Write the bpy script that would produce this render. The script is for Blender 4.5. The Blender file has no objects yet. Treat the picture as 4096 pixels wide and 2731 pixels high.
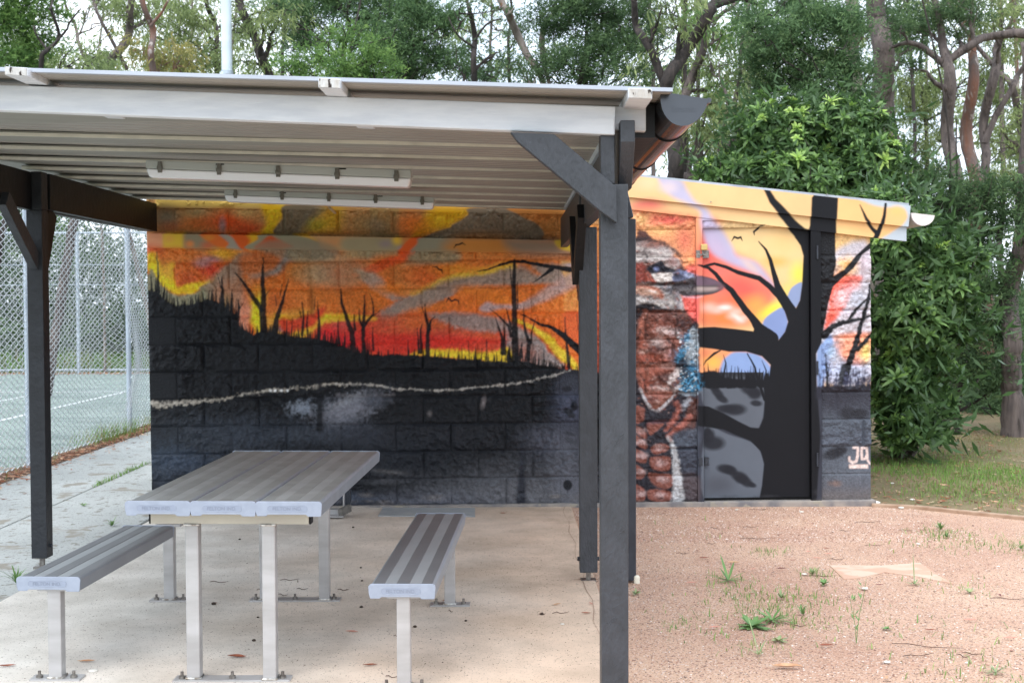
import bpy, math, random
import numpy as np
from mathutils import Vector, Matrix
random.seed(7); RNG = np.random.default_rng(7)
R = math.radians
# ------------------------------------------------------------------ camera
F = 5000.0; HC = 1.47; PITCH = 0.0307; ROLL = 0.004
fwd = Vector((0, math.cos(PITCH), -math.sin(PITCH)))
up0 = Vector((0, math.sin(PITCH), math.cos(PITCH)))
rt0 = Vector((1, 0, 0))
RT = rt0*math.cos(ROLL) - up0*math.sin(ROLL)
UP = up0*math.cos(ROLL) + rt0*math.sin(ROLL)
scene = bpy.context.scene
col = bpy.data.collections.new("place"); scene.collection.children.link(col)
cam_d = bpy.data.cameras.new("camera"); cam = bpy.data.objects.new("camera", cam_d)
scene.collection.objects.link(cam); scene.camera = cam
cam.matrix_world = Matrix(((RT.x, UP.x, -fwd.x, 0), (RT.y, UP.y, -fwd.y, 0), (RT.z, UP.z, -fwd.z, HC), (0, 0, 0, 1)))
cam_d.sensor_width = 36; cam_d.lens = 36*F/4096; cam_d.clip_end = 600; cam_d.clip_start = 0.05
cam_d.dof.use_dof = True; cam_d.dof.focus_distance = 4.9; cam_d.dof.aperture_fstop = 7.5
# ------------------------------------------------------------------ world, sun, exposure
SUN_EL, SUN_AZ = R(58), R(205)     # azimuth clockwise from +Y: behind the camera, a little left
w = bpy.data.worlds.new("World"); scene.world = w; w.use_nodes = True
nt = w.node_tree; nt.nodes.clear()
out = nt.nodes.new('ShaderNodeOutputWorld'); bg = nt.nodes.new('ShaderNodeBackground')
sky = nt.nodes.new('ShaderNodeTexSky'); sky.sky_type = 'NISHITA'; sky.sun_disc = False
sky.sun_elevation = SUN_EL; sky.sun_rotation = SUN_AZ; sky.air_density = 1.0; sky.dust_density = 4.0; sky.ozone_density = 1.0
hsv = nt.nodes.new('ShaderNodeHueSaturation'); hsv.inputs['Saturation'].default_value = 0.35; hsv.inputs['Value'].default_value = 1.0
tc = nt.nodes.new('ShaderNodeTexCoord'); ns = nt.nodes.new('ShaderNodeTexNoise'); ns.inputs['Scale'].default_value = 3.0
ns.inputs['Detail'].default_value = 5
cr = nt.nodes.new('ShaderNodeValToRGB'); cr.color_ramp.elements[0].position = .35; cr.color_ramp.elements[1].position = .6
cr.color_ramp.elements[0].color = (4.9, 6.0, 7.5, 1); cr.color_ramp.elements[1].color = (8.6, 9.3, 10.2, 1)
mx = nt.nodes.new('ShaderNodeMix'); mx.data_type = 'RGBA'; mx.inputs[0].default_value = 0.72
L = nt.links.new
L(tc.outputs['Generated'], ns.inputs['Vector']); L(ns.outputs['Fac'], cr.inputs['Fac'])
L(sky.outputs['Color'], hsv.inputs['Color']); L(hsv.outputs['Color'], mx.inputs[6]); L(cr.outputs['Color'], mx.inputs[7])
L(mx.outputs[2], bg.inputs['Color']); bg.inputs['Strength'].default_value = 0.13; L(bg.outputs['Background'], out.inputs['Surface'])
sd = bpy.data.lights.new("sun", 'SUN'); sun = bpy.data.objects.new("sun", sd); scene.collection.objects.link(sun)
sd.energy = 0.9; sd.angle = R(40); sd.color = (1.0, 0.985, 0.96)
sv = Vector((math.sin(SUN_AZ)*math.cos(SUN_EL), math.cos(SUN_AZ)*math.cos(SUN_EL), math.sin(SUN_EL)))
sun.rotation_euler = sv.to_track_quat('Z', 'Y').to_euler(); sun.location = sv*30
vs = scene.view_settings; vs.view_transform = 'Standard'; vs.look = 'None'; vs.exposure = 1.16; vs.gamma = 1; vs.use_curve_mapping = False
scene.cycles.max_bounces = 8; scene.cycles.diffuse_bounces = 4; scene.cycles.transparent_max_bounces = 8
# ------------------------------------------------------------------ geometry from measurements taken off the photograph
def ray(px, py):
    return fwd + RT*((px-2048)/F) - UP*((py-1365.5)/F)
def atY(px, py, Y):
    d = ray(px, py); t = Y/d.y; return Vector((d.x*t, Y, HC+d.z*t))
def atZ(px, py, z):
    d = ray(px, py); t = (z-HC)/d.z; return Vector((d.x*t, d.y*t, z))
def atX(px, py, X):
    d = ray(px, py); t = X/d.x; return Vector((X, d.y*t, HC+d.z*t))
def zg(y):                                # the slab and the gravel fall gently towards the building
    return -.02+max(0.0, 9.15-y)*.0168
def atG(px, py):
    z = 0.0
    for _ in range(6): p = atZ(px, py, z); z = zg(p.y)
    return atZ(px, py, z)
def zga(X, Y): return np.where(np.asarray(X) > -2.5, -.02+np.maximum(0, 9.15-np.asarray(Y))*.0168, 0.0)
def s2l(c):
    c = [x/255.0 for x in c[:3]]
    return tuple((x/12.92 if x <= .04045 else ((x+.055)/1.055)**2.4) for x in c)
# ------------------------------------------------------------------ materials
def mat(name, c1, c2=None, scale=20, rough=.7, bump=0.0, bscale=60, metal=0.0, detail=6, attr=None, spec=.4,
        speck=None, coords='Object', stretch=None, lo=.35, hi=.65, bdist=.01, coat=0):
    """c1,c2: linear base colours mixed by noise; speck=(colour, scale, threshold) for fine dots"""
    m = bpy.data.materials.new(name); m.use_nodes = True; n = m.node_tree; N = n.nodes; lk = n.links.new
    b = N['Principled BSDF']; b.inputs['Roughness'].default_value = rough; b.inputs['Metallic'].default_value = metal
    b.inputs['Specular IOR Level'].default_value = spec; b.inputs['Coat Weight'].default_value = coat
    t = N.new('ShaderNodeTexCoord'); v = t.outputs[coords]
    if stretch:
        mp = N.new('ShaderNodeMapping'); mp.inputs['Scale'].default_value = stretch; lk(v, mp.inputs['Vector']); v = mp.outputs['Vector']
    colsock = None
    if attr:
        a = N.new('ShaderNodeAttribute'); a.attribute_name = attr; colsock = a.outputs['Color']
    if c2 is not None and not attr:
        x = N.new('ShaderNodeTexNoise'); x.inputs['Scale'].default_value = scale; x.inputs['Detail'].default_value = detail
        lk(v, x.inputs['Vector'])
        r = N.new('ShaderNodeValToRGB'); r.color_ramp.elements[0].position = lo; r.color_ramp.elements[1].position = hi
        r.color_ramp.elements[0].color = (*c1, 1); r.color_ramp.elements[1].color = (*c2, 1)
        lk(x.outputs['Fac'], r.inputs['Fac']); colsock = r.outputs['Color']
    elif attr and c2 is not None:
        x = N.new('ShaderNodeTexNoise'); x.inputs['Scale'].default_value = scale; x.inputs['Detail'].default_value = detail
        lk(v, x.inputs['Vector'])
        r = N.new('ShaderNodeValToRGB'); r.color_ramp.elements[0].position = lo; r.color_ramp.elements[1].position = hi
        r.color_ramp.elements[0].color = (*c1, 1); r.color_ramp.elements[1].color = (*c2, 1)
        lk(x.outputs['Fac'], r.inputs['Fac'])
        q = N.new('ShaderNodeMix'); q.data_type = 'RGBA'; q.blend_type = 'MULTIPLY'; q.inputs[0].default_value = 1
        lk(colsock, q.inputs[6]); lk(r.outputs['Color'], q.inputs[7]); colsock = q.outputs[2]
    if speck:
        for (sc_, ss, th) in (speck if isinstance(speck, list) else [speck]):
            y = N.new('ShaderNodeTexNoise'); y.inputs['Scale'].default_value = ss; y.inputs['Detail'].default_value = 3
            lk(v, y.inputs['Vector'])
            g = N.new('ShaderNodeMapRange'); g.inputs['From Min'].default_value = th; g.inputs['From Max'].default_value = th+.05
            lk(y.outputs['Fac'], g.inputs['Value'])
            q = N.new('ShaderNodeMix'); q.data_type = 'RGBA'; lk(g.outputs['Result'], q.inputs[0])
            if colsock is None: q.inputs[6].default_value = (*c1, 1)
            else: lk(colsock, q.inputs[6])
            q.inputs[7].default_value = (*sc_, 1); colsock = q.outputs[2]
    if colsock is None: b.inputs['Base Color'].default_value = (*c1, 1)
    else: lk(colsock, b.inputs['Base Color'])
    if bump:
        y = N.new('ShaderNodeTexNoise'); y.inputs['Scale'].default_value = bscale; y.inputs['Detail'].default_value = 8
        lk(v, y.inputs['Vector'])
        bm_ = N.new('ShaderNodeBump'); bm_.inputs['Strength'].default_value = bump; bm_.inputs['Distance'].default_value = bdist
        lk(y.outputs['Fac'], bm_.inputs['Height']); lk(bm_.outputs['Normal'], b.inputs['Normal'])
    return m
def leafmat(name, ramp, trans=.35, rough=.5, spec=.35):
    """leaf colour from the per-leaf 'shade' attribute through a ramp of [(pos, linear colour)]"""
    m = bpy.data.materials.new(name); m.use_nodes = True; n = m.node_tree; N = n.nodes; lk = n.links.new
    b = N['Principled BSDF']; b.inputs['Roughness'].default_value = rough; b.inputs['Specular IOR Level'].default_value = spec
    a = N.new('ShaderNodeAttribute'); a.attribute_name = 'shade'
    r = N.new('ShaderNodeValToRGB'); el = r.color_ramp.elements
    el[0].position, el[0].color = ramp[0][0], (*ramp[0][1], 1); el[1].position, el[1].color = ramp[-1][0], (*ramp[-1][1], 1)
    for p, c in ramp[1:-1]: e = el.new(p); e.color = (*c, 1)
    lk(a.outputs['Fac'], r.inputs['Fac']); lk(r.outputs['Color'], b.inputs['Base Color'])
    tr = N.new('ShaderNodeBsdfTranslucent'); mg = N.new('ShaderNodeMixShader'); mg.inputs[0].default_value = trans
    lk(r.outputs['Color'], tr.inputs['Color']); lk(b.outputs['BSDF'], mg.inputs[1]); lk(tr.outputs['BSDF'], mg.inputs[2])
    lk(mg.outputs['Shader'], N['Material Output'].inputs['Surface'])
    return m
LANDMARKS = []
_used = set()
def place_label(head, p, region):
    """a label that says where the small thing lies, from the nearest landmark as one sees it"""
    best = sorted(LANDMARKS, key=lambda l: (Vector((l[1], l[2]))-Vector((p.x, p.y))).length)
    for rank in range(4):
        n_, lx, ly = best[rank]; dx, dy = p.x-lx, p.y-ly; d_ = math.hypot(dx, dy)
        side = ('right of' if dx > 0 else 'left of') if abs(dx) > abs(dy)*1.0 else ('behind' if dy > 0 else 'in front of')
        diag = ('behind and ' if dy > 0 else 'in front and ')+('right of' if dx > 0 else 'left of')
        for far_ in (['just'] if d_ < .22 else ['close'] if d_ < .45 else ['well']):
            for s_ in (side, diag):
                lab = head+' on the '+region+', '+far_+' '+s_+' '+n_
                if lab not in _used and len(lab.split()) <= 16: _used.add(lab); return lab
    return lab
# ------------------------------------------------------------------ object helpers
def put(o, parent=None):
    col.objects.link(o)
    if parent is not None:
        o.parent = parent; o.location = (0, 0, 0)
    return o
def thing(name, label, cat, loc=(0, 0, 0), group=None, rot=(0, 0, 0)):
    o = bpy.data.objects.new(name, None); o.empty_display_size = .1; col.objects.link(o)
    o.location = loc; o.rotation_euler = rot; o['label'] = label; o['category'] = cat
    if group: o['group'] = group
    return o
def tag(o, label, cat, group=None):
    o['label'] = label; o['category'] = cat
    if group: o['group'] = group
    return o
def origin(parent):
    v = Vector((0, 0, 0)); p = parent
    while p is not None: v += p.location; p = p.parent
    return v
class MB:
    """collects shapes in world coordinates, built as ONE mesh object"""
    def __init__(s): s.v = []; s.f = []; s.sm = []
    def add(s, verts, faces, smooth=False):
        b = len(s.v); s.v += [tuple(p) for p in verts]; s.f += [tuple(i+b for i in f) for f in faces]; s.sm += [smooth]*len(faces); return s
    def box(s, a, b):
        x0, y0, z0 = a; x1, y1, z1 = b
        return s.add([(x0,y0,z0),(x1,y0,z0),(x1,y1,z0),(x0,y1,z0),(x0,y0,z1),(x1,y0,z1),(x1,y1,z1),(x0,y1,z1)],
                     [(0,3,2,1),(4,5,6,7),(0,1,5,4),(1,2,6,5),(2,3,7,6),(3,0,4,7)])
    def prism(s, poly, ext):
        n = len(poly); P = [Vector(p) for p in poly]; e = Vector(ext)
        return s.add(P+[p+e for p in P], [tuple(range(n))[::-1], tuple(range(n, 2*n))]+[(i, (i+1) % n, (i+1) % n+n, i+n) for i in range(n)])
    def beam(s, p0, p1, w, h, upv=(0, 0, 1)):
        p0, p1 = Vector(p0), Vector(p1); d = (p1-p0).normalized(); u = Vector(upv)
        sx = d.cross(u).normalized(); u = sx.cross(d).normalized()
        q = [sx*a*w/2+u*b*h/2 for a, b in ((-1,-1),(1,-1),(1,1),(-1,1))]
        return s.add([p0+c for c in q]+[p1+c for c in q], [(0,1,2,3),(7,6,5,4),(0,4,5,1),(1,5,6,2),(2,6,7,3),(3,7,4,0)])
    def tube(s, pts, rad, n=8, caps=True, smooth=True, rough=0):
        ph = [random.uniform(-1, 1)*rough for _ in range(n)]
        pts = [Vector(p) for p in pts]; m = len(pts)
        if not hasattr(rad, '__len__'): rad = [rad]*m
        vs_, prev = [], None
        for i, p in enumerate(pts):
            d = (pts[min(i+1, m-1)]-pts[max(i-1, 0)]).normalized()
            if prev is None:
                a = Vector((0, 0, 1)) if abs(d.z) < .9 else Vector((1, 0, 0)); x = d.cross(a).normalized()
            else: x = (prev-d*prev.dot(d)).normalized()
            prev = x; y = d.cross(x)
            for k in range(n):
                t = 2*math.pi*k/n; vs_.append(p+(x*math.cos(t)+y*math.sin(t))*rad[i]*(1+ph[k]+(random.uniform(-.6, .6)*rough if rough else 0)))
        fs = [(i*n+k, i*n+(k+1) % n, (i+1)*n+(k+1) % n, (i+1)*n+k) for i in range(m-1) for k in range(n)]
        s.add(vs_, fs, smooth)
        if caps: s.add([vs_[k] for k in range(n)], [tuple(range(n))[::-1]]); s.add([vs_[(m-1)*n+k] for k in range(n)], [tuple(range(n))])
        return s
    def cyl(s, c, r, h, n=12, axis=(0, 0, 1)):
        c = Vector(c); return s.tube([c, c+Vector(axis)*h], r, n)
    def build(s, name, m, parent=None, bevel=0, local=False, seg=2):
        me = bpy.data.meshes.new(name); o_ = Vector((0, 0, 0)) if (parent is None or local) else origin(parent)
        me.from_pydata([(a-o_.x, b-o_.y, c-o_.z) for a, b, c in s.v], [], s.f); me.update()
        me.polygons.foreach_set('use_smooth', s.sm); me.materials.append(m)
        o = bpy.data.objects.new(name, me); put(o, parent)
        if bevel:
            bv = o.modifiers.new('bevel', 'BEVEL'); bv.width = bevel; bv.segments = seg; bv.limit_method = 'ANGLE'; bv.angle_limit = R(40)
        return o
def npmesh(name, V, Fq, m, parent=None, smooth=True, color=None, shade=None, nv=4):
    """fast mesh from numpy arrays; V (n,3) world, Fq (k,nv) faces; color (n,3) -> 'paint'; shade (n,) -> 'shade'"""
    me = bpy.data.meshes.new(name); V = np.asarray(V, np.float32)
    if parent is not None: V = V-np.array(origin(parent), np.float32)
    k = len(Fq); me.vertices.add(len(V)); me.vertices.foreach_set('co', V.ravel())
    me.loops.add(k*nv); me.polygons.add(k)
    me.loops.foreach_set('vertex_index', np.asarray(Fq, np.int32).ravel())
    me.polygons.foreach_set('loop_start', np.arange(0, k*nv, nv, dtype=np.int32))
    me.polygons.foreach_set('loop_total', np.full(k, nv, np.int32))
    me.polygons.foreach_set('use_smooth', np.full(k, smooth)); me.update(calc_edges=True)
    if color is not None:
        a = me.color_attributes.new('paint', 'FLOAT_COLOR', 'POINT')
        c4 = np.ones((len(V), 4), np.float32); c4[:, :3] = color; a.data.foreach_set('color', c4.ravel())
    if shade is not None:
        a = me.attributes.new('shade', 'FLOAT', 'POINT'); a.data.foreach_set('value', np.asarray(shade, np.float32))
    me.materials.append(m); o = bpy.data.objects.new(name, me); return put(o, parent)
def join_np(parts):
    """[(V,F),...] -> V,F"""
    Vs, Fs, b = [], [], 0
    for V, Fq in parts: Vs.append(V); Fs.append(Fq+b); b += len(V)
    return np.concatenate(Vs), np.concatenate(Fs)
def structure(o, kind='structure'):
    o['kind'] = kind; return o
def copy_tree(o, parent=None):
    c = o.copy(); col.objects.link(c)
    if parent is not None: c.parent = parent
    for ch in list(o.children): copy_tree(ch, c)
    return c
# ------------------------------------------------------------------ the mural: spray paint laid out in the wall's own coordinates
# layout units: 1 unit = 1/546.5 m on the wall, origin so that the wall's left edge is at 600
CX0, CY0, CRES = 560, 690, 2.0
CW, CH = int((3780-CX0)/CRES), int((2070-CY0)/CRES)
CAN = np.zeros((CH, CW, 3), np.float32)
def vnoise(h, w, cell, seed, octv=4):
    r = np.random.default_rng(seed); out_ = np.zeros((h, w), np.float32); amp = 1; tot = 0
    for o in range(octv):
        c = max(cell/2**o, 1.01); gh, gw = int(h/c)+3, int(w/c)+3; g = r.random((gh, gw)).astype(np.float32)
        y = np.arange(h)/c; x = np.arange(w)/c; yi = y.astype(int); xi = x.astype(int); fy = (y-yi)[:, None]; fx = (x-xi)[None]
        fy = fy*fy*(3-2*fy); fx = fx*fx*(3-2*fx)
        a = g[yi][:, xi]; b = g[yi][:, xi+1]; c_ = g[yi+1][:, xi]; d = g[yi+1][:, xi+1]
        out_ += amp*((a*(1-fx)+b*fx)*(1-fy)+(c_*(1-fx)+d*fx)*fy); tot += amp; amp *= .55
    return out_/tot
WX = vnoise(CH, CW, 24, 1)-.5; WY = vnoise(CH, CW, 24, 2)-.5; FN = vnoise(CH, CW, 5, 3, 3)-.5; BIGN = vnoise(CH, CW, 60, 4)-.5
class T:
    def __init__(s, ox, oy, k): s.ox, s.oy, s.k = ox, oy, k
    def p(s, pts): return [((s.ox+x*s.k-CX0)/CRES, (s.oy+y*s.k-CY0)/CRES) for x, y in pts]
    def l(s, r): return r*s.k/CRES
A_ = T(2400, 650, .574); B_ = T(2400, 1250, .574); C_ = T(560, 750, .4145); D_ = T(1400, 750, .4464)
E_ = T(0, 900, .5957); F_ = T(1350, 900, .5957); G_ = T(2696, 900, .5957); H_ = T(1350, 1797, .5957); I_ = T(0, 1797, .5957)
K_ = T(2500, 1000, .4464); M_ = T(2500, 1600, .287); S_ = T(0, 0, 1.0)
def smooth_poly(P, n=4):
    P = np.array(P, float); m = len(P); out_ = []
    for i in range(m):
        p0, p1, p2, p3 = P[i-1], P[i], P[(i+1) % m], P[(i+2) % m]
        for j in range(n):
            t = j/n; out_.append(.5*((2*p1)+(-p0+p2)*t+(2*p0-5*p1+4*p2-p3)*t*t+(-p0+3*p1-3*p2+p3)*t**3))
    return np.array(out_)
def _win(x0, y0, x1, y1):
    return max(int(x0), 0), max(int(y0), 0), min(int(x1)+1, CW), min(int(y1)+1, CH)
def _blend(a, c, win, mode=None):
    x0, y0, x1, y1 = win; c = np.array(s2l(c), np.float32); CAN[y0:y1, x0:x1] += (c-CAN[y0:y1, x0:x1])*a[..., None]
def poly(tr, pts, c, soft=3, alpha=1, warp=0, curve=True, spk=0):
    """filled shape; soft = spray edge width in layout units; warp = wobble of the outline; spk = speckle"""
    P = np.array(tr.p(pts)); P = smooth_poly(P) if curve else P; soft = max(soft/CRES, .6); m = soft+abs(warp)/CRES+2
    win = _win(P[:, 0].min()-m, P[:, 1].min()-m, P[:, 0].max()+m, P[:, 1].max()+m); x0, y0, x1, y1 = win
    if x1 <= x0 or y1 <= y0: return
    X, Y = np.meshgrid(np.arange(x0, x1, dtype=np.float32), np.arange(y0, y1, dtype=np.float32))
    if warp: X = X+WX[y0:y1, x0:x1]*2*warp/CRES; Y = Y+WY[y0:y1, x0:x1]*2*warp/CRES
    d2 = np.full(X.shape, 1e9, np.float32); ins = np.zeros(X.shape, bool)
    for i in range(len(P)):
        ax, ay = P[i-1]; bx, by = P[i]; ex, ey = bx-ax, by-ay; l2 = ex*ex+ey*ey+1e-9
        t = np.clip(((X-ax)*ex+(Y-ay)*ey)/l2, 0, 1); dx = X-ax-t*ex; dy = Y-ay-t*ey; d2 = np.minimum(d2, dx*dx+dy*dy)
        if ey != 0: ins ^= ((ay > Y) != (by > Y)) & (X < ex*(Y-ay)/ey+ax)
    d = np.sqrt(d2); d = np.where(ins, d, -d)
    if spk: d = d+FN[y0:y1, x0:x1]*spk*2/CRES
    a = np.clip(d/soft*.5+.5, 0, 1); a = a*a*(3-2*a)*alpha; _blend(a, c, win)
def blob(tr, x, y, rx, ry, c, alpha=1, rot=0, pw=1.0, spk=0):
    (cx, cy), = tr.p([(x, y)]); g_ = 1.18 if pw >= 1 else 1; rx, ry = tr.l(rx)*g_, tr.l(ry)*g_; m = max(rx, ry)*1.15+2
    win = _win(cx-m, cy-m, cx+m, cy+m); x0, y0, x1, y1 = win
    if x1 <= x0 or y1 <= y0: return
    X, Y = np.meshgrid(np.arange(x0, x1)-cx, np.arange(y0, y1)-cy); cr_, sr_ = math.cos(rot), math.sin(rot)
    u = (X*cr_+Y*sr_)/rx; v = (-X*sr_+Y*cr_)/ry; q = np.sqrt(u*u+v*v)
    if spk: q = q+FN[y0:y1, x0:x1]*spk
    a = np.clip(1-q, 0, 1)**pw; a = a*a*(3-2*a)*alpha; _blend(np.clip(a*(1.4 if pw < 1 else 1.05), 0, alpha), c, win)
def stroke(tr, pts, wd, c, soft=2, alpha=1, warp=3, spk=0):
    """tapered line; wd widths in crop units at each point"""
    P = tr.p(pts); wd = [tr.l(x)/2 for x in wd]
    xs = [p[0] for p in P]; ys = [p[1] for p in P]; m = max(wd)+soft+3; win = _win(min(xs)-m, min(ys)-m, max(xs)+m, max(ys)+m)
    x0, y0, x1, y1 = win
    if x1 <= x0 or y1 <= y0: return
    X, Y = np.meshgrid(np.arange(x0, x1, dtype=np.float32), np.arange(y0, y1, dtype=np.float32))
    if warp: X = X+WX[y0:y1, x0:x1]*2*warp/CRES; Y = Y+WY[y0:y1, x0:x1]*2*warp/CRES
    best = np.full(X.shape, -1e9, np.float32)
    for i in range(len(P)-1):
        ax, ay = P[i]; bx, by = P[i+1]; ex, ey = bx-ax, by-ay; l2 = ex*ex+ey*ey+1e-9
        t = np.clip(((X-ax)*ex+(Y-ay)*ey)/l2, 0, 1); d = np.hypot(X-ax-t*ex, Y-ay-t*ey)
        best = np.maximum(best, wd[i]+(wd[i+1]-wd[i])*t-d)
    if spk: best = best+FN[y0:y1, x0:x1]*spk*2/CRES
    s_ = max(soft/CRES, .5); a = np.clip(best/s_*.5+.5, 0, 1); _blend(a*alpha, c, win)
def field(tr, x0, y0, x1, y1, fn):
    """vertical/horizontal gradient block: fn(u,v)->rgb list of stops"""
BK = (15, 17, 22)
def grad(tr, x0, y0, x1, y1, stops):
    (a, b), (c, d) = tr.p([(x0, y0), (x1, y1)]); win = _win(a, b, c, d); X0, Y0, X1, Y1 = win
    v = (np.arange(Y0, Y1)-b)/(d-b); cs = np.array([s2l(s_[1]) for s_ in stops]); ps = [s_[0] for s_ in stops]
    CAN[Y0:Y1, X0:X1] = np.stack([np.interp(v, ps, cs[:, k]) for k in range(3)], -1)[:, None]
# ---- left mural, sky -------------------------------------------------------
grad(S_, 560, 690, 2480, 1520, [(0, (168, 140, 90)), (.3, (190, 130, 75)), (.45, (205, 115, 50)), (.7, (215, 105, 40)), (1, (200, 70, 35))])
# strip under the ceiling
poly(C_, [(150,100),(1400,100),(1400,200),(150,190)], (195,165,85), 10, curve=False)
blob(C_, 260,290,190,150,(122,110,88)); blob(C_, 300,380,170,80,(165,95,60),.8)
blob(C_, 560,350,230,110,(200,105,45),.8); blob(C_, 560,240,200,70,(165,140,95),.8)
blob(C_, 850,330,300,150,(205,80,30),1); blob(C_, 1050,400,260,90,(190,70,30),.9); blob(C_, 800,370,45,110,(150,130,135),.8)
blob(C_, 1010,240,160,80,(190,160,100),.7)
poly(C_, [(1180,170),(1370,178),(1400,250),(1330,350),(1280,460),(1180,440),(1220,330)], (222,178,30), 16, warp=6)
poly(C_, [(1400,180),(1800,190),(1700,300),(1620,440),(1290,440),(1370,310)], (118,104,84), 5, warp=4)
poly(C_, [(1830,190),(1950,200),(1920,420),(1620,430),(1700,330)], (195,155,45), 40, warp=8); blob(C_, 1700,360,120,90,(170,165,50),.6)
grad(D_, 180, 190, 440, 450, [(0,(165,135,85)),(1,(150,120,80))]); blob(D_,150,330,260,150,(160,130,85),.9); blob(D_,250,350,130,110,(125,112,98),.5)
blob(D_, 560,330,200,150,(215,115,45),.95); blob(D_,330,250,120,70,(170,130,80),.7)
poly(D_, [(740,185),(1075,190),(1060,250),(920,340),(900,370),(720,400),(560,450),(640,330)], (222,172,32), 22, warp=5)
blob(D_, 640,350,140,100,(215,125,35),.7)
poly(D_, [(1075,188),(1440,190),(1500,240),(1680,330),(1745,420),(1740,480),(700,470),(900,360),(920,335),(1060,250)], (120,108,92), 5, warp=4)
poly(D_, [(1440,190),(2060,190),(2060,480),(1745,470),(1740,400),(1680,330),(1500,240)], (185,122,62), 5, warp=4)
blob(D_, 1720,270,160,60,(215,130,60),.7)
# ledger board
poly(C_, [(60,440),(260,440),(260,590),(60,590)], (222,150,112), 8, curve=False)
poly(C_, [(255,440),(455,440),(455,590),(255,590)], (224,184,60), 12, curve=False); blob(C_,310,500,70,60,(225,160,80),.7)
poly(C_, [(455,440),(640,440),(760,590),(455,590)], (146,134,110), 16, curve=False); blob(C_, 510,550,60,50,(225,135,70),.9); blob(C_,690,560,110,60,(205,100,60),.8)
poly(C_, [(600,445),(860,448),(930,500),(860,590),(740,560)], (220,108,45), 8); blob(C_,690,490,80,40,(220,145,60),.7)
poly(C_, [(780,450),(900,470),(945,520),(1000,560),(990,600),(860,590),(880,540)], (158,148,136), 6)
poly(C_, [(900,448),(1175,450),(1165,500),(1070,590),(990,590),(930,500)], (214,92,34), 5)
poly(C_, [(1060,450),(1180,450),(1160,510),(1065,592),(1090,520)], (222,170,40), 14)
poly(C_, [(1180,455),(1480,455),(1660,500),(1780,600),(1060,600),(1160,510)], (146,142,118), 5)
poly(C_, [(1140,585),(1200,520),(1270,470),(1340,500),(1500,590)], (200,84,38), 8, warp=4)
poly(C_, [(1480,452),(1640,455),(1740,520),(1700,510),(1640,490)], (220,178,60), 8)
poly(C_, [(1640,455),(1960,455),(2300,470),(2300,610),(1800,600),(1740,520)], (196,152,104), 8)
blob(C_,1900,530,200,60,(205,140,90),.5)
poly(D_, [(-20,450),(420,452),(420,590),(-20,580)], (158,146,116), 20); blob(D_,330,510,90,50,(148,134,134),.9); blob(D_,430,480,60,60,(222,184,60),.9); blob(D_,460,545,45,25,(160,145,140),1)
poly(D_, [(560,452),(650,452),(620,500),(560,590),(430,600),(470,540)], (214,92,36), 6)
poly(D_, [(650,452),(1000,455),(920,600),(560,600),(610,510)], (142,140,122), 8)
poly(D_, [(960,455),(1420,460),(1500,600),(880,600)], (190,128,62), 40)
poly(D_, [(1400,462),(1850,475),(1880,540),(1960,570),(2060,570),(2060,610),(1520,600)], (138,120,104), 30)
poly(D_, [(1840,478),(2060,480),(2060,568),(1960,572),(1870,545)], (214,182,66), 8)
# main sky under the board
blob(C_, 130,620,180,90,(215,95,60),.9); blob(C_, 330,640,260,90,(215,120,50),.9)
poly(C_, [(90,650),(160,640),(210,760),(330,740),(360,960),(520,1030),(340,1020),(190,920),(90,780)], (226,186,44), 14, warp=6)
poly(C_, [(88,735),(180,760),(300,900),(345,880),(360,990),(300,990),(190,920),(88,790)], (238,205,38), 10)
blob(C_, 255,800,110,110,(228,160,60),.8)
blob(C_, 800,640,200,70,(224,175,50),.9); blob(C_, 640,680,140,60,(200,120,90),.7); blob(C_,700,700,120,50,(155,130,140),.8)
poly(C_, [(360,735),(870,735),(830,810),(700,900),(560,990),(480,1030),(370,1000)], (205,105,45), 10, warp=4, spk=6)
blob(C_, 690,790,170,110,(200,60,40),.9,spk=.5); blob(C_, 480,880,150,100,(190,80,40),.8,spk=.5); blob(C_, 600,730,120,60,(160,130,135),.7)
poly(C_, [(370,960),(560,910),(700,900),(760,840),(690,920),(600,945),(540,1000),(480,1035),(360,1005)], (232,190,40), 9, warp=8, spk=5)
poly(C_, [(90,790),(190,920),(330,1020),(480,1035),(540,1000),(600,945),(690,925),(760,850),(880,735),(960,640),(1100,640),(1240,700),(1280,810),(1140,850),(950,820),(900,980),(740,1000),(700,1200),(90,1200)], (140,134,108), 8, warp=8, spk=5)
poly(C_, [(880,735),(1000,640),(1150,720),(1180,800),(960,830),(960,980),(720,980)], (168,132,108), 20, warp=8)
poly(C_, [(1000,640),(1300,600),(1420,600),(1380,700),(1300,790),(1180,840),(1050,840),(960,800)], (192,108,58), 20, warp=8)
poly(C_, [(1380,640),(1480,590),(1780,600),(1860,700),(1450,720),(1360,830),(1220,870),(1080,890),(1060,850),(1200,830),(1330,760)], (138,126,118), 14, warp=8)
poly(C_, [(1440,600),(1780,600),(1860,700),(1720,700),(1500,720)], (160,142,112), 10)
blob(C_, 1700,830,260,160,(186,150,100),.9); blob(C_, 1520,830,160,160,(186,118,48),.8)
poly(C_, [(900,900),(1400,880),(1600,930),(2300,940),(2300,1230),(1400,1240),(960,1240),(740,1160),(720,990)], (206,112,44), 30, warp=10, spk=6)
blob(C_, 1000,900,200,60,(205,130,80),.7); blob(C_,1300,1080,300,130,(200,100,45),.8); blob(C_, 1440,960,180,60,(220,120,50),.8)
blob(C_, 1000,1130,90,200,(196,125,95),.9); blob(C_, 1150,1050,110,130,(226,170,60),.8)
poly(C_, [(1080,1130),(1170,1050),(1180,1300),(1170,1420),(1130,1400),(1060,1250)], (228,204,44), 14, warp=6)
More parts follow.
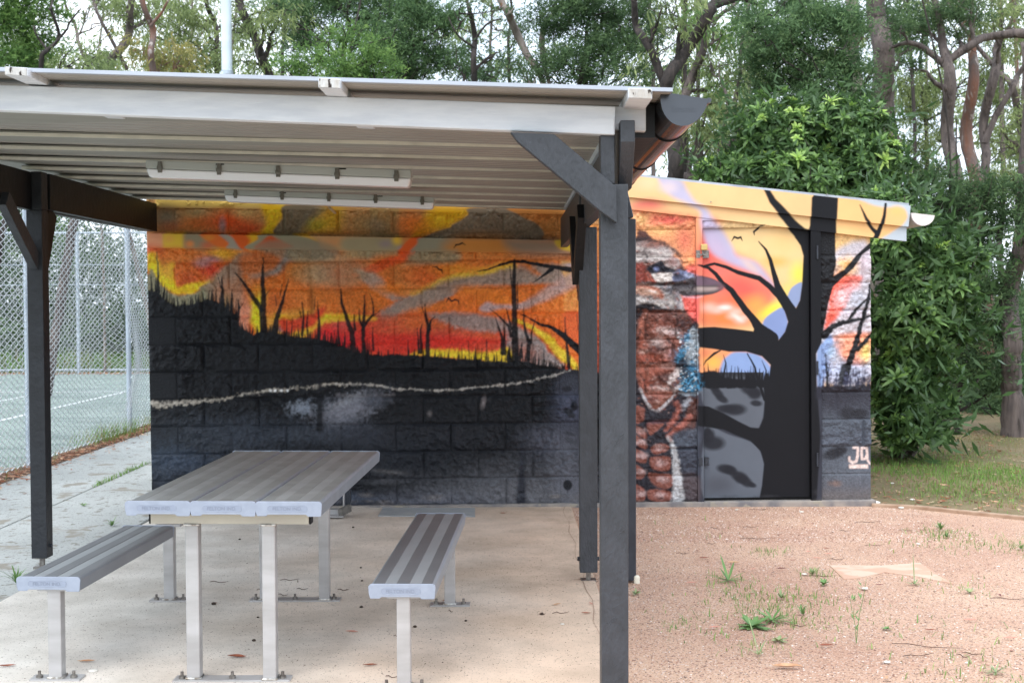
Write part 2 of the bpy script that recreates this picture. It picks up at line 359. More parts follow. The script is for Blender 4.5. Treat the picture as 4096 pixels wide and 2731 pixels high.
poly(C_, [(950,1170),(1080,1140),(1060,1300),(1040,1400),(980,1350),(930,1260)], (212,135,105), 12, warp=5)
poly(C_, [(1230,1230),(1700,1190),(1700,1420),(1300,1440),(1230,1380)], (214,150,60), 20, warp=8)
poly(C_, [(1310,1230),(1500,1250),(1700,1200),(1660,1340),(1600,1440),(1480,1420),(1400,1330),(1330,1330)], (228,186,52), 12, warp=10, spk=6)
poly(C_, [(1320,1350),(1500,1280),(1580,1260),(1480,1350),(1400,1400)], (150,122,120), 10)
blob(C_, 840,1120,60,140,(200,170,70),.7)
poly(C_, [(720,1000),(780,1000),(790,1150),(730,1150)], (200,125,75), 12)
# between (F_) upper middle
blob(F_, -60,330,260,120,(176,148,118),.8); blob(F_, 80,310,220,130,(188,120,88),.7)
blob(F_, 60,330,130,60,(205,90,50),.8); blob(F_,120,200,120,40,(170,150,110),.8); blob(F_, 200,200,80,50,(150,140,112),.8)
poly(F_, [(90,345),(250,250),(470,190),(520,180),(470,240),(380,275),(250,330)], (212,88,40), 8, warp=8)
poly(F_, [(470,240),(520,182),(800,178),(800,250),(560,270),(440,285)], (152,136,108), 16, warp=6)
poly(F_, [(380,290),(520,270),(560,400),(640,400),(520,480),(430,490),(380,400)], (200,126,64), 30)
poly(F_, [(120,300),(230,320),(320,380),(340,440),(450,490),(520,470),(420,510),(300,470),(180,380)], (164,138,126), 12, warp=8, spk=5)
blob(F_, 580,340,200,100,(216,104,44),.8); blob(F_, 800,300,200,60,(226,140,46),.9); blob(F_,330,430,160,60,(222,128,44),.8)
poly(F_, [(620,410),(760,340),(850,325),(940,330),(960,310),(1170,270),(1200,285),(1180,310),(960,350),(790,365),(700,400)], (232,192,44), 8, warp=8, spk=5)
poly(F_, [(760,360),(950,345),(1180,305),(1360,330),(1300,270),(1500,270),(1500,380),(1240,390),(1000,400),(760,410),(640,420)], (146,128,116), 12, warp=8, spk=5)
poly(F_, [(280,595),(340,560),(420,510),(500,480),(580,430),(640,408),(760,362),(860,370),(830,420),(720,490),(620,540),(480,560),(380,610)], (146,130,126), 8, warp=10, spk=6)
blob(F_, 880,420,300,60,(222,126,44),.85); blob(F_, 1100,500,300,100,(222,124,40),.8); blob(F_, 620,540,240,60,(212,120,48),.6)
poly(F_, [(1000,590),(960,560),(1010,520),(1080,540),(1180,530),(1260,520),(1360,480),(1440,430),(1500,390),(1510,330),(1540,400),(1480,450),(1380,510),(1250,560),(1100,560)], (178,150,148), 10, warp=8)
blob(F_, 1440,520,180,120,(222,124,52),.7); poly(F_, [(1500,240),(1640,240),(1640,400),(1540,400),(1500,300)], (210,162,104), 8, curve=False); blob(F_,1560,270,80,20,(175,160,165),.9)
poly(F_, [(1520,430),(1640,430),(1640,600),(1520,590)], (222,140,72), 8, curve=False); poly(F_, [(1510,600),(1640,600),(1640,860),(1560,800)], (220,100,52), 10)
# lower sky: reds, greys, yellows near the horizon
poly(F_, [(0,640),(280,600),(700,600),(960,610),(1150,640),(1300,720),(1500,900),(0,900)], (196,92,52), 20, warp=8, spk=8)
blob(F_, 330,660,160,100,(196,106,72),.8); blob(F_, 560,650,200,80,(206,104,50),.7)
poly(F_, [(620,600),(960,605),(1150,660),(1330,745),(1130,720),(1000,715),(840,700),(740,660)], (156,136,128), 14, warp=10, spk=8)
blob(F_, 700,740,300,70,(198,90,66),.8,spk=.4)
poly(F_, [(0,780),(160,700),(300,730),(700,745),(1120,770),(1150,800),(900,830),(700,870),(400,880),(230,870),(0,830)], (206,58,42), 14, warp=10, spk=8)
blob(F_, 60,780,200,120,(205,38,48),.9); blob(E_, 2200,730,200,110,(205,40,45),.95); blob(E_, 2310,660,120,70,(190,90,90),.6)
blob(F_, 1000,820,280,60,(212,80,56),.8)
poly(F_, [(480,880),(600,840),(760,830),(900,850),(1130,850),(1100,915),(700,890)], (228,196,50), 12, warp=8, spk=8)
poly(F_, [(0,615),(230,610),(260,640),(150,650),(0,640)], (226,186,60), 8, warp=6)
poly(E_, [(2180,600),(2350,600),(2350,640),(2200,650),(2130,680),(2060,740),(1930,740),(2000,700),(2080,660)], (228,188,52), 10, warp=8, spk=6)
poly(E_, [(1860,640),(1990,620),(2090,590),(2190,540),(2110,680),(1990,720),(1930,740)], (208,70,42), 14, warp=8, spk=6)
# big yellow rainbow sweep and grey beyond, at right
poly(F_, [(960,610),(1100,620),(1250,660),(1380,730),(1450,790),(1520,860),(1560,930),(1600,990),(1640,990),(1640,870),(1500,730),(1350,660),(1200,600)], (222,112,48), 20, warp=6)
poly(F_, [(1180,640),(1290,690),(1370,760),(1440,830),(1500,910),(1560,940),(1600,985),(1620,940),(1560,880),(1500,820),(1430,750),(1330,690),(1220,640)], (230,196,56), 10, warp=6, spk=6)
poly(F_, [(1130,700),(1200,700),(1290,740),(1350,760),(1410,830),(1470,890),(1510,960),(1200,960),(1150,860)], (150,136,132), 8, warp=6, spk=6)
blob(F_, 1250,880,130,120,(186,110,90),.7,spk=.5); blob(F_, 1110,740,80,60,(190,70,60),.5)
poly(F_, [(1020,880),(1140,820),(1190,900),(1150,930),(1000,920)], (222,190,52), 8, warp=6)
# right of the pillar joint, between the posts
grad(S_, 2330, 900, 2545, 1500, [(0,(225,150,80)),(.4,(225,120,70)),(.7,(190,90,60)),(1,(150,70,55))])
N_ = T(560, 760, 1.4286)
blob(N_, 590,235,80,40,(176,150,112),.6); blob(N_, 560,190,60,20,(186,158,122),.6); blob(N_, 470,300,90,40,(206,118,52),.6)
poly(N_, [(668,350),(720,318),(790,282),(870,246),(950,238),(1010,224),(1062,214),(1095,232),(1060,262),(960,268),(900,272),(850,300),(770,332),(710,352)], (146,128,116), 20, .9, warp=6, spk=5)
stroke(N_, [(765,290),(860,248),(930,232),(960,222),(1040,205)], [4,8,8,7,5], (222,180,56), 14, .8, 6, spk=6)
poly(N_, [(1060,332),(1110,292),(1150,262),(1195,238),(1226,226),(1226,262),(1180,290),(1120,316)], (176,148,140), 14, .85, warp=6)
poly(N_, [(850,352),(900,345),(990,358),(1040,380),(960,390),(900,378)], (146,124,118), 14, .8, warp=6)
blob(N_, 780,420,260,40,(200,48,40),.7,spk=.4); blob(N_, 640,380,120,40,(206,58,40),.6,spk=.4)
poly(N_, [(185,262),(262,205),(290,250),(280,330),(250,330),(200,300)], (150,122,104), 14, .7, warp=6)
poly(N_, [(330,150),(480,140),(560,170),(520,195),(380,185)], (140,128,108), 14, .7, warp=6)
# ---- left mural: dark hill, smoke, bushes ---------------------------------
hill = [(1010,440),(1060,450),(1100,490),(1180,545),(1290,530),(1400,490),(1480,525),(1590,600),(1620,690),(1700,735),(1780,705),(1850,720),(1950,745),(2060,755),(2180,772),(2330,822)]
hs = [(E_.ox+x*E_.k, E_.oy+y*E_.k) for x, y in hill]
h2 = [(100,850),(230,868),(310,875),(360,856),(420,872),(600,880),(720,890),(950,905),(1150,915),(1250,910),(1400,945),(1520,965),(1760,985),(2060,1000)]
hs += [(F_.ox+x*F_.k, F_.oy+y*F_.k) for x, y in h2]
poly(S_, [(560,1150)]+hs+[(2800,1500),(2800,2100),(560,2100)], BK, 4, warp=5, curve=False, spk=5)
rr = random.Random(3)
def tuft(x, y, h, wd, c=BK, lean=0): stroke(S_, [(x, y+8), (x+lean, y-h*.5), (x+lean*1.6, y-h)], [wd, wd*.7, 1], c, 2, .95, 2)
def hy(x):
    for (a, b), (c, d) in zip(hs, hs[1:]):
        if a <= x <= c: return b+(d-b)*(x-a)/max(c-a, 1)
    return hs[-1][1]
for i in range(330):
    x = rr.uniform(604, 2318); k = 1+1.2*math.exp(-((x-640)/70)**2)+.8*math.exp(-((x-900)/60)**2)+.8*math.exp(-((x-2070)/90)**2)+.5*math.exp(-((x-1340)/80)**2)
    if 1480 < x < 1930 and rr.random() < .45: continue
    tuft(x, hy(x), rr.uniform(8, 30)*k, rr.uniform(3, 8), lean=rr.uniform(-3, 3))
for i in range(26):
    x = rr.uniform(610, 2310); tuft(x, hy(x), rr.uniform(40, 75), rr.uniform(4, 8), lean=rr.uniform(-4, 4))
def tree_(tr, *st, c=BK):
    for pts, wd in st: stroke(tr, pts, wd, c, 2.5, .96, 3, spk=2)
tree_(E_, ([(1775,735),(1765,600),(1772,480),(1768,350),(1772,222)], [56,46,34,24,6]), ([(1757,570),(1700,480),(1640,390),(1588,322)], [34,30,22,8]),
      ([(1848,735),(1860,620),(1890,540),(1916,450),(1938,362)], [42,34,24,16,5]), ([(1780,480),(1800,450),(1815,435)], [8,5,2]), ([(1650,400),(1648,370)], [6,3]), ([(1860,540),(1850,470)], [9,3]), ([(1885,470),(1895,400)], [8,3]))
tree_(E_, ([(1500,600),(1497,480),(1495,350)], [34,28,6]), ([(1492,430),(1475,380),(1462,330)], [12,8,3]), ([(1560,600),(1560,480),(1558,430)], [24,16,4]), ([(1600,620),(1608,550),(1600,500)], [22,16,4]), ([(1612,560),(1638,520)], [8,3]), ([(1425,540),(1428,450)], [24,4]), ([(1320,540),(1316,470)], [12,3]))
tree_(E_, ([(1066,520),(1064,400),(1062,320)], [22,18,14]), ([(1020,560),(1018,400),(1012,330)], [26,14,4]))
stroke(E_, [(1062,330),(1060,250),(1056,180)], [14,10,4], (88,96,66), 2, .9, 1)
tree_(E_, ([(2030,740),(2040,640),(2032,520)], [20,14,4]), ([(2068,760),(2060,660),(2070,580)], [16,10,3]), ([(2148,770),(2142,640),(2134,510)], [20,18,4]), ([(2112,560),(2118,480)], [10,3]), ([(2025,620),(2012,565)], [8,3]))
stroke(E_, [(2098,600),(2092,480),(2085,330),(2068,250)], [40,30,22,6], (120,84,44), 8, .5, 6)
tree_(F_, ([(112,860),(100,720),(60,620),(30,520),(22,430)], [40,34,26,20,6]), ([(180,860),(175,700),(180,580),(182,472)], [30,26,16,5]), ([(172,700),(205,640),(240,600),(240,545),(222,460)], [22,20,16,10,3]), ([(172,690),(150,640),(145,560)], [18,14,4]), ([(240,610),(285,575)], [10,3]), ([(120,700),(112,600)], [22,5]), ([(240,840),(240,690)], [16,4]), ([(45,820),(50,720)], [20,5]), ([(8,800),(5,640)], [16,5]))
tree_(F_, ([(606,880),(606,760),(612,680),(592,600),(590,530)], [32,28,22,18,5]), ([(612,720),(630,640),(655,615)], [16,10,3]), ([(590,610),(566,550)], [10,3]), ([(622,700),(626,640)], [18,5]), ([(548,860),(540,690)], [18,4]), ([(562,860),(560,700),(572,660)], [22,12,3]), ([(560,530),(560,490)], [6,2]), ([(1000,900),(1002,770)], [12,6]), ([(968,900),(968,830)], [9,4]))
tree_(F_, ([(1196,920),(1192,700),(1186,500),(1188,240)], [52,40,34,20]), ([(1210,560),(1210,385)], [14,3]), ([(1172,420),(1158,280)], [10,4]), ([(1168,750),(1150,680),(1090,620),(1022,562)], [18,16,12,4]), ([(1170,700),(1150,620),(1132,560)], [16,12,3]), ([(1110,860),(1108,760),(1080,680),(1056,615)], [26,20,14,4]), ([(1125,860),(1120,690)], [26,5]), ([(1280,900),(1284,790),(1262,720),(1250,640),(1250,550)], [34,28,20,12,3]), ([(1296,790),(1305,710),(1330,625)], [16,12,4]), ([(1230,880),(1236,790)], [30,6]), ([(1386,930),(1384,830)], [14,4]), ([(1150,900),(1155,820)], [40,10]))
tree_(F_, ([(1552,950),(1540,800),(1532,720),(1528,620)], [26,18,12,3]), ([(1620,500),(1606,400),(1592,310)], [20,16,6]), ([(1618,700),(1604,600)], [8,2]))
# big bare branches sweeping in from the right
stroke(F_, [(940,312),(1010,296),(1090,270),(1170,248),(1260,250),(1340,262),(1440,282),(1540,296),(1650,308)], [4,10,15,20,24,24,28,34,36], BK, 2, 1, 3, spk=3)
stroke(F_, [(1440,296),(1390,335),(1310,384)], [30,16,3], BK, 2, 1, 3)
stroke(F_, [(1210,590),(1280,620),(1350,665),(1440,690),(1520,740),(1580,800),(1650,860)], [4,12,18,26,40,50,60], BK, 2, 1, 4, spk=3)
# birds
for tr, pts in ((F_, [(784,160),(800,136),(822,134),(840,124),(862,138)]), (F_, [(642,280),(668,282),(684,300),(700,302),(706,326)]), (F_, [(730,520),(746,490),(768,512),(790,500),(812,508),(816,532)])):
    stroke(tr, pts, [3]+[10]*(len(pts)-2)+[3], BK, 1.5, 1, 0)
# white creek line, smoke and reflections in the dark ground
stroke(E_, [(1030,1200),(1100,1212),(1200,1195),(1400,1180),(1600,1142),(1800,1112),(2000,1095),(2200,1072),(2350,1062)], [40,34,24,16,8,9,12,12,11], (176,168,156), 5, .75, 6, spk=12)
stroke(F_, [(0,1064),(110,1066),(250,1076),(400,1100),(600,1108),(850,1098),(1000,1085),(1150,1064),(1250,1054),(1450,1010),(1560,975)], [12,10,10,7,7,8,8,10,8,5,3], (180,174,166), 4, .75, 5, spk=9)
for x in (1820,1850,1892,1930): blob(E_, x,1110,14,12,(225,225,225),1)
stroke(F_, [(0,1140),(200,1150),(380,1140)], [16,12,4], (112,108,110), 8, .7, 5)
blob(E_, 2040,1225,130,60,(132,140,152),.85,spk=1.1); blob(E_, 2270,1280,240,150,(90,93,102),.9,spk=.9); blob(F_, 90,1230,300,120,(112,113,122),.85,rot=-.35,spk=.8); blob(F_, 60,1180,160,40,(128,130,136),.6,rot=-.4,spk=.8); blob(F_, 600,1400,700,120,(34,36,42),.6,spk=.8); blob(H_, 500,180,500,60,(60,60,64),.5,rot=.1,spk=1.0); blob(F_, 250,1180,120,60,(70,74,84),.7)
blob(E_, 1300,1420,600,200,(40,46,54),.6,spk=.7); blob(E_, 1680,1400,600,180,(48,54,64),.7,spk=.7); blob(E_, 1100,1560,300,140,(44,54,66),.7,spk=.6); blob(E_, 2100,1400,300,80,(60,66,76),.6); blob(F_, 100,1400,300,120,(52,56,66),.7)
blob(F_, 980,1190,22,60,(120,112,112),.8,rot=.2); blob(F_, 620,1265,24,30,(90,86,86),.8)
stroke(E_, [(2158,780),(2150,1000),(2150,1200),(2150,1370)], [16,20,40,46], (20,22,28), 6, .95, 3)
stroke(F_, [(1040,1290),(1300,1320),(1500,1330)], [4,8,3], (14,15,18), 3, .8, 3); stroke(F_, [(620,1320),(900,1330)], [6,3], (14,15,18), 3, .8, 3)
blob(F_, 1560,1230,160,260,(66,70,86),.85); blob(F_, 1420,1450,260,160,(72,74,84),.8); blob(F_, 1560,1060,110,90,(50,53,62),.9)
for x, y, rx, ry, rt in ((1540,1100,40,20,0),(1590,1215,26,34,0),(1550,1250,40,26,.4),(1570,1275,30,20,0),(1560,1400,44,14,.3),(1550,1440,30,16,.4),(1575,1455,40,16,.2)): blob(F_, x,y,rx,ry,(26,28,36),1,rot=rt,pw=.4)
stroke(F_, [(1510,1340),(1580,1350),(1640,1375)], [3,6,4], (30,32,40), 3, .9, 2)
blob(H_, 1250,270,760,260,(84,85,90),.8,spk=.4); blob(H_, 1560,220,200,420,(86,88,96),.85); blob(H_, 1000,340,900,150,(98,98,102),.7); blob(H_, 500,350,700,100,(84,86,96),.6); blob(H_, 300,60,600,200,(36,40,48),.5)
blob(H_, 350,150,160,20,(96,94,94),.6,rot=.1); blob(H_, 330,215,200,30,(84,84,88),.5,spk=.5); blob(H_, 100,330,260,60,(60,70,86),.6); blob(I_, 1250,90,300,120,(50,60,76),.6,spk=.5); blob(I_, 1100,200,120,100,(50,58,70),.5)
stroke(H_, [(1240,-30),(1240,60),(1236,200),(1232,360)], [30,26,50,76], (34,36,44), 8, .95, 4); blob(H_, 1545,238,32,38,(18,20,26),1,pw=.3); stroke(H_, [(1545,260),(1546,300)], [8,3], (30,32,40), 2, .9, 0)
stroke(H_, [(1345,0),(1346,110)], [10,4], (30,32,40), 2, .8, 0)
# ---- right mural: sky on fascias, wall, door ------------------------------
poly(S_, [(2500,690),(3780,690),(3780,1560),(2500,1560)], (240,196,140), 4, curve=False)
blob(A_, 330,300,160,60,(236,110,105),.9); blob(A_, 300,330,120,60,(232,120,110),.7); blob(A_, 330,150,160,70,(252,205,160),.8)
poly(A_, [(250,330),(560,360),(680,380),(700,560),(680,900),(250,900),(240,600)], (240,160,112), 30)
blob(A_, 480,400,230,55,(226,96,84),.9,spk=.5); blob(A_, 290,400,70,60,(246,196,130),.9); blob(A_, 400,480,160,50,(248,190,124),.8); blob(A_,590,540,80,120,(238,128,100),.9)
poly(A_, [(700,400),(830,420),(900,600),(1100,700),(1230,850),(1120,1100),(690,1140),(560,1000),(560,800),(680,600)], (236,128,104), 30)
blob(A_, 760,640,100,180,(242,110,100),.9); blob(A_, 1000,880,240,120,(236,104,92),.95,rot=.4); blob(A_, 950,980,160,90,(232,120,76),.8); blob(A_, 880,1080,220,100,(226,140,66),.8)
blob(A_, 750,1020,90,160,(236,140,90),.7); blob(A_, 840,760,140,50,(244,120,108),.8)
poly(A_, [(850,430),(1440,400),(1420,760),(1240,830),(1100,690),(950,600),(870,500)], (240,204,146), 30)
blob(A_, 1230,690,130,60,(220,176,84),.7); blob(A_, 1390,780,90,120,(244,228,84),.8); blob(A_, 1320,900,80,90,(240,216,110),.7); blob(A_, 1190,1030,170,60,(244,234,80),.95,rot=-.5); blob(A_, 1090,1000,120,110,(244,180,84),.7)
blob(A_, 1280,560,160,120,(252,208,140),.7)
poly(A_, [(400,110),(550,125),(600,200),(660,280),(740,330),(780,390),(860,480),(920,580),(960,650),(1080,690),(1150,760),(1220,870),(1120,790),(1000,740),(900,700),(800,640),(740,560),(700,430),(690,340),(600,290),(480,230)], (186,184,214), 16, .9)
blob(A_, 470,180,90,60,(226,206,206),.8); blob(A_, 820,600,80,60,(200,180,206),.8,rot=.8); blob(A_, 1050,720,120,40,(226,196,180),.7,rot=.7)
for x,y,r in ((1000,1080,30),(950,1040,40),(880,1010,44),(820,1030,36),(930,1070,36),(760,1010,50),(980,1100,36)): blob(A_, x,y,r*2.0,r*1.1,(246,206,190),.75,pw=1.2)
blob(A_, 870,1010,60,22,(255,236,228),.9); blob(A_, 960,1080,60,22,(255,230,220),.8,rot=.6)
# fascia right end
poly(A_, [(1640,230),(2170,300),(2160,560),(1640,480)], (240,190,128), 8, curve=False)
poly(A_, [(1800,262),(2200,300),(2200,560),(1960,540),(2020,490),(2090,440),(2125,380),(2090,320),(1960,318)], (188,198,206), 8, warp=5)
blob(A_, 2050,340,60,50,(250,190,120),.9)
# narrow wall right of the door
poly(A_, [(1545,440),(1900,500),(1900,640),(1640,640),(1545,640)], (240,196,134), 6, curve=False); blob(A_, 1780,590,120,60,(250,210,110),.7)
poly(A_, [(1620,630),(1900,600),(1900,1480),(1500,1480),(1560,1000),(1620,830)], (206,198,204), 16)
blob(A_, 1720,720,140,90,(250,190,110),.9,spk=.4); blob(A_, 1680,800,110,60,(246,150,90),.9); blob(A_, 1840,700,80,140,(214,198,206),.9)
poly(A_, [(1620,830),(1800,790),(1820,830),(1760,900),(1720,970),(1650,1080),(1560,1170),(1590,1000)], (240,110,92), 10, warp=5, spk=4)
blob(A_, 1680,940,70,100,(250,204,204),.9,rot=.5,spk=.3); blob(A_, 1780,860,50,50,(244,150,130),.8)
blob(A_, 1790,960,110,160,(190,190,202),.9); blob(A_,1760,1060,120,60,(196,180,190),.7)
poly(A_, [(1620,1230),(1700,1190),(1890,1190),(1890,1300),(1850,1400),(1740,1400),(1660,1330)], (244,160,128), 12, warp=4)
blob(A_, 1850,1320,60,110,(226,206,120),.9); blob(A_, 1660,1240,60,60,(230,180,160),.8,spk=.4)
blob(A_, 1600,1300,90,120,(150,176,204),.9,spk=.3); blob(A_, 1720,1460,260,110,(162,172,198),.9,spk=.3); blob(A_, 1560,1420,60,140,(120,146,196),.9)
# blue shapes seen through the boughs
poly(A_, [(1310,930),(1340,870),(1410,835),(1405,920),(1390,980),(1355,1015),(1310,960)], (146,160,196), 4)
poly(A_, [(1130,1150),(1150,1090),(1210,1040),(1275,1010),(1300,1060),(1312,1110),(1300,1170),(1250,1235),(1190,1225),(1140,1180)], (134,152,198), 5)
# lower windows between the boughs
poly(A_, [(678,1285),(800,1290),(1000,1310),(1120,1340),(1190,1420),(1200,1500),(1150,1530),(680,1540)], (240,160,110), 6, curve=False)
blob(A_, 790,1390,90,70,(250,190,90),.9); blob(A_, 730,1330,70,40,(236,140,100),.7)
poly(A_, [(850,1400),(900,1340),(960,1318),(1080,1330),(1150,1370),(1200,1440),(1200,1520),(860,1520)], (140,164,210), 8)
poly(A_, [(1505,1300),(1545,1260),(1600,1200),(1620,1260),(1560,1360),(1550,1600),(1505,1600)], (136,158,200), 8)
# ground colours at right
poly(S_, [(2500,1545),(2790,1545),(3780,1550),(3780,2080),(2500,2080)], (58,60,70), 8, curve=False)
grad(B_, 678, 420, 1140, 560, [(0,(46,48,54)),(.4,(76,80,88)),(1,(92,97,106))])
poly(B_, [(720,480),(900,450),(1130,480),(1150,620),(1140,720),(1100,810),(1000,780),(860,700),(720,640)], (96,101,110), 6)
blob(B_, 800,470,160,60,(56,58,66),.8); blob(B_, 1090,470,120,50,(40,42,50),.8)
poly(B_, [(728,800),(800,805),(900,850),(1050,900),(1120,970),(1145,1060),(1135,1180),(1118,1320),(728,1320)], (98,104,114), 4)
blob(B_, 820,1200,160,100,(78,80,88),.7)
for x,y,rx,ry,rt in ((790,520,60,30,.5),(820,560,60,34,.6),(850,600,60,30,.5),(1050,540,90,46,.3),(1080,565,60,50,0),(1090,632,50,26,.1),(940,676,100,50,0),(880,670,90,34,0),
    (760,860,50,60,.4),(790,910,100,60,0),(750,830,30,40,0),(880,1090,80,40,.15),(910,1100,60,40,.3),(970,1140,70,42,.2),(1020,1180,60,40,.5),(1060,1200,40,22,.3),(990,1160,60,40,0)):
    blob(B_, x,y,rx,ry,(36,37,44),.95,rot=rt,pw=.55)
# black tree trunk and boughs
TK = (20, 21, 26)
poly(A_, [(1462,250),(1480,228),(1645,250),(1638,400),(1640,560),(1640,700),(1625,790),(1700,745),(1780,650),(1900,540),(1900,590),(1830,640),(1760,740),(1680,810),(1620,870),(1590,980),(1560,1130),(1540,1250),(1500,1330),(1505,1560),(1530,1900),(1500,2400),(1100,2400),(1130,2250),(1145,2100),(1120,2010),(1050,1940),(950,1900),(860,1860),(720,1840),(676,1830),(676,1690),(760,1700),(860,1745),(960,1800),(1050,1845),(1110,1850),(1140,1780),(1150,1650),(1140,1560),(1180,1490),(1190,1410),(1130,1350),(1020,1318),(900,1318),(800,1300),(676,1285),(676,1150),(800,1145),(950,1160),(1070,1175),(1085,1130),(1140,1190),(1200,1235),(1245,1238),(1290,1180),(1312,1110),(1290,1040),(1330,1060),(1360,1030),(1395,960),(1410,850),(1420,650),(1400,580),(1360,520),(1440,490),(1455,440)], TK, 3, curve=False)
stroke(A_, [(1452,520),(1400,500),(1330,430),(1260,350),(1190,270),(1150,195)], [100,86,70,62,50,38], TK, 3, 1, 2)
stroke(A_, [(1350,1060),(1300,980),(1240,860),(1215,770),(1190,680),(1160,610),(1108,550)], [80,70,46,34,26,18,6], TK, 2, 1, 2)
stroke(A_, [(1330,1040),(1250,930),(1180,860),(1110,805),(960,765),(880,730),(800,705),(720,724),(650,712),(590,694)], [70,46,38,34,28,24,20,16,12,8], TK, 2, 1, 2)
stroke(A_, [(1190,1230),(1110,1150),(1060,1080),(1010,1020),(960,950),(920,890),(860,845),(810,780),(760,735),(700,722)], [110,70,50,46,42,38,32,28,22,14], TK, 2, 1, 3)
stroke(A_, [(1925,500),(1890,465),(1840,400),(1795,300)], [34,26,22,6], TK, 2, 1, 2); stroke(A_, [(1910,530),(1945,450),(1965,370),(1975,285)], [36,30,22,16], TK, 2, 1, 2)
stroke(A_, [(1700,1530),(1730,1400),(1790,1230),(1830,1080),(1870,950),(1880,850)], [44,44,40,30,24,16], TK, 3, 1, 3, spk=4)
stroke(A_, [(1560,1200),(1620,1140),(1700,1110),(1800,1090),(1890,1070)], [60,36,30,24,20], TK, 3, 1, 3, spk=4)
stroke(A_, [(1700,1120),(1760,1050),(1810,990),(1870,940)], [16,20,20,14], TK, 3, 1, 3, spk=4); stroke(A_, [(1790,1300),(1840,1250),(1890,1200)], [34,30,26], TK, 3, 1, 3, spk=4)
stroke(A_, [(1700,1420),(1660,1570)], [44,50], TK, 4, .95, 3, spk=4)
# reeds in the lower windows
for i in range(46):
    x = rr.uniform(684, 1190); stroke(A_, [(x, 1560), (x+rr.uniform(-6,6), 1500-rr.uniform(-10,30)), (x+rr.uniform(-8,8), 1470-rr.uniform(0,90)*rr.random())], [rr.uniform(14,30), rr.uniform(8,14), 2], TK, 2, 1, 2)
stroke(A_, [(1030,1330),(1080,1430),(1110,1540),(1150,1650)], [8,14,20,24], TK, 2, 1, 2); stroke(A_, [(1150,1530),(1160,1450),(1130,1380)], [16,10,3], TK, 2, 1, 1)
stroke(A_, [(840,1310),(800,1330),(740,1380),(715,1420)], [10,18,10,4], TK, 2, 1, 2); stroke(A_, [(860,1500),(880,1400),(862,1340)], [16,10,3], TK, 2, 1, 1)
poly(A_, [(678,1480),(800,1450),(860,1490),(1000,1510),(1190,1520),(1190,1560),(678,1560)], TK, 5, warp=5)
for i in range(60):
    x = rr.uniform(1508, 1885); stroke(A_, [(x, 1600), (x+rr.uniform(-4,4), 1520), (x+rr.uniform(-6,6), 1500-rr.uniform(0,110)*rr.random())], [12, 8, 2], (58,60,82), 3, .85, 3, spk=5)
stroke(A_, [(1580,1560),(1576,1420),(1570,1330)], [26,16,5], TK, 3, .95, 3, spk=4); stroke(A_, [(1590,1450),(1606,1390)], [10,3], TK, 2, .9, 2)
poly(A_, [(1500,1560),(1890,1545),(1890,1640),(1500,1640)], (44,44,54), 10, curve=False, spk=8)
grad(B_, 1548, 545, 1890, 1320, [(0,(44,44,54)),(.12,(62,64,74)),(.3,(80,86,96)),(.45,(84,90,102)),(.6,(92,98,108)),(.75,(96,102,112)),(.85,(96,98,106)),(.95,(108,102,102)),(1,(104,98,98))])
for x,y,rx,ry,rt in ((1730,700,80,50,0),(1810,705,70,46,0),(1630,980,100,50,-.3),(1680,960,50,34,-.3)): blob(B_, x,y,rx,ry,(38,39,46),.95,rot=rt,pw=.6,spk=.2)
blob(B_, 1650,600,160,120,(50,50,60),.8,spk=.4); blob(B_, 1640,1190,60,30,(140,110,96),.6,spk=.5)
for pts in ([(920,546),(938,518),(962,528),(982,520),(994,546)], [(1078,506),(1074,482),(1100,462),(1112,446),(1144,436)]): stroke(A_, pts, [4,13,14,13,4], BK, 1.5, 1, 0)
# painter's initials J Q with a bar under them
PK = (232, 208, 200)
stroke(B_, [(1766,940),(1796,940),(1794,1000),(1786,1034),(1760,1044),(1738,1030),(1736,1006)], [16,17,19,19,19,18,15], PK, 2, 1, 0)
stroke(B_, [(1822,942),(1858,942),(1862,1014),(1824,1018),(1822,942)], [17,17,17,17,17], PK, 2, 1, 0); stroke(B_, [(1852,1000),(1866,1030),(1882,1054)], [14,15,10], PK, 2, 1, 0)
poly(B_, [(1732,1056),(1866,1056),(1870,1084),(1736,1084)], PK, 3, curve=False)
# ---- the painted kingfisher-like bird on the blocks left of the door -----------
poly(K_, [(80,-60),(300,-50),(420,40),(500,120),(560,200),(640,260),(640,290),(430,300),(500,420),(500,520),(520,620),(640,640),(640,1500),(540,1700),(300,1700),(80,1700)], (88,56,50), 6, spk=4)
poly(K_, [(560,200),(640,120),(640,290)], (240,120,100), 8); poly(K_, [(505,420),(650,400),(650,640),(590,620),(540,560),(520,500)], (240,110,100), 8, warp=3)
blob(K_, 590,100,70,60,(246,170,110),.9,spk=.4); blob(K_, 590,170,60,60,(240,110,100),.9,spk=.4)
poly(K_, [(80,-60),(160,-80),(300,-70),(400,-10),(440,40),(300,40),(200,40),(80,60)], (150,138,136), 10, warp=6, spk=6)
stroke(K_, [(90,-90),(200,-100),(330,-70),(430,-10),(520,60)], [26,26,24,20,14], (52,44,48), 6, .85, 6, spk=6)
blob(K_, 260,-50,170,50,(150,96,82),.8,spk=.5); blob(K_, 340,10,150,50,(190,178,176),.8,spk=.5)
poly(K_, [(80,40),(200,44),(420,50),(500,110),(440,170),(380,180),(300,120),(200,110),(80,120)], (172,163,160), 8, warp=6, spk=8)
poly(K_, [(80,130),(190,130),(190,300),(80,300)], (136,66,56), 8, warp=4, spk=4); blob(K_, 430,110,90,80,(150,110,105),.8,spk=.6)
poly(K_, [(195,185),(240,250),(290,290),(200,290)], (160,80,64), 8, spk=4)
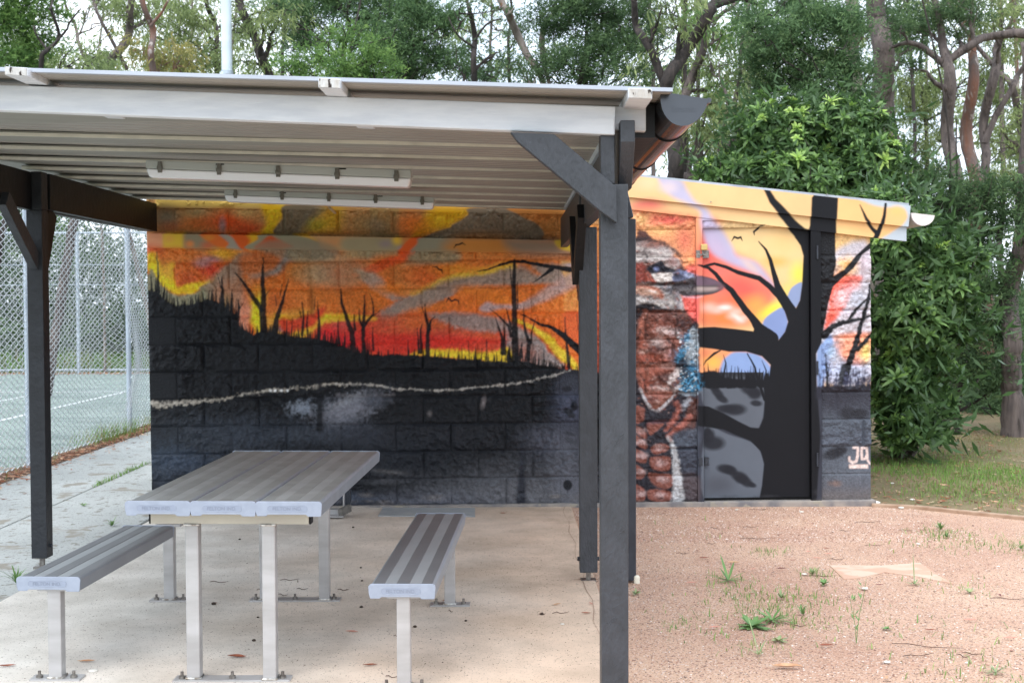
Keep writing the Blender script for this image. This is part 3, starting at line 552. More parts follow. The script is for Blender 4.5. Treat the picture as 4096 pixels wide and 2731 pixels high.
poly(K_, [(200,165),(260,130),(320,100),(370,150),(440,180),(420,200),(330,200),(260,215),(210,190)], (34,34,44), 4, warp=3, spk=3); blob(K_, 280,168,36,30,(120,130,170),.9)
poly(K_, [(240,215),(340,205),(440,215),(440,260),(360,290),(290,285)], (200,190,184), 5, warp=4, spk=4)
poly(K_, [(440,190),(520,180),(640,230),(630,290),(440,285)], (110,118,150), 8, warp=5, spk=8); blob(K_, 580,230,60,30,(190,196,220),.7,spk=.5); blob(K_, 470,230,60,60,(60,60,74),.8,spk=.5)
stroke(K_, [(200,290),(320,296),(440,290),(630,294)], [8,12,16,10], (30,30,38), 3, .95, 2)
# beak
poly(K_, [(430,300),(640,236),(720,240),(800,262),(860,300),(884,330),(860,362),(780,396),(640,410),(520,412),(450,370)], (74,68,72), 4)
poly(K_, [(640,240),(720,244),(800,266),(862,302),(800,312),(640,322)], (112,90,104), 8); poly(K_, [(640,332),(760,330),(840,334),(800,362),(640,370)], (186,166,160), 10, .9); blob(K_, 860,335,50,40,(132,92,100),.8)
stroke(K_, [(440,322),(640,322),(850,326)], [3,5,3], (40,36,42), 3, .9, 0); blob(K_, 560,360,120,26,(104,98,98),.8); stroke(K_, [(520,418),(640,426),(700,412)], [10,12,6], (190,176,190), 4, .8, 0)
# cheek and throat
poly(K_, [(85,310),(300,305),(430,320),(445,520),(400,540),(300,520),(200,480),(85,500)], (160,153,151), 6, warp=5, spk=8)
poly(K_, [(85,318),(250,318),(330,370),(340,430),(290,430),(200,400),(85,390)], (170,108,88), 8, warp=4, spk=4); poly(K_, [(85,345),(200,345),(300,380),(280,410),(85,385)], (200,160,140), 8, warp=4, spk=4)
poly(K_, [(300,310),(430,325),(430,400),(370,380)], (120,118,124), 8, warp=4, spk=8)
poly(K_, [(85,515),(160,485),(250,490),(340,530),(430,540),(85,548)], (36,32,38), 4, warp=3)
poly(K_, [(440,380),(490,400),(520,520),(470,530),(445,500)], (140,132,136), 6, warp=3); stroke(K_, [(490,430),(515,530),(520,640)], [26,24,10], (206,200,200), 5, .85, 3, spk=4)
# breast
poly(K_, [(200,550),(500,545),(560,620),(560,760),(480,860),(460,960),(380,1010),(110,1010),(100,800),(130,680)], (116,70,58), 8, warp=5, spk=5)
poly(K_, [(85,550),(200,550),(160,620),(120,700),(110,780),(85,780)], (44,34,38), 8, warp=4); stroke(K_, [(190,560),(150,640),(130,770)], [40,50,40], (184,110,88), 8, .8, 4, spk=4)
for x,y,rx,ry,c,al in ((400,620,200,80,(96,56,50),.7),(300,700,120,60,(150,80,62),.7),(350,720,90,40,(214,190,184),.8),(460,740,70,40,(200,180,180),.7),(310,830,110,50,(206,186,180),.75),(170,910,50,30,(216,180,166),.7),(280,890,110,40,(90,52,48),.8),(200,960,160,40,(166,84,64),.8),(400,940,70,70,(184,132,124),.8),(400,820,90,50,(150,92,80),.7),(520,660,60,80,(58,44,48),.8),(150,840,60,60,(176,96,74),.7),(240,1000,160,40,(170,88,68),.8)):
    blob(K_, x,y,rx*1.2,ry*1.2,c,al,spk=.9)
poly(K_, [(110,1020),(400,1010),(480,1040),(520,1150),(440,1280),(330,1400),(270,1450),(200,1390),(140,1260),(100,1140)], (132,84,70), 8, warp=5, spk=4)
for x,y,rx,ry,c,al in ((300,1080,140,50,(176,100,82),.8),(400,1040,110,30,(190,150,140),.7),(380,1130,110,60,(70,52,52),.8),(200,1190,110,60,(168,92,74),.8),(300,1180,90,50,(100,62,56),.7),(420,1230,70,40,(76,60,60),.8),(330,1240,110,30,(206,186,180),.7),(300,1300,120,60,(180,116,102),.8),(230,1340,60,50,(90,48,44),.8),(150,1080,50,60,(180,104,84),.7)):
    blob(K_, x,y,rx*1.2,ry*1.2,c,al,spk=.9)
stroke(K_, [(130,1230),(170,1320),(230,1420),(275,1450),(330,1410),(400,1340),(450,1290)], [12,24,26,24,22,18,8], (190,184,186), 4, .9, 3, spk=4)
poly(K_, [(85,1150),(130,1240),(180,1360),(240,1450),(300,1460),(400,1370),(470,1300),(560,1300),(560,1400),(470,1570),(85,1570)], (44,40,48), 6, spk=4)
stroke(K_, [(130,1230),(170,1320),(230,1420),(275,1450),(330,1410),(400,1340),(450,1290)], [12,24,26,24,22,18,8], (190,184,186), 4, .9, 3, spk=4)
for i in range(420):
    x_, y_ = rr.uniform(90, 540), rr.uniform(-50, 1500); dk = rr.random() < .62
    if y_ > 1290 and not 85 < x_ < 420: continue
    blob(K_, x_, y_, rr.uniform(10, 30), rr.uniform(6, 16), (52, 38, 38) if dk else rr.choice([(196, 160, 150), (176, 104, 84), (160, 88, 70)]), rr.uniform(.25, .6), rot=rr.uniform(-.5, .8), spk=.9)
poly(K_, [(200,165),(260,130),(320,100),(370,150),(440,180),(420,200),(330,200),(260,215),(210,190)], (34,34,44), 4, warp=3, spk=3); blob(K_, 280,168,36,30,(120,130,170),.9)
stroke(K_, [(90,520),(160,492),(250,495),(340,530),(430,540)], [16,26,26,18,8], (34,30,36), 5, .9, 4, spk=4)
for pts, wd in (([(85,-70),(180,-92),(300,-80),(400,-20),(500,60),(520,110)], [14,16,14,12,12,6]), ([(85,40),(160,20),(200,60),(190,120)], [10,12,10,6]), ([(195,120),(200,200),(215,280)], [8,10,8]), ([(90,300),(250,304),(430,300)], [7,8,7]), ([(150,700),(110,800),(100,900)], [16,20,14]),
                ([(200,560),(190,660),(195,770)], [8,10,8]), ([(440,560),(470,640),(450,720),(470,800)], [14,16,14,8]), ([(100,1015),(260,1012),(420,1005)], [7,8,7]), ([(380,800),(430,860),(400,960)], [14,16,10]), ([(250,840),(300,880),(380,890)], [10,12,6]), ([(130,1100),(180,1180),(190,1280)], [10,12,8]), ([(300,1150),(380,1190),(430,1170)], [10,12,8]), ([(520,540),(570,600),(640,650)], [18,24,18])):
    stroke(K_, pts, wd, (44, 32, 34), 5, .8, 8, spk=8)
for x_, y_, rx, ry in ((120,-20,60,26),(260,10,80,22),(380,40,50,24),(110,90,50,24),(300,70,60,18),(340,250,70,24),(420,470,50,30),(150,450,60,26),(300,480,80,22),(240,370,60,18)): blob(K_, x_, y_, rx, ry, (214,204,198), .7, rot=.2, spk=1.0)
# wing with blue and white patches
poly(K_, [(580,700),(650,680),(650,1280),(560,1290),(480,1280),(500,1150),(470,1100),(440,1000),(470,940),(520,860)], (40,42,52), 8, spk=5)
poly(K_, [(590,700),(640,720),(648,900),(630,1040),(560,1010),(520,920),(540,820)], (150,160,168), 6, spk=10, warp=5)
rb = random.Random(9)
for i in range(90): blob(K_, rb.uniform(470,645), rb.uniform(710,1100), rb.uniform(9,17), rb.uniform(7,13), rb.choice([(226,230,234),(44,50,60),(80,140,174),(30,34,44),(210,216,220),(24,28,36)]), .9, spk=.4)
for x,y,rx,ry in ((560,790,50,40),(480,950,60,50),(510,900,40,40),(600,1050,60,60),(610,1130,60,70),(570,1190,90,50),(620,1220,50,60),(550,1210,60,50)): blob(K_, x,y,rx*1.3,ry*1.3,(70,140,180),.7,spk=1.3)
for i in range(150): blob(K_, rb.uniform(480,645), rb.uniform(1080,1260), rb.uniform(8,16), rb.uniform(6,12), rb.choice([(20,26,34),(110,170,200),(24,60,84),(24,28,36),(190,200,206)]), .9, spk=.4)
stroke(K_, [(470,1080),(440,1130),(400,1190)], [40,44,30], (206,192,188), 6, .9, 5, spk=8); stroke(K_, [(480,1220),(440,1265)], [26,20], (196,186,184), 5, .8, 3, spk=6); stroke(K_, [(480,1280),(560,1290),(640,1280)], [10,26,16], (196,206,216), 5, .85, 3, spk=4)
# scaly legs / rock blocks below, brown on charcoal
poly(M_, [(60,100),(260,100),(640,260),(640,560),(820,900),(820,1440),(60,1440)], (44,42,50), 8)
BR = (138, 84, 72)
for q, hl in (([(130,90),(260,110),(265,240),(230,310),(130,305)], 0), ([(308,325),(440,320),(540,330),(430,430),(360,480),(315,440)], 0), ([(130,350),(200,370),(290,450),(295,530),(240,520),(130,420)], 1), ([(125,480),(200,520),(310,630),(290,680),(230,670),(125,570)], 2),
              ([(365,660),(420,610),(520,600),(610,640),(600,690),(460,750),(380,730)], 2), ([(125,680),(220,700),(300,780),(300,860),(240,870),(125,820)], 2), ([(345,810),(420,780),(600,780),(635,840),(625,960),(560,990),(400,960),(350,900)], 2),
              ([(125,900),(200,920),(270,1000),(270,1070),(200,1100),(125,1060)], 2), ([(330,1010),(500,1020),(660,1040),(680,1120),(640,1200),(520,1230),(400,1180),(345,1100)], 2), ([(125,1180),(220,1200),(280,1270),(270,1370),(200,1420),(125,1400)], 2), ([(305,1270),(400,1240),(600,1260),(660,1320),(620,1400),(460,1430),(330,1370)], 2)):
    poly(M_, q, BR, 5, warp=2, spk=3)
    if hl:
        cx_ = sum(p[0] for p in q)/len(q); cy_ = sum(p[1] for p in q)/len(q); blob(M_, cx_+10, cy_-14, 110, 60, (206,176,172), .35+.2*hl, spk=.8)
for pts, wd in (([(760,130),(700,250),(620,340),(560,420)], [60,70,60,30]), ([(900,210),(820,310),(700,410),(600,490)], [40,70,70,26]), ([(700,40),(740,100)], [60,50])): stroke(M_, pts, wd, (176,104,90), 8, .9, 6, spk=8)
stroke(M_, [(560,290),(440,300),(320,330)], [14,30,20], (110,70,74), 8, .8, 3); stroke(M_, [(880,10),(800,110)], [70,50], (170,172,180), 8, .8, 6, spk=14)
poly(M_, [(720,440),(1000,400),(1010,640),(700,660),(650,540)], (74,80,92), 12, spk=6); poly(M_, [(720,680),(1010,670),(1010,1040),(790,1040),(740,820)], (64,68,80), 10, spk=10)
blob(M_, 900,480,160,90,(84,88,100),.6); poly(M_, [(790,1060),(1020,1060),(1020,1420),(840,1420)], (84,74,78), 14)
stroke(M_, [(610,510),(650,600),(690,740),(710,900),(730,1060),(740,1220),(740,1430)], [30,50,70,90,110,130,180], (206,206,208), 6, .95, 5, spk=8)
stroke(M_, [(600,480),(640,560)], [20,30], (150,96,84), 5, .8, 4)
# base grime
for i in range(60): blob(S_, rr.uniform(600,3480), rr.uniform(1960,2040), rr.uniform(20,60), rr.uniform(8,18), rr.choice([(120,112,106),(96,92,92),(60,60,64)]), .4, spk=.6)
YW = 9.15; TB = 0.0073                    # wall face distance; the block building stands a touch out of level
def b2w(x, z, y=0.0):                    # building-local (metres) -> world
    return np.stack([x*math.cos(TB)-z*math.sin(TB), np.full(np.shape(x), YW+y) if np.ndim(y) == 0 else YW+y, x*math.sin(TB)+z*math.cos(TB)], -1)
def w2b(p):
    return (p.x*math.cos(TB)+p.z*math.sin(TB), -p.x*math.sin(TB)+p.z*math.cos(TB))
_m = np.zeros((CH, CW), np.float32)+1
CAN *= (1+.16*BIGN)[..., None]
CANR = CAN*(1+.62*(vnoise(CH, CW, 3.2, 91, 2)-.5)+.2*BIGN)[..., None]     # spray breaks up on the rough blocks
def paint_at(X, Z, rough=False):
    CAN = CANR if rough else globals()['CAN']
    """mural colour at building-local coordinates (metres) of the wall plane"""
    X = np.asarray(X, np.float64); Z = np.asarray(Z, np.float64)
    W = b2w(X, Z); wx, wz = W[..., 0], W[..., 2]-HC
    fz = YW*fwd.y+wz*fwd.z; rx = wx*RT.x+YW*RT.y+wz*RT.z; uy = wx*UP.x+YW*UP.y+wz*UP.z
    u = 2048+F*rx/fz; v = 1365.5-F*uy/fz
    cx = np.clip((u-CX0)/CRES, 0, CW-1.01); cy = np.clip((v-CY0)/CRES, 0, CH-1.01)
    xi = cx.astype(int); yi = cy.astype(int); fx = (cx-xi)[..., None]; fy = (cy-yi)[..., None]
    return (CAN[yi, xi]*(1-fx)+CAN[yi, xi+1]*fx)*(1-fy)+(CAN[yi+1, xi]*(1-fx)+CAN[yi+1, xi+1]*fx)*fy
# ------------------------------------------------------------------ block building with the mural
M_paint = mat('mural_paint', (.88, .88, .88), (1, 1, 1), scale=45, rough=.6, bump=.8, bscale=80, attr='paint', spec=.28, bdist=.009)
M_paint_flat = mat('mural_paint_on_metal', (.95, .95, .95), (1, 1, 1), scale=6, rough=.55, bump=.06, bscale=30, attr='paint', spec=.2)
M_block = mat('painted_blockwork', s2l((150, 140, 130)), s2l((120, 112, 104)), scale=8, rough=.85, bump=.5, bscale=60)
M_plinth = mat('concrete_footing', s2l((112, 110, 112)), s2l((150, 142, 134)), scale=10, rough=.85, bump=.4, bscale=50, speck=((.3, .27, .22), 14, .62))
M_roofsheet = mat('zinc_roof_sheet', s2l((176, 182, 190)), s2l((150, 156, 164)), scale=5, rough=.45, metal=.4)
M_darkmetal = mat('dark_painted_metal', s2l((52, 56, 64)), s2l((44, 47, 54)), scale=20, rough=.45)
M_brass = mat('brass', s2l((200, 170, 110)), rough=.35, metal=.8)
M_steel = mat('zinc_steel', s2l((150, 146, 140)), s2l((110, 104, 100)), scale=60, rough=.4, metal=.7)
M_black = mat('shadow_gap_rubber', (.01, .01, .01), rough=.8)
bld = thing('block_building', 'low concrete block building covered by a sunset and burnt trees mural', 'building', (0, YW, 0), rot=(0, -TB, 0))
def row_idx(z): return np.floor((z+.01)/.2).astype(int)
def relief(X, Z, seed):
    h, w_ = X.shape; idx = row_idx(Z); zz = (Z+.01)-idx*.2; ev = (idx % 2 == 0); left = X < .56
    ph = np.where(left, np.where(ev, -2.45, -2.65), np.where(ev, .98, 1.186)); bx = np.floor((X-ph)/.4); xx = X-ph-bx*.4
    dj = np.minimum(np.minimum(zz, .2-zz), np.minimum(xx, .4-xx))
    sm = (left & ev & ((X < -2.45) | (X > .35))) | (~left & (idx == 9)) | (~left & (X > 1.186) & ~ev & (idx > 8)) | ((X > 2.2) & ((idx == 1) | (idx == 9) | (idx == 3) | (idx == 0)))
    inner = (X < -2.45)
    n1 = vnoise(h, w_, 22, seed, 4); n2 = 1-np.abs(vnoise(h, w_, 13, seed+1, 3)*2-1)*1.6; n3 = vnoise(h, w_, 4, seed+2, 2)
    rock = np.clip((n1-.3)*1.6, 0, 1)*.020+n2*.013+(n3-.5)*.016
    m = np.clip(dj/.022, 0, 1)**.6
    bt = np.sin(bx*12.9+idx*78.2)*43758.5; bt = bt-np.floor(bt); rock = rock*(.7+.6*bt)
    hgt = np.where(sm, .003+.001*(n3-.5), rock*m)
    hgt = np.where(dj < .0045, -.0015, hgt); return hgt, sm
def wall_grid(x0, x1, z0, z1, step, seed):
    nx, nz = int((x1-x0)/step)+1, int((z1-z0)/step)+1
    X, Z = np.meshgrid(np.linspace(x0, x1, nx), np.linspace(z0, z1, nz)); hgt, sm = relief(X, Z, seed)
    colr = paint_at(X, Z, True)
    # under the shelter the same spray cans; the gain against its shade follows below
    V = np.stack([X, -hgt, Z], -1).reshape(-1, 3); i = np.arange(nz-1)[:, None]*nx+np.arange(nx-1)[None]
    return V, np.stack([i, i+1, i+nx+1, i+nx], -1).reshape(-1, 4), colr.reshape(-1, 3)
XD0, XD1 = 1.356, 2.268            # door opening
ZTOP = 2.32
gr = [wall_grid(-2.65, .56, 0, 2.32, .0055, 11), wall_grid(.56, XD0, 0, 2.27, .0055, 41), wall_grid(XD1, 2.632, 0, 2.14, .0055, 21), wall_grid(XD0, XD1, 2.0, 2.19, .012, 31)]
Vs, Fs, Cs, b = [], [], [], 0
for V, Fq, C in gr: Vs.append(V); Fs.append(Fq+b); Cs.append(C); b += len(V)
GAIN = 1.25
Vw = np.concatenate(Vs)
o = npmesh('wall', Vw, np.concatenate(Fs), M_paint, color=np.clip(np.concatenate(Cs)*np.where(Vw[:, :1] < .6, 1.25, .86), 0, .92))  # paint under the roof brightened to offset its shade, the open wall dimmed
o.parent = bld
o['label'] = 'rock faced block wall painted with orange sky, burnt trees and a brown bird'
def lb(name, shapes, m, bevel=0):        # a part of the building in local coordinates
    q = MB(); shapes(q); return q.build(name, m, bld, bevel, local=True)
# sides, back, upper wall
lb('wall', lambda q: (q.box((-2.65, .03, 0), (-2.46, 4.0, 2.6)), q.box((2.44, .03, 0), (2.632, 4.0, 2.02)), q.box((-2.46, 3.8, 0), (2.44, 4.0, 2.0))), M_block)['label'] = 'plain side and rear block walls'
rs = lambda x: 2.385-(x-.96)*.118      # top line of the roof edge
lb('wall', lambda q: q.prism([(-2.65, .03, ZTOP-.002), (1.0, .03, ZTOP-.002), (1.0, .03, rs(1.0)-.06), (-2.65, .03, rs(-2.65)-.06)], (0, .15, 0)), M_block)['label'] = 'upper blocks above the shelter roof'
lb('wall', lambda q: q.box((-2.6495, .009, 0), (-2.60, .05, ZTOP)), M_block); lb('wall', lambda q: q.box((2.60, .009, 0), (2.6315, .05, 2.02)), M_block)
lb('plinth', lambda q: q.box((-2.66, -.05, -.25), (2.66, .05, .0)), M_plinth, .006)
lb('roof', lambda q: q.prism([(-2.95, -.055, rs(-2.95)+.004), (2.90, -.055, rs(2.90)+.004), (2.90, -.055, rs(2.90)-.014), (-2.95, -.055, rs(-2.95)-.014)], (0, 4.3, 0)), M_roofsheet)
def painted_board(name, poly2, y0, y1, n=160, m=None, parent=bld, rows=14):
    """a flat board given by its four corners (x,z) in order lb, rb, rt, lt; front face carries the mural"""
    (ax, az), (bx, bz), (cx, cz), (dx, dz) = poly2; U, Vv = np.meshgrid(np.linspace(0, 1, n), np.linspace(0, 1, rows))
    X = (ax*(1-U)+bx*U)*(1-Vv)+(dx*(1-U)+cx*U)*Vv; Z = (az*(1-U)+bz*U)*(1-Vv)+(dz*(1-U)+cz*U)*Vv
    P = np.stack([X, np.full_like(X, y0), Z], -1).reshape(-1, 3); C = (paint_at(X, Z)*(1.2 if 'ledger' in name or 'trim' in name else .86)).reshape(-1, 3)  # boards under the roof are brightened against its shade too
    i = np.arange(rows-1)[:, None]*n+np.arange(n-1)[None]; Fq = np.stack([i, i+1, i+n+1, i+n], -1).reshape(-1, 4)
    # back and edges
    ring = np.concatenate([np.arange(n), np.arange(1, rows)*n+n-1, (rows-1)*n+np.arange(n-2, -1, -1), np.arange(rows-2, 0, -1)*n])
    B = P[ring].copy(); B2 = P[ring].copy(); B2[:, 1] = y1; k = len(ring); b0 = len(P)
    j = np.arange(k); E = np.stack([b0+j, b0+k+j, b0+k+(j+1) % k, b0+(j+1) % k], -1)
    o = npmesh(name, np.concatenate([P, B, B2]), np.concatenate([Fq, E]), m or M_paint_flat, color=np.clip(np.concatenate([C, C[ring], C[ring]]), 0, .92), smooth=False)
    o.parent = parent; return o
def L2(px, py): return w2b(atY(px, py, YW))
def L2y(px, py, dy): return w2b(atY(px, py, YW+dy))
# ledger board and ceiling trim under the shelter
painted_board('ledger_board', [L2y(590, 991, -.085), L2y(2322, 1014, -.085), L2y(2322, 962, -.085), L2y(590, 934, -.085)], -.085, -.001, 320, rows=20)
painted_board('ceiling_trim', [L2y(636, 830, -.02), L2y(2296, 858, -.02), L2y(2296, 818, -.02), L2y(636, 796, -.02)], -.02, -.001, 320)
# roof fascias
ZF = -.06
up = [L2y(2300, 766, ZF), L2y(3634, 907, ZF), L2y(3643, 823, ZF), L2y(2300, 679, ZF)]
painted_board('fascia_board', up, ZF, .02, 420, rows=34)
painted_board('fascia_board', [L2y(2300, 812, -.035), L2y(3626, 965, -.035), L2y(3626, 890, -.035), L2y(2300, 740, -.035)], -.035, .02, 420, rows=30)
q = MB(); x0, z0 = up[0]; xl, zl_ = up[3]; q.prism([(-2.95, -.058, rs(-2.95)-.16), (x0-.001, -.058, z0), (x0-.001, -.058, rs(x0)-.016), (-2.95, -.058, rs(-2.95)-.016)], (0, .06, 0))
q.build('fascia_board', M_roofsheet, bld, local=True)['label'] = 'plain fascia behind the shelter roof'
# half round gutter at the right-hand eave
def half_gutter(q, cx, cz, r, y0, y1, tilt=0.0, n=14, th=.002, dp_=1.0):
    ps = []
    for k in range(n+1):
        t = math.pi+math.pi*k/n; ps.append((math.cos(t)*r, math.sin(t)*r*dp_))
    ps2 = [(x*(1-th/r), z*(1-th/r)) for x, z in ps[::-1]]; pp = ps+ps2; c, s_ = math.cos(tilt), math.sin(tilt)
    q.prism([(cx+x*c-z*s_, y0, cz+x*s_+z*c) for x, z in pp], (0, y1-y0, 0))
    q.prism([(cx+x*c-z*s_, y0-.004, cz+x*s_+z*c) for x, z in [(a*1.012, b*1.012) for a, b in ps]], (0, .004, 0))
M_whitemetal = mat('pale_painted_metal', s2l((222, 214, 208)), s2l((200, 192, 190)), scale=12, rough=.5)
gx, gz = L2y(3687, 858, -.05)
lb('gutter', lambda q: half_gutter(q, gx, gz, .083, -.08, 4.2, -.12), M_whitemetal)
# door, frame, hinges, lock
fz0, fz1 = .0, L2(2800, 858)[1]
painted_board('door_frame', [(XD0+.002, .0), (XD0+.048, .0), (XD0+.048, fz1+.02), (XD0+.002, fz1+.02)], -.03, .04, 16, rows=380)
painted_board('door_frame', [(XD1-.075, .0), (XD1-.002, .0), (XD1-.002, fz1+.02), (XD1-.075, fz1+.02)], -.03, .04, 16, rows=380)
painted_board('door_frame', [(XD0+.048, fz1-.045), (XD1-.075, fz1-.045), (XD1-.075, fz1+.02), (XD0+.048, fz1+.02)], -.029, .04, 120, rows=12)
door = painted_board('door', [(XD0+.056, .022), (XD1-.083, .022), (XD1-.083, fz1-.052), (XD0+.056, fz1-.052)], .010, .03, 300, rows=760)
door['label'] = 'steel door painted with a black tree over a pink and yellow sky'
lb('door_recess', lambda q: q.box((XD0+.03, .031, .0), (XD1-.05, .06, fz1-.01)), M_black)
def part(name, q, m, parent, bevel=0):
    return q.build(name, m, parent, bevel, local=True)
def plate(q, px, py, w_, h, y, t=.004):
    x, z = L2(px, py); q.box((x-w_/2, y-t, z-h/2), (x+w_/2, y, z+h/2))
# hasp and padlock as sub-parts of the door
q = MB(); plate(q, 2790, 1017, .03, .055, -.030); plate(q, 2822, 1017, .045, .055, .009, .030); plate(q, 2806, 1020, .03, .012, -.030, .012); part('hasp', q, M_steel, door, .001)
x, z = L2(2812, 990); q = MB(); q.box((x-.024, -.062, z-.022), (x+.024, -.040, z+.022)); part('padlock', q, M_brass, door, .004)
q = MB(); q.tube([(x-.012, -.05, z-.02), (x-.012, -.05, z-.052), (x, -.05, z-.062), (x+.012, -.05, z-.052), (x+.012, -.05, z-.02)], .004, 8); part('shackle', q, M_steel, door)
q = MB(); plate(q, 2800, 1843, .028, .06, -.030, .006); plate(q, 2826, 1843, .028, .06, .009, .026)
for dx in (2793, 2832):
    for dy in (1830, 1855): xx, zz = L2(dx, dy); q.cyl((xx, -.040, zz), .005, .012, 8, (0, 1, 0))
part('bolt_latch', q, M_darkmetal, door, .0015)
for py in (1010, 1470, 1835):
    xx, zz = L2(3265, py); q = MB(); q.cyl((xx, -.036, zz-.05), .007, .1, 10); part('hinge', q, M_darkmetal, door)
for px, py in ((2838, 811), (3300, 780)):
    xx, zz = L2(px, py); q = MB(); q.cyl((xx, -.066, zz), .005, .01, 8, (0, 1, 0)); q.build('screw', M_steel, bld, local=True)
# conduit stub above the ledger
xx, zz = L2(1340, 845)
q = MB(); q.tube([(xx-.05, -.02, zz+.05), (xx-.03, -.045, zz+.02), (xx, -.03, zz-.01), (xx+.005, .0, zz-.02)], .010, 10); q.build('conduit', mat('beige_pvc', s2l((190, 160, 120)), rough=.5), bld, local=True)
# ------------------------------------------------------------------ the picnic shelter
M_white = mat('weathered_white_paint', s2l((200, 204, 210)), s2l((214, 217, 221)), scale=7, rough=.6, bump=.25, bscale=40, stretch=(1, 6, 6), bdist=.004)
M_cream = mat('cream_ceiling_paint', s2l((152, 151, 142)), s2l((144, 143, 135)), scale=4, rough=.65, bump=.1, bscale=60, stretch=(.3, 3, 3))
M_endgrain = mat('cracked_end_grain', s2l((196, 196, 194)), s2l((176, 170, 162)), scale=18, rough=.7, bump=.9, bscale=26, speck=[((.03, .02, .015), 26, .585)], stretch=(2.2, 1, .8), bdist=.01)
M_post = mat('charcoal_painted_timber', s2l((58, 61, 67)), s2l((49, 52, 57)), scale=9, rough=.45, bump=.8, bscale=34, stretch=(2.5, 2.5, 1.2), spec=.5, bdist=.004, speck=[(s2l((120, 126, 134)), 120, .735)])
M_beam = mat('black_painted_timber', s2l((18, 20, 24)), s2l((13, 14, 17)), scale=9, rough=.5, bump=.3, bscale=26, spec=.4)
M_sheet = mat('silver_roof_edge', s2l((176, 182, 192)), s2l((164, 170, 180)), scale=3, rough=.35, metal=.2)
M_gutter = mat('charcoal_gutter_metal', s2l((66, 70, 76)), s2l((58, 61, 66)), scale=3, rough=.22, spec=.8, metal=.55, bump=.03, bscale=10)
shl = thing('picnic_shelter', 'open sided skillion shelter with white fascia and charcoal posts', 'shelter', (0, 6.6, 0))
def zc(x): return 2.134+(.47-x)*.0268      # underside of the ceiling
YF = 4.13                                  # front face of the front posts
XL = -3.1
# ceiling lining with stepped boards
q = MB(); ys = [4.30]+[5.45+.49*i for i in range(8)]+[9.095]; xa, xb = -2.70, .40
M_lip = mat('board_edge_lit', s2l((226, 222, 208)), s2l((206, 202, 190)), scale=9, rough=.55)  # lap faces coloured lighter for the light they catch from the open front
for i in range(len(ys)-1):
    y0, y1 = ys[i], ys[i+1]; st = .030; x_ = xb if y0 < 8.8 else xb-.02
    fr = [(x_, y0, zc(x_)), (xa, y0, zc(xa)), (xa, y1, zc(xa)+st), (x_, y1, zc(x_)+st)]
    q.add(fr+[(a, b_, c+.02) for a, b_, c in fr], [(0,1,2,3), (7,6,5,4), (0,4,5,1), (1,5,6,2), (2,6,7,3), (3,7,4,0)])
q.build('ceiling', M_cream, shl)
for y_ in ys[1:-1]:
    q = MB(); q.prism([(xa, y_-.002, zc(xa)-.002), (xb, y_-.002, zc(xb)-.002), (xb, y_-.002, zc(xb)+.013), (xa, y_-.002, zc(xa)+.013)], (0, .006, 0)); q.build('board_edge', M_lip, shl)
# fascia (front beam), measured corner by corner on the front plane
def PF(px, py, y=4.11): return atY(px, py, y)
fl = [(-260, 432), (2460, 540), (2460, 426), (-260, 330)]
q = MB(); q.prism([PF(*p) for p in fl], (0, .045, 0)); q.build('fascia_board', M_white, shl, .004)
q = MB(); q.prism([PF(-260, 425, 4.16), PF(2584, 525, 4.16), PF(2584, 430, 4.16), PF(-260, 335, 4.16)], (0, .045, 0)); q.build('rafter', M_white, shl, .003)
# repair plate on the fascia end
q = MB(); q.prism([PF(2422, 427, 4.108), PF(2460, 429, 4.108), PF(2460, 470, 4.108), PF(2440, 448, 4.108)], (0, .002, 0)); q.build('nail_plate', M_white, shl)
# purlins with cracked ends
for (px0, px1, py0, py1) in ((18, 110, 266, 306), (1273, 1362, 312, 356), (2514, 2609, 352, 398)):
    a = PF(px0, py0, 3.945); c = PF(px1, py1, 3.945); sl = (-(c.x-a.x)*.03)
    q = MB(); q.prism([(a.x, 3.945, c.z+.004), (c.x, 3.945, c.z), (c.x, 3.945, a.z-.004), (a.x, 3.945, a.z)], (0, 1.0 if px0 < 2000 else 4.9, .012))
    p_ = q.build('purlin', M_white, shl, .003)
    q = MB(); q.prism([(a.x+.002, 3.942, c.z+.006), (c.x-.002, 3.942, c.z+.002), (c.x-.002, 3.942, a.z-.006), (a.x+.002, 3.942, a.z-.002)], (0, .004, 0)); q.build('end_grain', M_endgrain, p_)
# roof sheet: edge strip and sheet
def zs(x): return PF(2690, 366, 3.98).z+(PF(2690, 366, 3.98).x-x)*.0345
sx0, sx1 = XL, PF(2690, 366, 3.98).x
q = MB(); n = 64
for i in range(n):       # shallow ribs run left-right; seen from below as fine lines
    y0, y1 = 3.98+i*.08, 3.98+(i+1)*.08; 
    if y1 > 9.1: break
    q.add([(sx0, y0, zs(sx0)), (sx1, y0, zs(sx1)), (sx1, y1-.02, zs(sx1)), (sx0, y1-.02, zs(sx0))], [(3,2,1,0)])
    q.add([(sx0, y1-.02, zs(sx0)), (sx1, y1-.02, zs(sx1)), (sx1, y1-.01, zs(sx1)+.008), (sx0, y1-.01, zs(sx0)+.008)], [(3,2,1,0)])
    q.add([(sx0, y1-.01, zs(sx0)+.008), (sx1, y1-.01, zs(sx1)+.008), (sx1, y1, zs(sx1)), (sx0, y1, zs(sx0))], [(3,2,1,0)])
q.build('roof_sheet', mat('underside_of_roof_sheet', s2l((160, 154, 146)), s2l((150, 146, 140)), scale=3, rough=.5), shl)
q = MB(); q.prism([(sx0, 3.972, zs(sx0)-.002), (sx1, 3.972, zs(sx1)-.002), (sx1, 3.972, zs(sx1)+.010), (sx0, 3.972, zs(sx0)+.010)], (0, .02, 0))
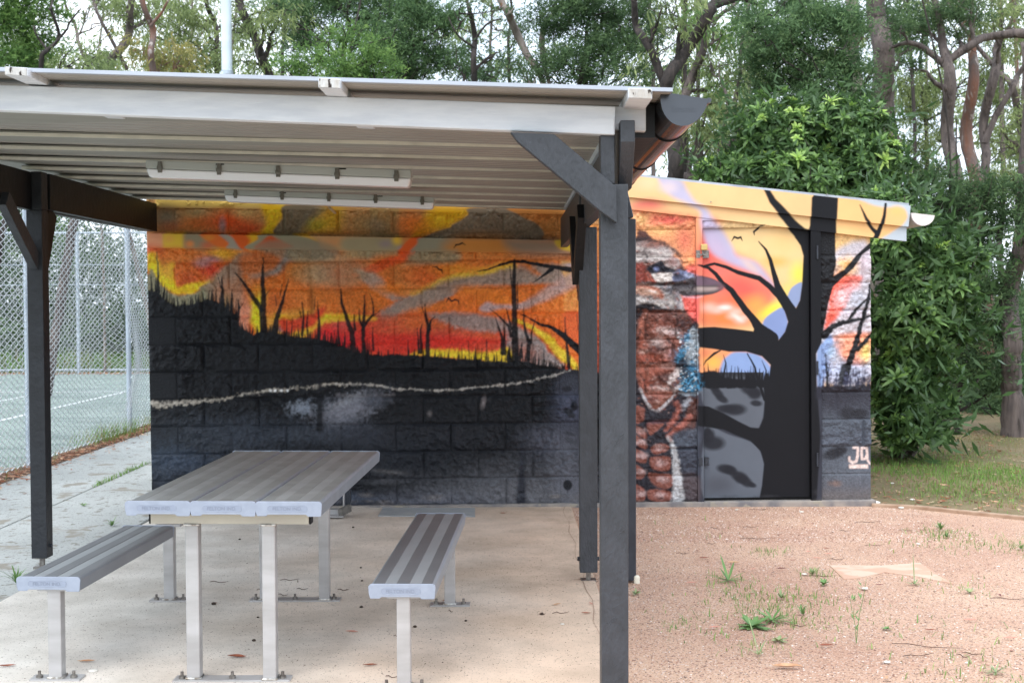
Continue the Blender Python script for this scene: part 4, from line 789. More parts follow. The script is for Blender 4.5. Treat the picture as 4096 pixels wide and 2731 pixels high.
q.prism([(sx0, 3.992, zs(sx0)+.010), (sx1, 3.992, zs(sx1)+.010), (sx1, 3.992, zs(sx1)+.013), (sx0, 3.992, zs(sx0)+.013)], (0, 5.1, 0)); q.build('roof_edge', M_sheet, shl)
q = MB(); p_ = PF(2557, 347, 4.03); q.cyl((p_.x, 4.03, p_.z-.01), .007, .014, 6); q.cyl((p_.x, 4.03, p_.z-.012), .011, .004, 12); q.build('screw', M_steel, shl)
# posts
M_lpost = mat('charcoal_post_shaded', s2l((40, 43, 48)), s2l((34, 36, 40)), scale=9, rough=.5, bump=.5, bscale=30, spec=.4)  # darker copy of the post colour, putting the left post's shade into it
def post(name, x0, x1, y0, dy, z0, z1, label=None):
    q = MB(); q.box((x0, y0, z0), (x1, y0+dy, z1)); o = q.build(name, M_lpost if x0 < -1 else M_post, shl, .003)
    if label: o['label'] = label
    return o
fx0 = PF(2404, 1500, YF).x; fx1 = PF(2513, 1500, YF).x
post('post', fx0, fx1, YF, .092, .09, 1.86, 'front post by the gutter')
q = MB()
for i in range(22):      # diagonal ridges and runs in the old paint
    z_ = RNG.uniform(.2, 1.5); x_ = RNG.uniform(fx0+.002, fx0+.05); l_ = RNG.uniform(.02, .04); q.tube([(x_, YF+.0005, z_), (x_+l_*.5, YF-.0002, z_+l_*.45), (x_+l_, YF+.0005, z_+l_*.8)], .0011, 5)
for i in range(26):
    z_ = RNG.uniform(.15, 1.8); x_ = RNG.uniform(fx0+.005, fx1-.012); q.tube([(x_, YF+.0005, z_), (x_+RNG.uniform(-.006, .006), YF, z_+RNG.uniform(.004, .02))], .0009, 5)
q.build('paint_ridges', M_post, shl)['kind'] = 'stuff'
pn = post('post', fx0, PF(2459, 700, YF).x, YF, .092, 1.861, 2.05); pn['label'] = 'notched top of the front post'
yb = 6.45; bx0 = (2318-2048)/F*yb; bx1 = (2389-2048)/F*yb
post('post', bx0, bx1, yb, .092, .070, 1.86, 'middle post on a steel stirrup')
post('post', bx0, bx0+.045, yb, .092, 1.861, 2.07)
lp = atY(113, 1436, 6.87); lx0 = lp.x; lx1 = atY(176, 1436, 6.87).x
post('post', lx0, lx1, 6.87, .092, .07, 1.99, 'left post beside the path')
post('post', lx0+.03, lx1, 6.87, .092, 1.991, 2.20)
# stirrups and bolts
for (cx, cy) in (((bx0+bx1)/2, yb+.045), ((lx0+lx1)/2, 6.915), ((fx0+fx1)/2, YF+.045)):
    q = MB(); q.box((cx-.012, cy-.012, zg(cy)), (cx+.012, cy+.012, .09)); q.box((cx-.04, cy-.03, zg(cy)-.01), (cx+.04, cy+.03, zg(cy)+.004)); q.build('stirrup', M_steel, shl)
    for s_ in (-1, 1): q = MB(); q.cyl((cx+s_*.045, cy, .135), .011, .012*s_, 6, (1, 0, 0)); q.build('bolt', M_darkmetal, shl)
# side beams
M_fr = M_post
bl0, bl1 = PF(2482, 500, 4.09).x, PF(2540, 500, 4.09).x
zt, zm, zb = PF(2500, 481, 4.09).z, PF(2500, 567, 4.09).z, PF(2500, 742, 4.09).z
q = MB(); q.prism([(bl0, 4.09, zt), (bl0, 4.09, zm), (bl0, 4.20, zb), (bl0, 9.1, zb+.02), (bl0, 9.1, zt+.02)], (bl1-bl0, 0, 0)); q.build('side_beam', M_post, shl, .003)
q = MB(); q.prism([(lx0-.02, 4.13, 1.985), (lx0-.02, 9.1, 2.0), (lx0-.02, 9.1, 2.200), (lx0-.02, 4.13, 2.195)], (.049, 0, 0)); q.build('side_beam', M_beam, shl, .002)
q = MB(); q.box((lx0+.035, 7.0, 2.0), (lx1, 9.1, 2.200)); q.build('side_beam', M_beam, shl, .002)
# braces
br = [(2041, 529), (2216, 536), (2464, 746), (2467, 893), (2402, 845), (2070, 567)]
q = MB(); q.prism([PF(*p, 4.085) for p in br], (0, .044, 0)); q.build('brace', M_post, shl, .003)
def ybrace(x, y0, z0, y1, z1, w_=.045, h=.09, m=M_post): q = MB(); q.beam((x, y0, z0), (x, y1, z1), w_, h, (0, -(z1-z0), y1-y0) if y1 > y0 else (0, z1-z0, y0-y1)); return q.build('brace', m, shl, .003)
xm = (lx0+lx1)/2
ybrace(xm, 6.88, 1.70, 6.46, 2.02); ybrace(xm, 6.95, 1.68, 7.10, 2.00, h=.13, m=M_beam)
xm = bl0+.02
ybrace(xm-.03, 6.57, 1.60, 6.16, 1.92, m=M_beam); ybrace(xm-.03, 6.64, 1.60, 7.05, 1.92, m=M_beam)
ybrace(bl0-.0, 4.21, 1.60, 4.62, 1.92, w_=.05)
# gutter
gx0, gx1 = PF(2646, 368, 4.05), PF(2830, 397, 4.05); gc = (gx0+gx1)/2; rad = (gx1.x-gx0.x)/2*1.03
tl = math.atan2(gx1.z-gx0.z, gx1.x-gx0.x)
q = MB(); half_gutter(q, gc.x, gc.z, rad, 4.05, 9.05, tl, 20, dp_=1.28); q.build('gutter', M_gutter, shl)
q = MB(); q.tube([(gx1.x+.004, 4.05, gx1.z-.004), (gx1.x+.004, 9.05, gx1.z-.004)], .009, 10); q.build('gutter_bead', M_gutter, shl)
for yy in (4.42, 5.36, 6.26, 7.2, 8.1):
    q = MB(); ps = []
    for k in range(15): t = math.pi+math.pi*k/14; ps.append((gc.x+math.cos(t)*rad*1.02*math.cos(tl)-math.sin(t)*rad*1.30*math.sin(tl), yy, gc.z+math.cos(t)*rad*1.02*math.sin(tl)+math.sin(t)*rad*1.30*math.cos(tl)))
    q.tube(ps, .004, 6); q.build('gutter_bracket', M_black, shl)
# gutter back board and downpipe
q = MB(); q.prism([(bl1+.002, 4.2, 2.02), (gx0.x-.004, 4.2, 2.02), (gx0.x-.004, 4.2, 2.13), (bl1+.002, 4.2, 2.13)], (0, 4.85, 0)); q.build('gutter_board', M_beam, shl)
q = MB(); dp = atY(2543, 1800, 6.45).x; q.box((dp-.085, 6.43, .03), (dp, 6.49, 1.90)); q.beam((dp-.04, 6.46, 1.90), (gc.x, 6.46, gc.z-rad+.01), .06, .06, (0, 1, 0)); q.build('downpipe', M_darkmetal, shl, .006)
q = MB(); q.box((dp-.012, 6.415, .0), (dp+.018, 6.45, .06)); q.build('pipe_foot', mat('white_pvc', s2l((225, 218, 200)), rough=.5), shl, .01)
# ------------------------------------------------------------------ text helper
def text_mesh(s, size, m, parent, origin_, xdir, updir, depth=.0006, name='lettering', spacing=1.0):
    cu = bpy.data.curves.new('lettering', 'FONT'); cu.body = s; cu.size = size; cu.extrude = depth; cu.align_x = 'CENTER'; cu.align_y = 'CENTER'; cu.space_character = spacing; cu.offset = 0
    t = bpy.data.objects.new('tmp', cu); scene.collection.objects.link(t); bpy.context.view_layer.update()
    me = bpy.data.meshes.new_from_object(t.evaluated_get(bpy.context.evaluated_depsgraph_get())); bpy.data.objects.remove(t)
    xd, ud = Vector(xdir).normalized(), Vector(updir).normalized(); nd = xd.cross(ud); O = Vector(origin_)-(origin(parent) if parent else Vector())
    me.transform(Matrix(((xd.x, ud.x, nd.x, O.x), (xd.y, ud.y, nd.y, O.y), (xd.z, ud.z, nd.z, O.z), (0, 0, 0, 1))))
    me.materials.clear(); me.materials.append(m); o = bpy.data.objects.new(name, me); return put(o, parent)
text_mesh('Stramit', .026, M_gutter, shl, (gc.x-.005, 4.0455, gc.z-.045), (1, 0, 0), (0, 0, 1), .001)
# ------------------------------------------------------------------ light fittings
M_fit = mat('grey_polycarbonate', s2l((186, 190, 186)), rough=.45); M_dif = mat('opal_diffuser', s2l((236, 238, 242)), rough=.25, coat=.3); M_clip = mat('clip_steel', s2l((120, 116, 108)), rough=.3, metal=.7)
def fitting(label, pa, pb, y, hb, hd):
    """pa, pb: photo positions of the lower corners of the diffuser"""
    a, b_ = atY(*pa, y), atY(*pb, y); t = thing('batten_light', label, 'ceiling light', (a+b_)/2, group='batten lights under the shelter ceiling')
    d = b_-a; n_ = Vector((0, 0, 1)); 
    def bar(z0, z1, w0, w1, ins=0):
        e = d.normalized()*ins
        return [(a+e)+Vector((0, -w0, z0)), (b_-e)+Vector((0, -w0, z0)), (b_-e)+Vector((0, w0, z0)), (a+e)+Vector((0, w0, z0)), (a)+Vector((0, -w1, z1)), (b_)+Vector((0, -w1, z1)), (b_)+Vector((0, w1, z1)), a+Vector((0, w1, z1))]
    BF = [(0,3,2,1),(4,5,6,7),(0,1,5,4),(1,2,6,5),(2,3,7,6),(3,0,4,7)]
    q = MB(); q.add(bar(0, hd, .045, .062, .012), BF); q.build('diffuser', M_dif, t, .010, seg=3)
    q = MB(); q.add(bar(hd+.001, hd+hb, .058, .055), BF); q.build('housing', M_fit, t, .004)
    for k in range(5):
        c = a+d*(.055+k*.2225); q = MB(); q.box((c.x-.010, y-.068, c.z+hd-.018), (c.x+.010, y-.058, c.z+hd+.034)); q.box((c.x-.013, y-.071, c.z+hd-.004), (c.x+.013, y-.066, c.z+hd+.014)); q.build('clip', M_clip, t, .002)
    for k in (.28, .74):
        c = a+d*k; q = MB(); q.box((c.x-.02, y-.0562, c.z+hd+hb-.010), (c.x+.02, y-.052, c.z+hd+hb-.004)); q.build('vent_slot', M_black, t)
    return t
fitting('long white batten light nearer the open front of the shelter', (597, 713), (1648, 752), 6.0, .040, .040)
fitting('white batten light nearer the mural wall, behind the longer looking one', (905, 808), (1738, 838), 7.6, .032, .038)
# ------------------------------------------------------------------ aluminium table and benches
M_alu = mat('anodised_plank', (.9, .9, .9), (1.0, 1.0, 1.0), scale=9, rough=.42, metal=.35, attr='paint', stretch=(1, .4, 1), spec=.5, lo=.4, hi=.6)
M_cap = mat('cast_end_cap', s2l((154, 162, 177)), s2l((146, 154, 169)), scale=30, rough=.5, metal=.25, spec=.5)
M_capd = mat('end_cap_recess', s2l((144, 152, 168)), rough=.55, metal=.25)
M_let = mat('raised_lettering', s2l((130, 137, 152)), rough=.5, metal=.25)
M_leg = mat('brushed_square_tube', s2l((164, 162, 161)), s2l((182, 181, 181)), scale=4, rough=.38, metal=.35, stretch=(1, 1, 4))
M_rail = mat('cream_square_tube', s2l((198, 192, 176)), s2l((184, 178, 164)), scale=5, rough=.45, metal=.1)
M_weld = mat('weld_bead', s2l((220, 220, 216)), s2l((140, 130, 118)), scale=60, rough=.3, metal=.6)
PW = .236; PH = .050
def plank(o_, d, wv, Ln, parent, cols, dusty=0):
    """o_: front-left top corner, d: unit length direction, wv: unit width direction"""
    o_, d, wv = Vector(o_), Vector(d), Vector(wv); upv = wv.cross(d).normalized()
    if upv.z < 0: upv = -upv
    prof = [(0, -PH), (0, -.010), (.003, -.003), (.010, 0)]; cs = [cols[0]]*3
    W = PW; es = [.010, .050, .052, .093, .095, .141, .143, .184, .186, W-.010]; hs_ = [0, 0, -.0012, -.0012, 0, 0, -.0012, -.0012, 0, 0]; cc = [0, 0, 1, 1, 0, 0, 1, 1, 0]
    prof = [(0, -PH), (0, -.010), (.003, -.003)]+[(e, h) for e, h in zip(es, hs_)]+[(W-.003, -.003), (W, -.010), (W, -PH), (W-.03, -PH), (W-.03, -PH+.01), (.03, -PH+.01), (.03, -PH)]
    seg = [cols[2], cols[2], cols[2]]+[cols[k] for k in cc]+[cols[2]]*8
    V, Fq, C = [], [], []; NL = 24
    for i in range(len(prof)):
        a, b_ = prof[i], prof[(i+1) % len(prof)]
        for j in range(NL):
            y0, y1 = Ln*j/NL, Ln*(j+1)/NL; k = len(V)
            for (e, h), y in ((a, y0), (b_, y0), (b_, y1), (a, y1)): V.append(o_+wv*e+upv*h+d*y)
            g = 1+RNG.uniform(-.10, .05)*dusty; C += [[c_*g for c_ in seg[i]]]*4; Fq.append((k, k+1, k+2, k+3))
    return npmesh('plank', [tuple(v) for v in V], Fq, M_alu, parent, color=np.array(C), smooth=False)
def end_cap(o_, d, wv, parent, facing):
    """facing -1: at the near end"""
    o_, d, wv = Vector(o_), Vector(d), Vector(wv); W = PW+.004; pts = []
    def arc(cx, cz, r, a0, a1, n=5): return [(cx+r*math.cos(a0+(a1-a0)*k/n), cz+r*math.sin(a0+(a1-a0)*k/n)) for k in range(n+1)]
    pts = arc(W-.013, -.012, .014, 0, math.pi/2)+arc(.009, -.012, .014, math.pi/2, math.pi)+[(-.003, -.036), (.001, -.050), (.003, -.0525), (.036, -.0525), (.042, -.047), (W-.058, -.047), (W-.050, -.054), (W-.006, -.054), (W-.002, -.050)]
    P = [o_+wv*(x-.002)+Vector((0, 0, z)) for x, z in pts]; q = MB()
    if facing < 0: q.prism([p-d*.007 for p in P], d*.007)
    else: q.prism(P, d*.007)
    c = q.build('end_cap', M_cap, parent, .0015)
    if facing < 0:
        cx = .112; st = arc(cx+.062, -.025, .0115, -math.pi/2, math.pi/2, 8)+arc(cx-.062, -.025, .0115, math.pi/2, 1.5*math.pi, 8)
        q = MB(); q.prism([o_+wv*x+Vector((0, 0, z))-d*.0075 for x, z in st], d*.0005); q.build('recess', M_capd, c)
        q = MB(); q.tube([o_+wv*x+Vector((0, 0, z))-d*.0075 for x, z in st+st[:1]], .0010, 6); q.build('rim', M_cap, c)
        text_mesh('FELTON IND.', .0185, M_let, c, o_+wv*cx+Vector((0, 0, -.0255))-d*.0078, wv, (0, 0, 1), .0007, spacing=1.0)
    return c
def leg(q, x, y, z0, z1, w_=.05):
    z0 = z0+zg(y) if z0 < .1 else z0
    q.box((x-w_/2, y-w_/2, z0), (x+w_/2, y+w_/2, z1))
def foot(t, x0, x1, y, w_=.07, bolts=2):
    g = zg(y-w_/2)-.001; q = MB(); q.box((x0, y-w_/2, g), (x1, y+w_/2, g+.008)); q.build('base_plate', M_leg, t, .001)
    for k in range(bolts):
        x = x0+.03+(x1-x0-.06)*k/(bolts-1); q = MB(); q.cyl((x, y-.008, g+.008), .013, .010, 6); q.cyl((x, y-.008, g+.018), .006, .016, 8); q.build('anchor_bolt', M_steel, t)
def weld(t, x, y, z, w_=.05):
    q = MB(); r = w_/2+.002; ps = [(x-r, y-r, z), (x+r, y-r, z), (x+r, y+r, z), (x-r, y+r, z), (x-r, y-r, z)]; q.tube(ps, .0045, 6); q.build('weld', M_weld, t)
C_a, C_b, C_s = s2l((116, 119, 123)), s2l((158, 163, 167)), s2l((146, 151, 158))
def seat(label, fl_, fr_, bl_, br_, z, cols, legs):
    A0, A1, B0, B1 = atZ(*fl_, z), atZ(*fr_, z), atZ(*bl_, z), atZ(*br_, z)
    c0, c1 = (A0+A1)/2, (B0+B1)/2; d = (c1-c0); Ln = d.length; d.normalize(); wv = Vector((d.y, -d.x, 0))
    t = thing('bench', label, 'bench', (c0.x, (c0.y+c1.y)/2, 0), group='aluminium benches beside the table'); o_ = c0-wv*PW/2
    plank(o_, d, wv, Ln, t, cols); end_cap(o_, d, wv, t, -1); end_cap(o_+d*Ln, d, wv, t, 1)
    for (px, py), e in legs:
        p = atG(px, py); ct = c0+d*((p.y+.03-c0.y)/d.y); x = ct.x+e; y = p.y+.03
        q = MB(); leg(q, x, y, .008, z-PH-.0005); q.build('leg', M_leg, t, .004); weld(t, x, y, .011+zg(y)); foot(t, x-.095, x+.095, y)
        q = MB(); q.box((x-.06, y-.03, z-PH-.004), (x+.06, y+.03, z-PH+.008)); q.build('bracket', M_leg, t)
    return t
seat('silver bench right of the table, its whole striped top in view', (1481, 2333), (1740, 2336), (1664, 2052), (1861, 2053), .45, (C_a, C_b, C_s), [((1600, 2760), .0), ((1750, 2425), .055)])
lbk = atZ(68, 2306, .45); d_ = Vector((2190-68, 1290-2306)); k_ = 0.0
seat('silver bench left of the table, its far end hidden by the table top', (68, 2306), (326, 2306), (492, 2104), (693, 2100), .45, (C_a, C_b, C_s), [((250, 2722), .012), ((655, 2406), .0)])
TF, TR_, TBk = atZ(503, 2003, .75), atZ(1290, 2006, .75), (atZ(928, 1802, .75)+atZ(1523, 1805, .75))/2
c0 = (TF+TR_)/2; d = TBk-c0; Ln = d.length; d.normalize(); wv = (TR_-TF).normalized()
tbl = thing('picnic_table', 'three plank silver aluminium picnic table with embossed end caps', 'table', (c0.x, (c0.y+TBk.y)/2, 0))
C_t0, C_t1, C_ts = s2l((146, 149, 149)), s2l((160, 163, 164)), s2l((146, 151, 158))
for k in range(3):
    o_ = c0+wv*(-1.5*PW-.006+k*(PW+.006)); plank(o_, d, wv, Ln, tbl, (C_t0, C_t1, C_ts), 1); end_cap(o_, d, wv, tbl, -1); end_cap(o_+d*Ln, d, wv, tbl, 1)
def tpt(u, v, z=0): p = c0+wv*u+d*v; return Vector((p.x, p.y, z))
def uv_(px, py): p = atG(px, py)-c0; return p.dot(wv), p.dot(d)
for u0_, v in ((.5*(uv_(787, 2716)[0]+uv_(1083, 2716)[0]), .125), (uv_(1317, 2408)[0]-.145, uv_(1317, 2400)[1])):
    cc0 = c0; 
    def tpt(u, v, z=0, u0_=u0_): p = cc0+wv*(u+u0_)+d*v; return Vector((p.x, p.y, z))
    a, b_ = tpt(-.30, v), tpt(.30, v); q = MB(); q.beam((a.x, a.y, .75-PH-.026), (b_.x, b_.y, .75-PH-.026), .05, .05); q.build('cross_rail', M_rail, tbl, .003)
    for s_ in (-1, 1):
        e = tpt(.303*s_, v); e2 = tpt(.300*s_, v); q = MB(); q.beam((e2.x, e2.y, .75-PH-.026), (e.x+.004*s_, e.y, .75-PH-.026), .051, .051); q.build('end_plug', M_black, tbl, .003)
        p = tpt(.145*s_, v); q = MB(); leg(q, p.x, p.y, .008, .75-PH-.052); q.build('leg', M_leg, tbl, .004); weld(tbl, p.x, p.y, .011+zg(p.y)); weld(tbl, p.x, p.y, .75-PH-.054)
    m0, m1 = tpt(-.22, v), tpt(.22, v); foot(tbl, m0.x, m1.x, (m0.y+m1.y)/2, bolts=3)
# small bracket post with plate and timber chock by the wall
p = atG(1380, 2074); t = thing('steel_stand', 'small steel stand on a base plate against the dark wall behind the table', 'stand', (p.x, p.y+.2, 0))
q = MB(); q.box((p.x-.02, p.y+.16, .02), (p.x+.018, p.y+.20, .30)); q.build('upright', M_darkmetal, t, .002)
q = MB(); q.box((p.x-.028, p.y+.10, .02), (p.x-.018, p.y+.14, .27)); q.box((p.x-.13, p.y+.09, .0), (p.x-.01, p.y+.15, .04)); q.build('bracket', M_leg, t, .002)
q = MB(); q.box((p.x-.14, p.y-.01, .0), (p.x-.01, p.y+.09, .008)); q.build('base_plate', M_leg, t)
q = MB(); q.beam((p.x-.035, p.y+.01, .03), (p.x+.015, p.y+.13, .045), .035, .05); tag(q.build('timber_chock', mat('grey_weathered_timber', s2l((112, 108, 102)), s2l((92, 90, 86)), scale=30, rough=.8), None, .004), 'weathered grey timber offcut lying on the stand base plate by the wall', 'wood block')
a, b_, c_, e_ = atG(1512, 2066), atG(1900, 2068), atG(1900, 2034), atG(1532, 2033)
q = MB(); q.prism([(v.x, v.y, v.z+.002) for v in (a, b_, c_, e_)], (0, 0, .006)); tag(q.build('metal_sheet', mat('grey_flat_sheet', s2l((150, 154, 158)), s2l((170, 170, 168)), scale=10, rough=.5)), 'flat grey metal sheet lying on the slab against the wall', 'metal sheet')
# ------------------------------------------------------------------ ground, slab, paths, court
def sheet(name, poly, z, m, label=None):
    q = MB(); q.add([(x, y, z(y) if callable(z) else z) for x, y in poly], [tuple(range(len(poly)))]); return structure(q.build(name, m))
M_forest = mat('forest_floor', s2l((96, 84, 62)), s2l((92, 104, 62)), scale=.6, rough=.95, bump=.8, bscale=12, bdist=.05, speck=[(s2l((150, 124, 96)), 26, .6), (s2l((54, 46, 38)), 18, .64)])
M_gravel = mat('pink_granite_gravel', s2l((186, 147, 124)), s2l((205, 170, 145)), scale=1.2, rough=.9, bump=1.0, bscale=70, bdist=.02, speck=[(s2l((112, 82, 72)), 100, .585), (s2l((214, 200, 190)), 120, .61), (s2l((80, 60, 54)), 70, .65)])
M_slab = None
def slab_material():
    m = mat('shelter_slab', s2l((200, 196, 187)), s2l((214, 210, 202)), scale=1.3, rough=.8, bump=.35, bscale=90, bdist=.004, speck=[(s2l((96, 90, 84)), 130, .64), (s2l((120, 112, 104)), 60, .69), (s2l((222, 218, 210)), 40, .72)])
    n = m.node_tree; N = n.nodes; lk = n.links.new; b = N['Principled BSDF']; src = b.inputs['Base Color'].links[0].from_socket
    t = N.new('ShaderNodeTexCoord'); sp = N.new('ShaderNodeSeparateXYZ'); lk(t.outputs['Object'], sp.inputs[0])
    no = N.new('ShaderNodeTexNoise'); no.inputs['Scale'].default_value = 1.4; no.inputs['Detail'].default_value = 4; lk(t.outputs['Object'], no.inputs['Vector'])
    a = N.new('ShaderNodeMath'); a.operation = 'MULTIPLY_ADD'; a.inputs[1].default_value = 1.6; lk(no.outputs['Fac'], a.inputs[0]); lk(sp.outputs['X'], a.inputs[2])
    st = N.new('ShaderNodeTexNoise'); st.inputs['Scale'].default_value = 2.6; st.inputs['Detail'].default_value = 7; st.inputs['Roughness'].default_value = .7; lk(t.outputs['Object'], st.inputs['Vector'])
    sr = N.new('ShaderNodeValToRGB'); sr.color_ramp.elements[0].position = .34; sr.color_ramp.elements[1].position = .62; sr.color_ramp.elements[0].color = (.82, .81, .80, 1); sr.color_ramp.elements[1].color = (1.05, 1.05, 1.05, 1); lk(st.outputs['Fac'], sr.inputs['Fac'])
    sq = N.new('ShaderNodeMix'); sq.data_type = 'RGBA'; sq.blend_type = 'MULTIPLY'; sq.inputs[0].default_value = 1; lk(src, sq.inputs[6]); lk(sr.outputs['Color'], sq.inputs[7]); src = sq.outputs[2]
    mr = N.new('ShaderNodeMapRange'); mr.inputs['From Min'].default_value = -1.1; mr.inputs['From Max'].default_value = 1.0; mr.inputs['To Max'].default_value = 1.0; lk(a.outputs[0], mr.inputs['Value'])
    q = N.new('ShaderNodeMix'); q.data_type = 'RGBA'; q.blend_type = 'MULTIPLY'; lk(mr.outputs['Result'], q.inputs[0]); lk(src, q.inputs[6]); q.inputs[7].default_value = (1.0, .78, .64, 1)
    lk(q.outputs[2], b.inputs['Base Color']); return m
M_slab = slab_material()
M_path = mat('pale_concrete_path', s2l((158, 162, 160)), s2l((176, 180, 178)), scale=1.2, rough=.85, bump=.7, bscale=50, bdist=.006, speck=[(s2l((112, 114, 112)), 60, .60), (s2l((128, 126, 118)), 12, .60), (s2l((138, 134, 124)), 3, .60)])
M_court = mat('faded_green_court', s2l((112, 126, 120)), s2l((126, 140, 133)), scale=.8, rough=.8, speck=[(s2l((92, 108, 102)), 2.2, .56), (s2l((134, 120, 100)), 9, .66), (s2l((84, 98, 92)), 5, .62)], stretch=(.4, 1.6, 1))
M_line = mat('white_court_paint', s2l((226, 230, 230)), rough=.7)
M_soil = mat('dark_soil', s2l((96, 78, 62)), s2l((70, 56, 46)), scale=4, rough=.95, bump=.8, bscale=30, bdist=.03, speck=[(s2l((160, 130, 105)), 30, .62)])
M_grassbase = mat('grassy_soil', s2l((98, 96, 62)), s2l((134, 114, 88)), scale=1.4, rough=.95, bump=.8, bscale=24, bdist=.03, speck=[(s2l((150, 130, 104)), 20, .62)])
M_edge = mat('timber_edging', s2l((150, 122, 100)), s2l((176, 150, 128)), scale=12, rough=.85, bump=.4, bscale=30)
sheet('ground', [(-300, -60), (300, -60), (300, 500), (-300, 500)], -.045, M_forest)
sheet('gravel', [(.40, 1.2), (7.5, 1.2), (7.5, 7.0), (5.2, 7.6), (4.0, 8.15), (3.5, 8.42), (3.1, 8.78), (2.85, 9.0), (2.6, 9.15), (.40, 9.15)], lambda y: -.02+(9.15-y)*.0168-.006, M_gravel)
q = MB(); q.prism([(-2.495, .5, zg(.5)), (-2.495, 9.15, -.02), (-2.495, 9.15, -.2), (-2.495, .5, -.12)], (2.925, 0, 0)); structure(q.build('shelter_slab', M_slab, None, .006))
q = MB(); q.box((-4.22, .5, -.12), (-3.385, 9.09, -.001)); structure(q.build('path', M_path, None, .006))
q = MB(); q.box((-3.375, .5, -.12), (-2.505, 9.09, -.001)); structure(q.build('path', M_path, None, .006))
q = MB(); q.box((-4.22, 9.10, -.12), (-3.385, 22, -.002)); structure(q.build('path', M_path, None, .006))
q = MB(); q.box((-3.375, 9.10, -.12), (-2.70, 22, -.002)); structure(q.build('path', M_path, None, .006))
sheet('soil_strip', [(-4.52, 2), (-4.2, 2), (-4.2, 27.4), (-4.52, 27.4)], -.012, M_soil)
q = MB(); q.box((-24, 3, -.1), (-4.50, 27.0, -.008)); structure(q.build('tennis_court', M_court))
for x0, y0, x1, y1 in ((-6.58, 5, -6.53, 21.2), (-7.90, 5, -7.85, 21.2), (-16.0, 21.15, -6.53, 21.22), (-16, 15.7, -7.9, 15.75)):
    q = MB(); q.add([(x0, y0, -.004), (x1, y0, -.004), (x1, y1, -.004), (x0, y1, -.004)], [(0, 1, 2, 3)]); structure(q.build('court_line', M_line))
sheet('grass_ground', [(2.6, 9.2), (2.85, 9.0), (3.1, 8.78), (3.5, 8.42), (4.0, 8.15), (5.2, 7.6), (7.5, 7.0), (30, 4), (30, 26), (2.6, 26)], -.024, M_grassbase)
# worn concrete patch in the gravel
cp = [atG(*p) for p in ((3318, 2257), (3525, 2258), (3680, 2247), (3760, 2303), (3820, 2332), (3660, 2300), (3540, 2285), (3420, 2310), (3375, 2312))]
structure(MB().prism([(v.x, v.y, v.z-.006) for v in cp], (0, 0, .0035)).build('concrete_patch', mat('dusty_concrete', s2l((198, 174, 154)), s2l((190, 154, 132)), scale=5, lo=.46, hi=.56, rough=.9, bump=.3, bscale=60)))
# timber edging
ed = [(2.62, 9.08), (2.9, 8.98), (3.14, 8.76), (3.53, 8.40), (4.03, 8.13), (5.2, 7.58), (7.5, 6.98)]
for (a, b_), (c_, d_) in zip(ed, ed[1:]):
    pass
q = MB()
for i in range(len(ed)-1):
    q.beam((*ed[i], zg(ed[i][1])-.012), (*ed[i+1], zg(ed[i+1][1])-.012), .055, .06)
tag(q.build('timber_edging', M_edge, None, .004), 'curved brown timber edging strip between the gravel and the grass', 'edging')
# crack line in the slab
M_crack = mat('crack_dirt', s2l((172, 142, 122)), s2l((146, 120, 104)), scale=30, rough=.95)
pts = [(.372+.012*math.sin(i*1.7)+RNG.uniform(-.003, .003), 2.5+i*.22) for i in range(31)]; q = MB()
for i in range(len(pts)-1):
    (x0, y0), (x1, y1) = pts[i], pts[i+1]; w0 = .0008+.0014*RNG.random(); z0_, z1_ = zg(y0)+.0015, zg(y1)+.0015; q.add([(x0-w0, y0, z0_), (x0+w0, y0, z0_), (x1+w0, y1, z1_), (x1-w0, y1, z1_)], [(0, 1, 2, 3)])
structure(q.build('slab_crack', M_crack))
# gravel stones (uncountable)
def stones(n, region, smin, smax, m, name, z=0., kind='stuff'):
    X = RNG.uniform(region[0], region[1], n); Y = region[2]+(region[3]-region[2])*RNG.random(n)**1.4; s_ = smin+(smax-smin)*RNG.random(n)**3
    O = np.array([(1,0,0),(0,1,0),(-1,0,0),(0,-1,0),(0,0,.7),(0,0,-.7)], float); Ft = np.array([(0,1,4),(1,2,4),(2,3,4),(3,0,4)])
    ang = RNG.random(n)*6.28; c, s2 = np.cos(ang), np.sin(ang); J = RNG.uniform(.7, 1.3, (n, 6, 3)); P = O[None]*J*s_[:, None, None]
    V = np.stack([P[..., 0]*c[:, None]-P[..., 1]*s2[:, None]+X[:, None], P[..., 0]*s2[:, None]+P[..., 1]*c[:, None]+Y[:, None], P[..., 2]+z+zga(X, Y)[:, None]], -1)
    V[:, 4, 2] += 0
    Fq = (Ft[None]+np.arange(n)[:, None, None]*6).reshape(-1, 3)
    return structure(npmesh(name, V.reshape(-1, 3), Fq, m, smooth=False, shade=np.repeat(RNG.random(n), 6), nv=3), kind)
M_stone = leafmat('granite_chips', [(0, s2l((110, 82, 72))), (.35, s2l((178, 136, 116))), (.75, s2l((206, 176, 158))), (1, s2l((232, 222, 214)))], 0, .8)
def in_gravel(): pass
stones(60000, (.44, 4.9, 3.9, 8.2), .0015, .0055, M_stone, 'gravel_chips', -.005)
stones(14000, (.44, 2.9, 7.6, 9.05), .002, .007, M_stone, 'gravel_chips', -.005)
stones(260, (.44, 4.6, 4.0, 9.0), .004, .011, M_stone, 'gravel_chips', -.003)
M_grit = leafmat('slab_grit', [(0, s2l((70, 60, 54))), (.6, s2l((120, 100, 88))), (1, s2l((180, 160, 148)))], 0, .9)
stones(9000, (-2.4, .42, 3.9, 9.1), .001, .0030, M_grit, 'grit', .0005)
stones(700, (-2.0, .5, 4.5, 7.6), .001, .004, M_grit, 'grit', .0005)
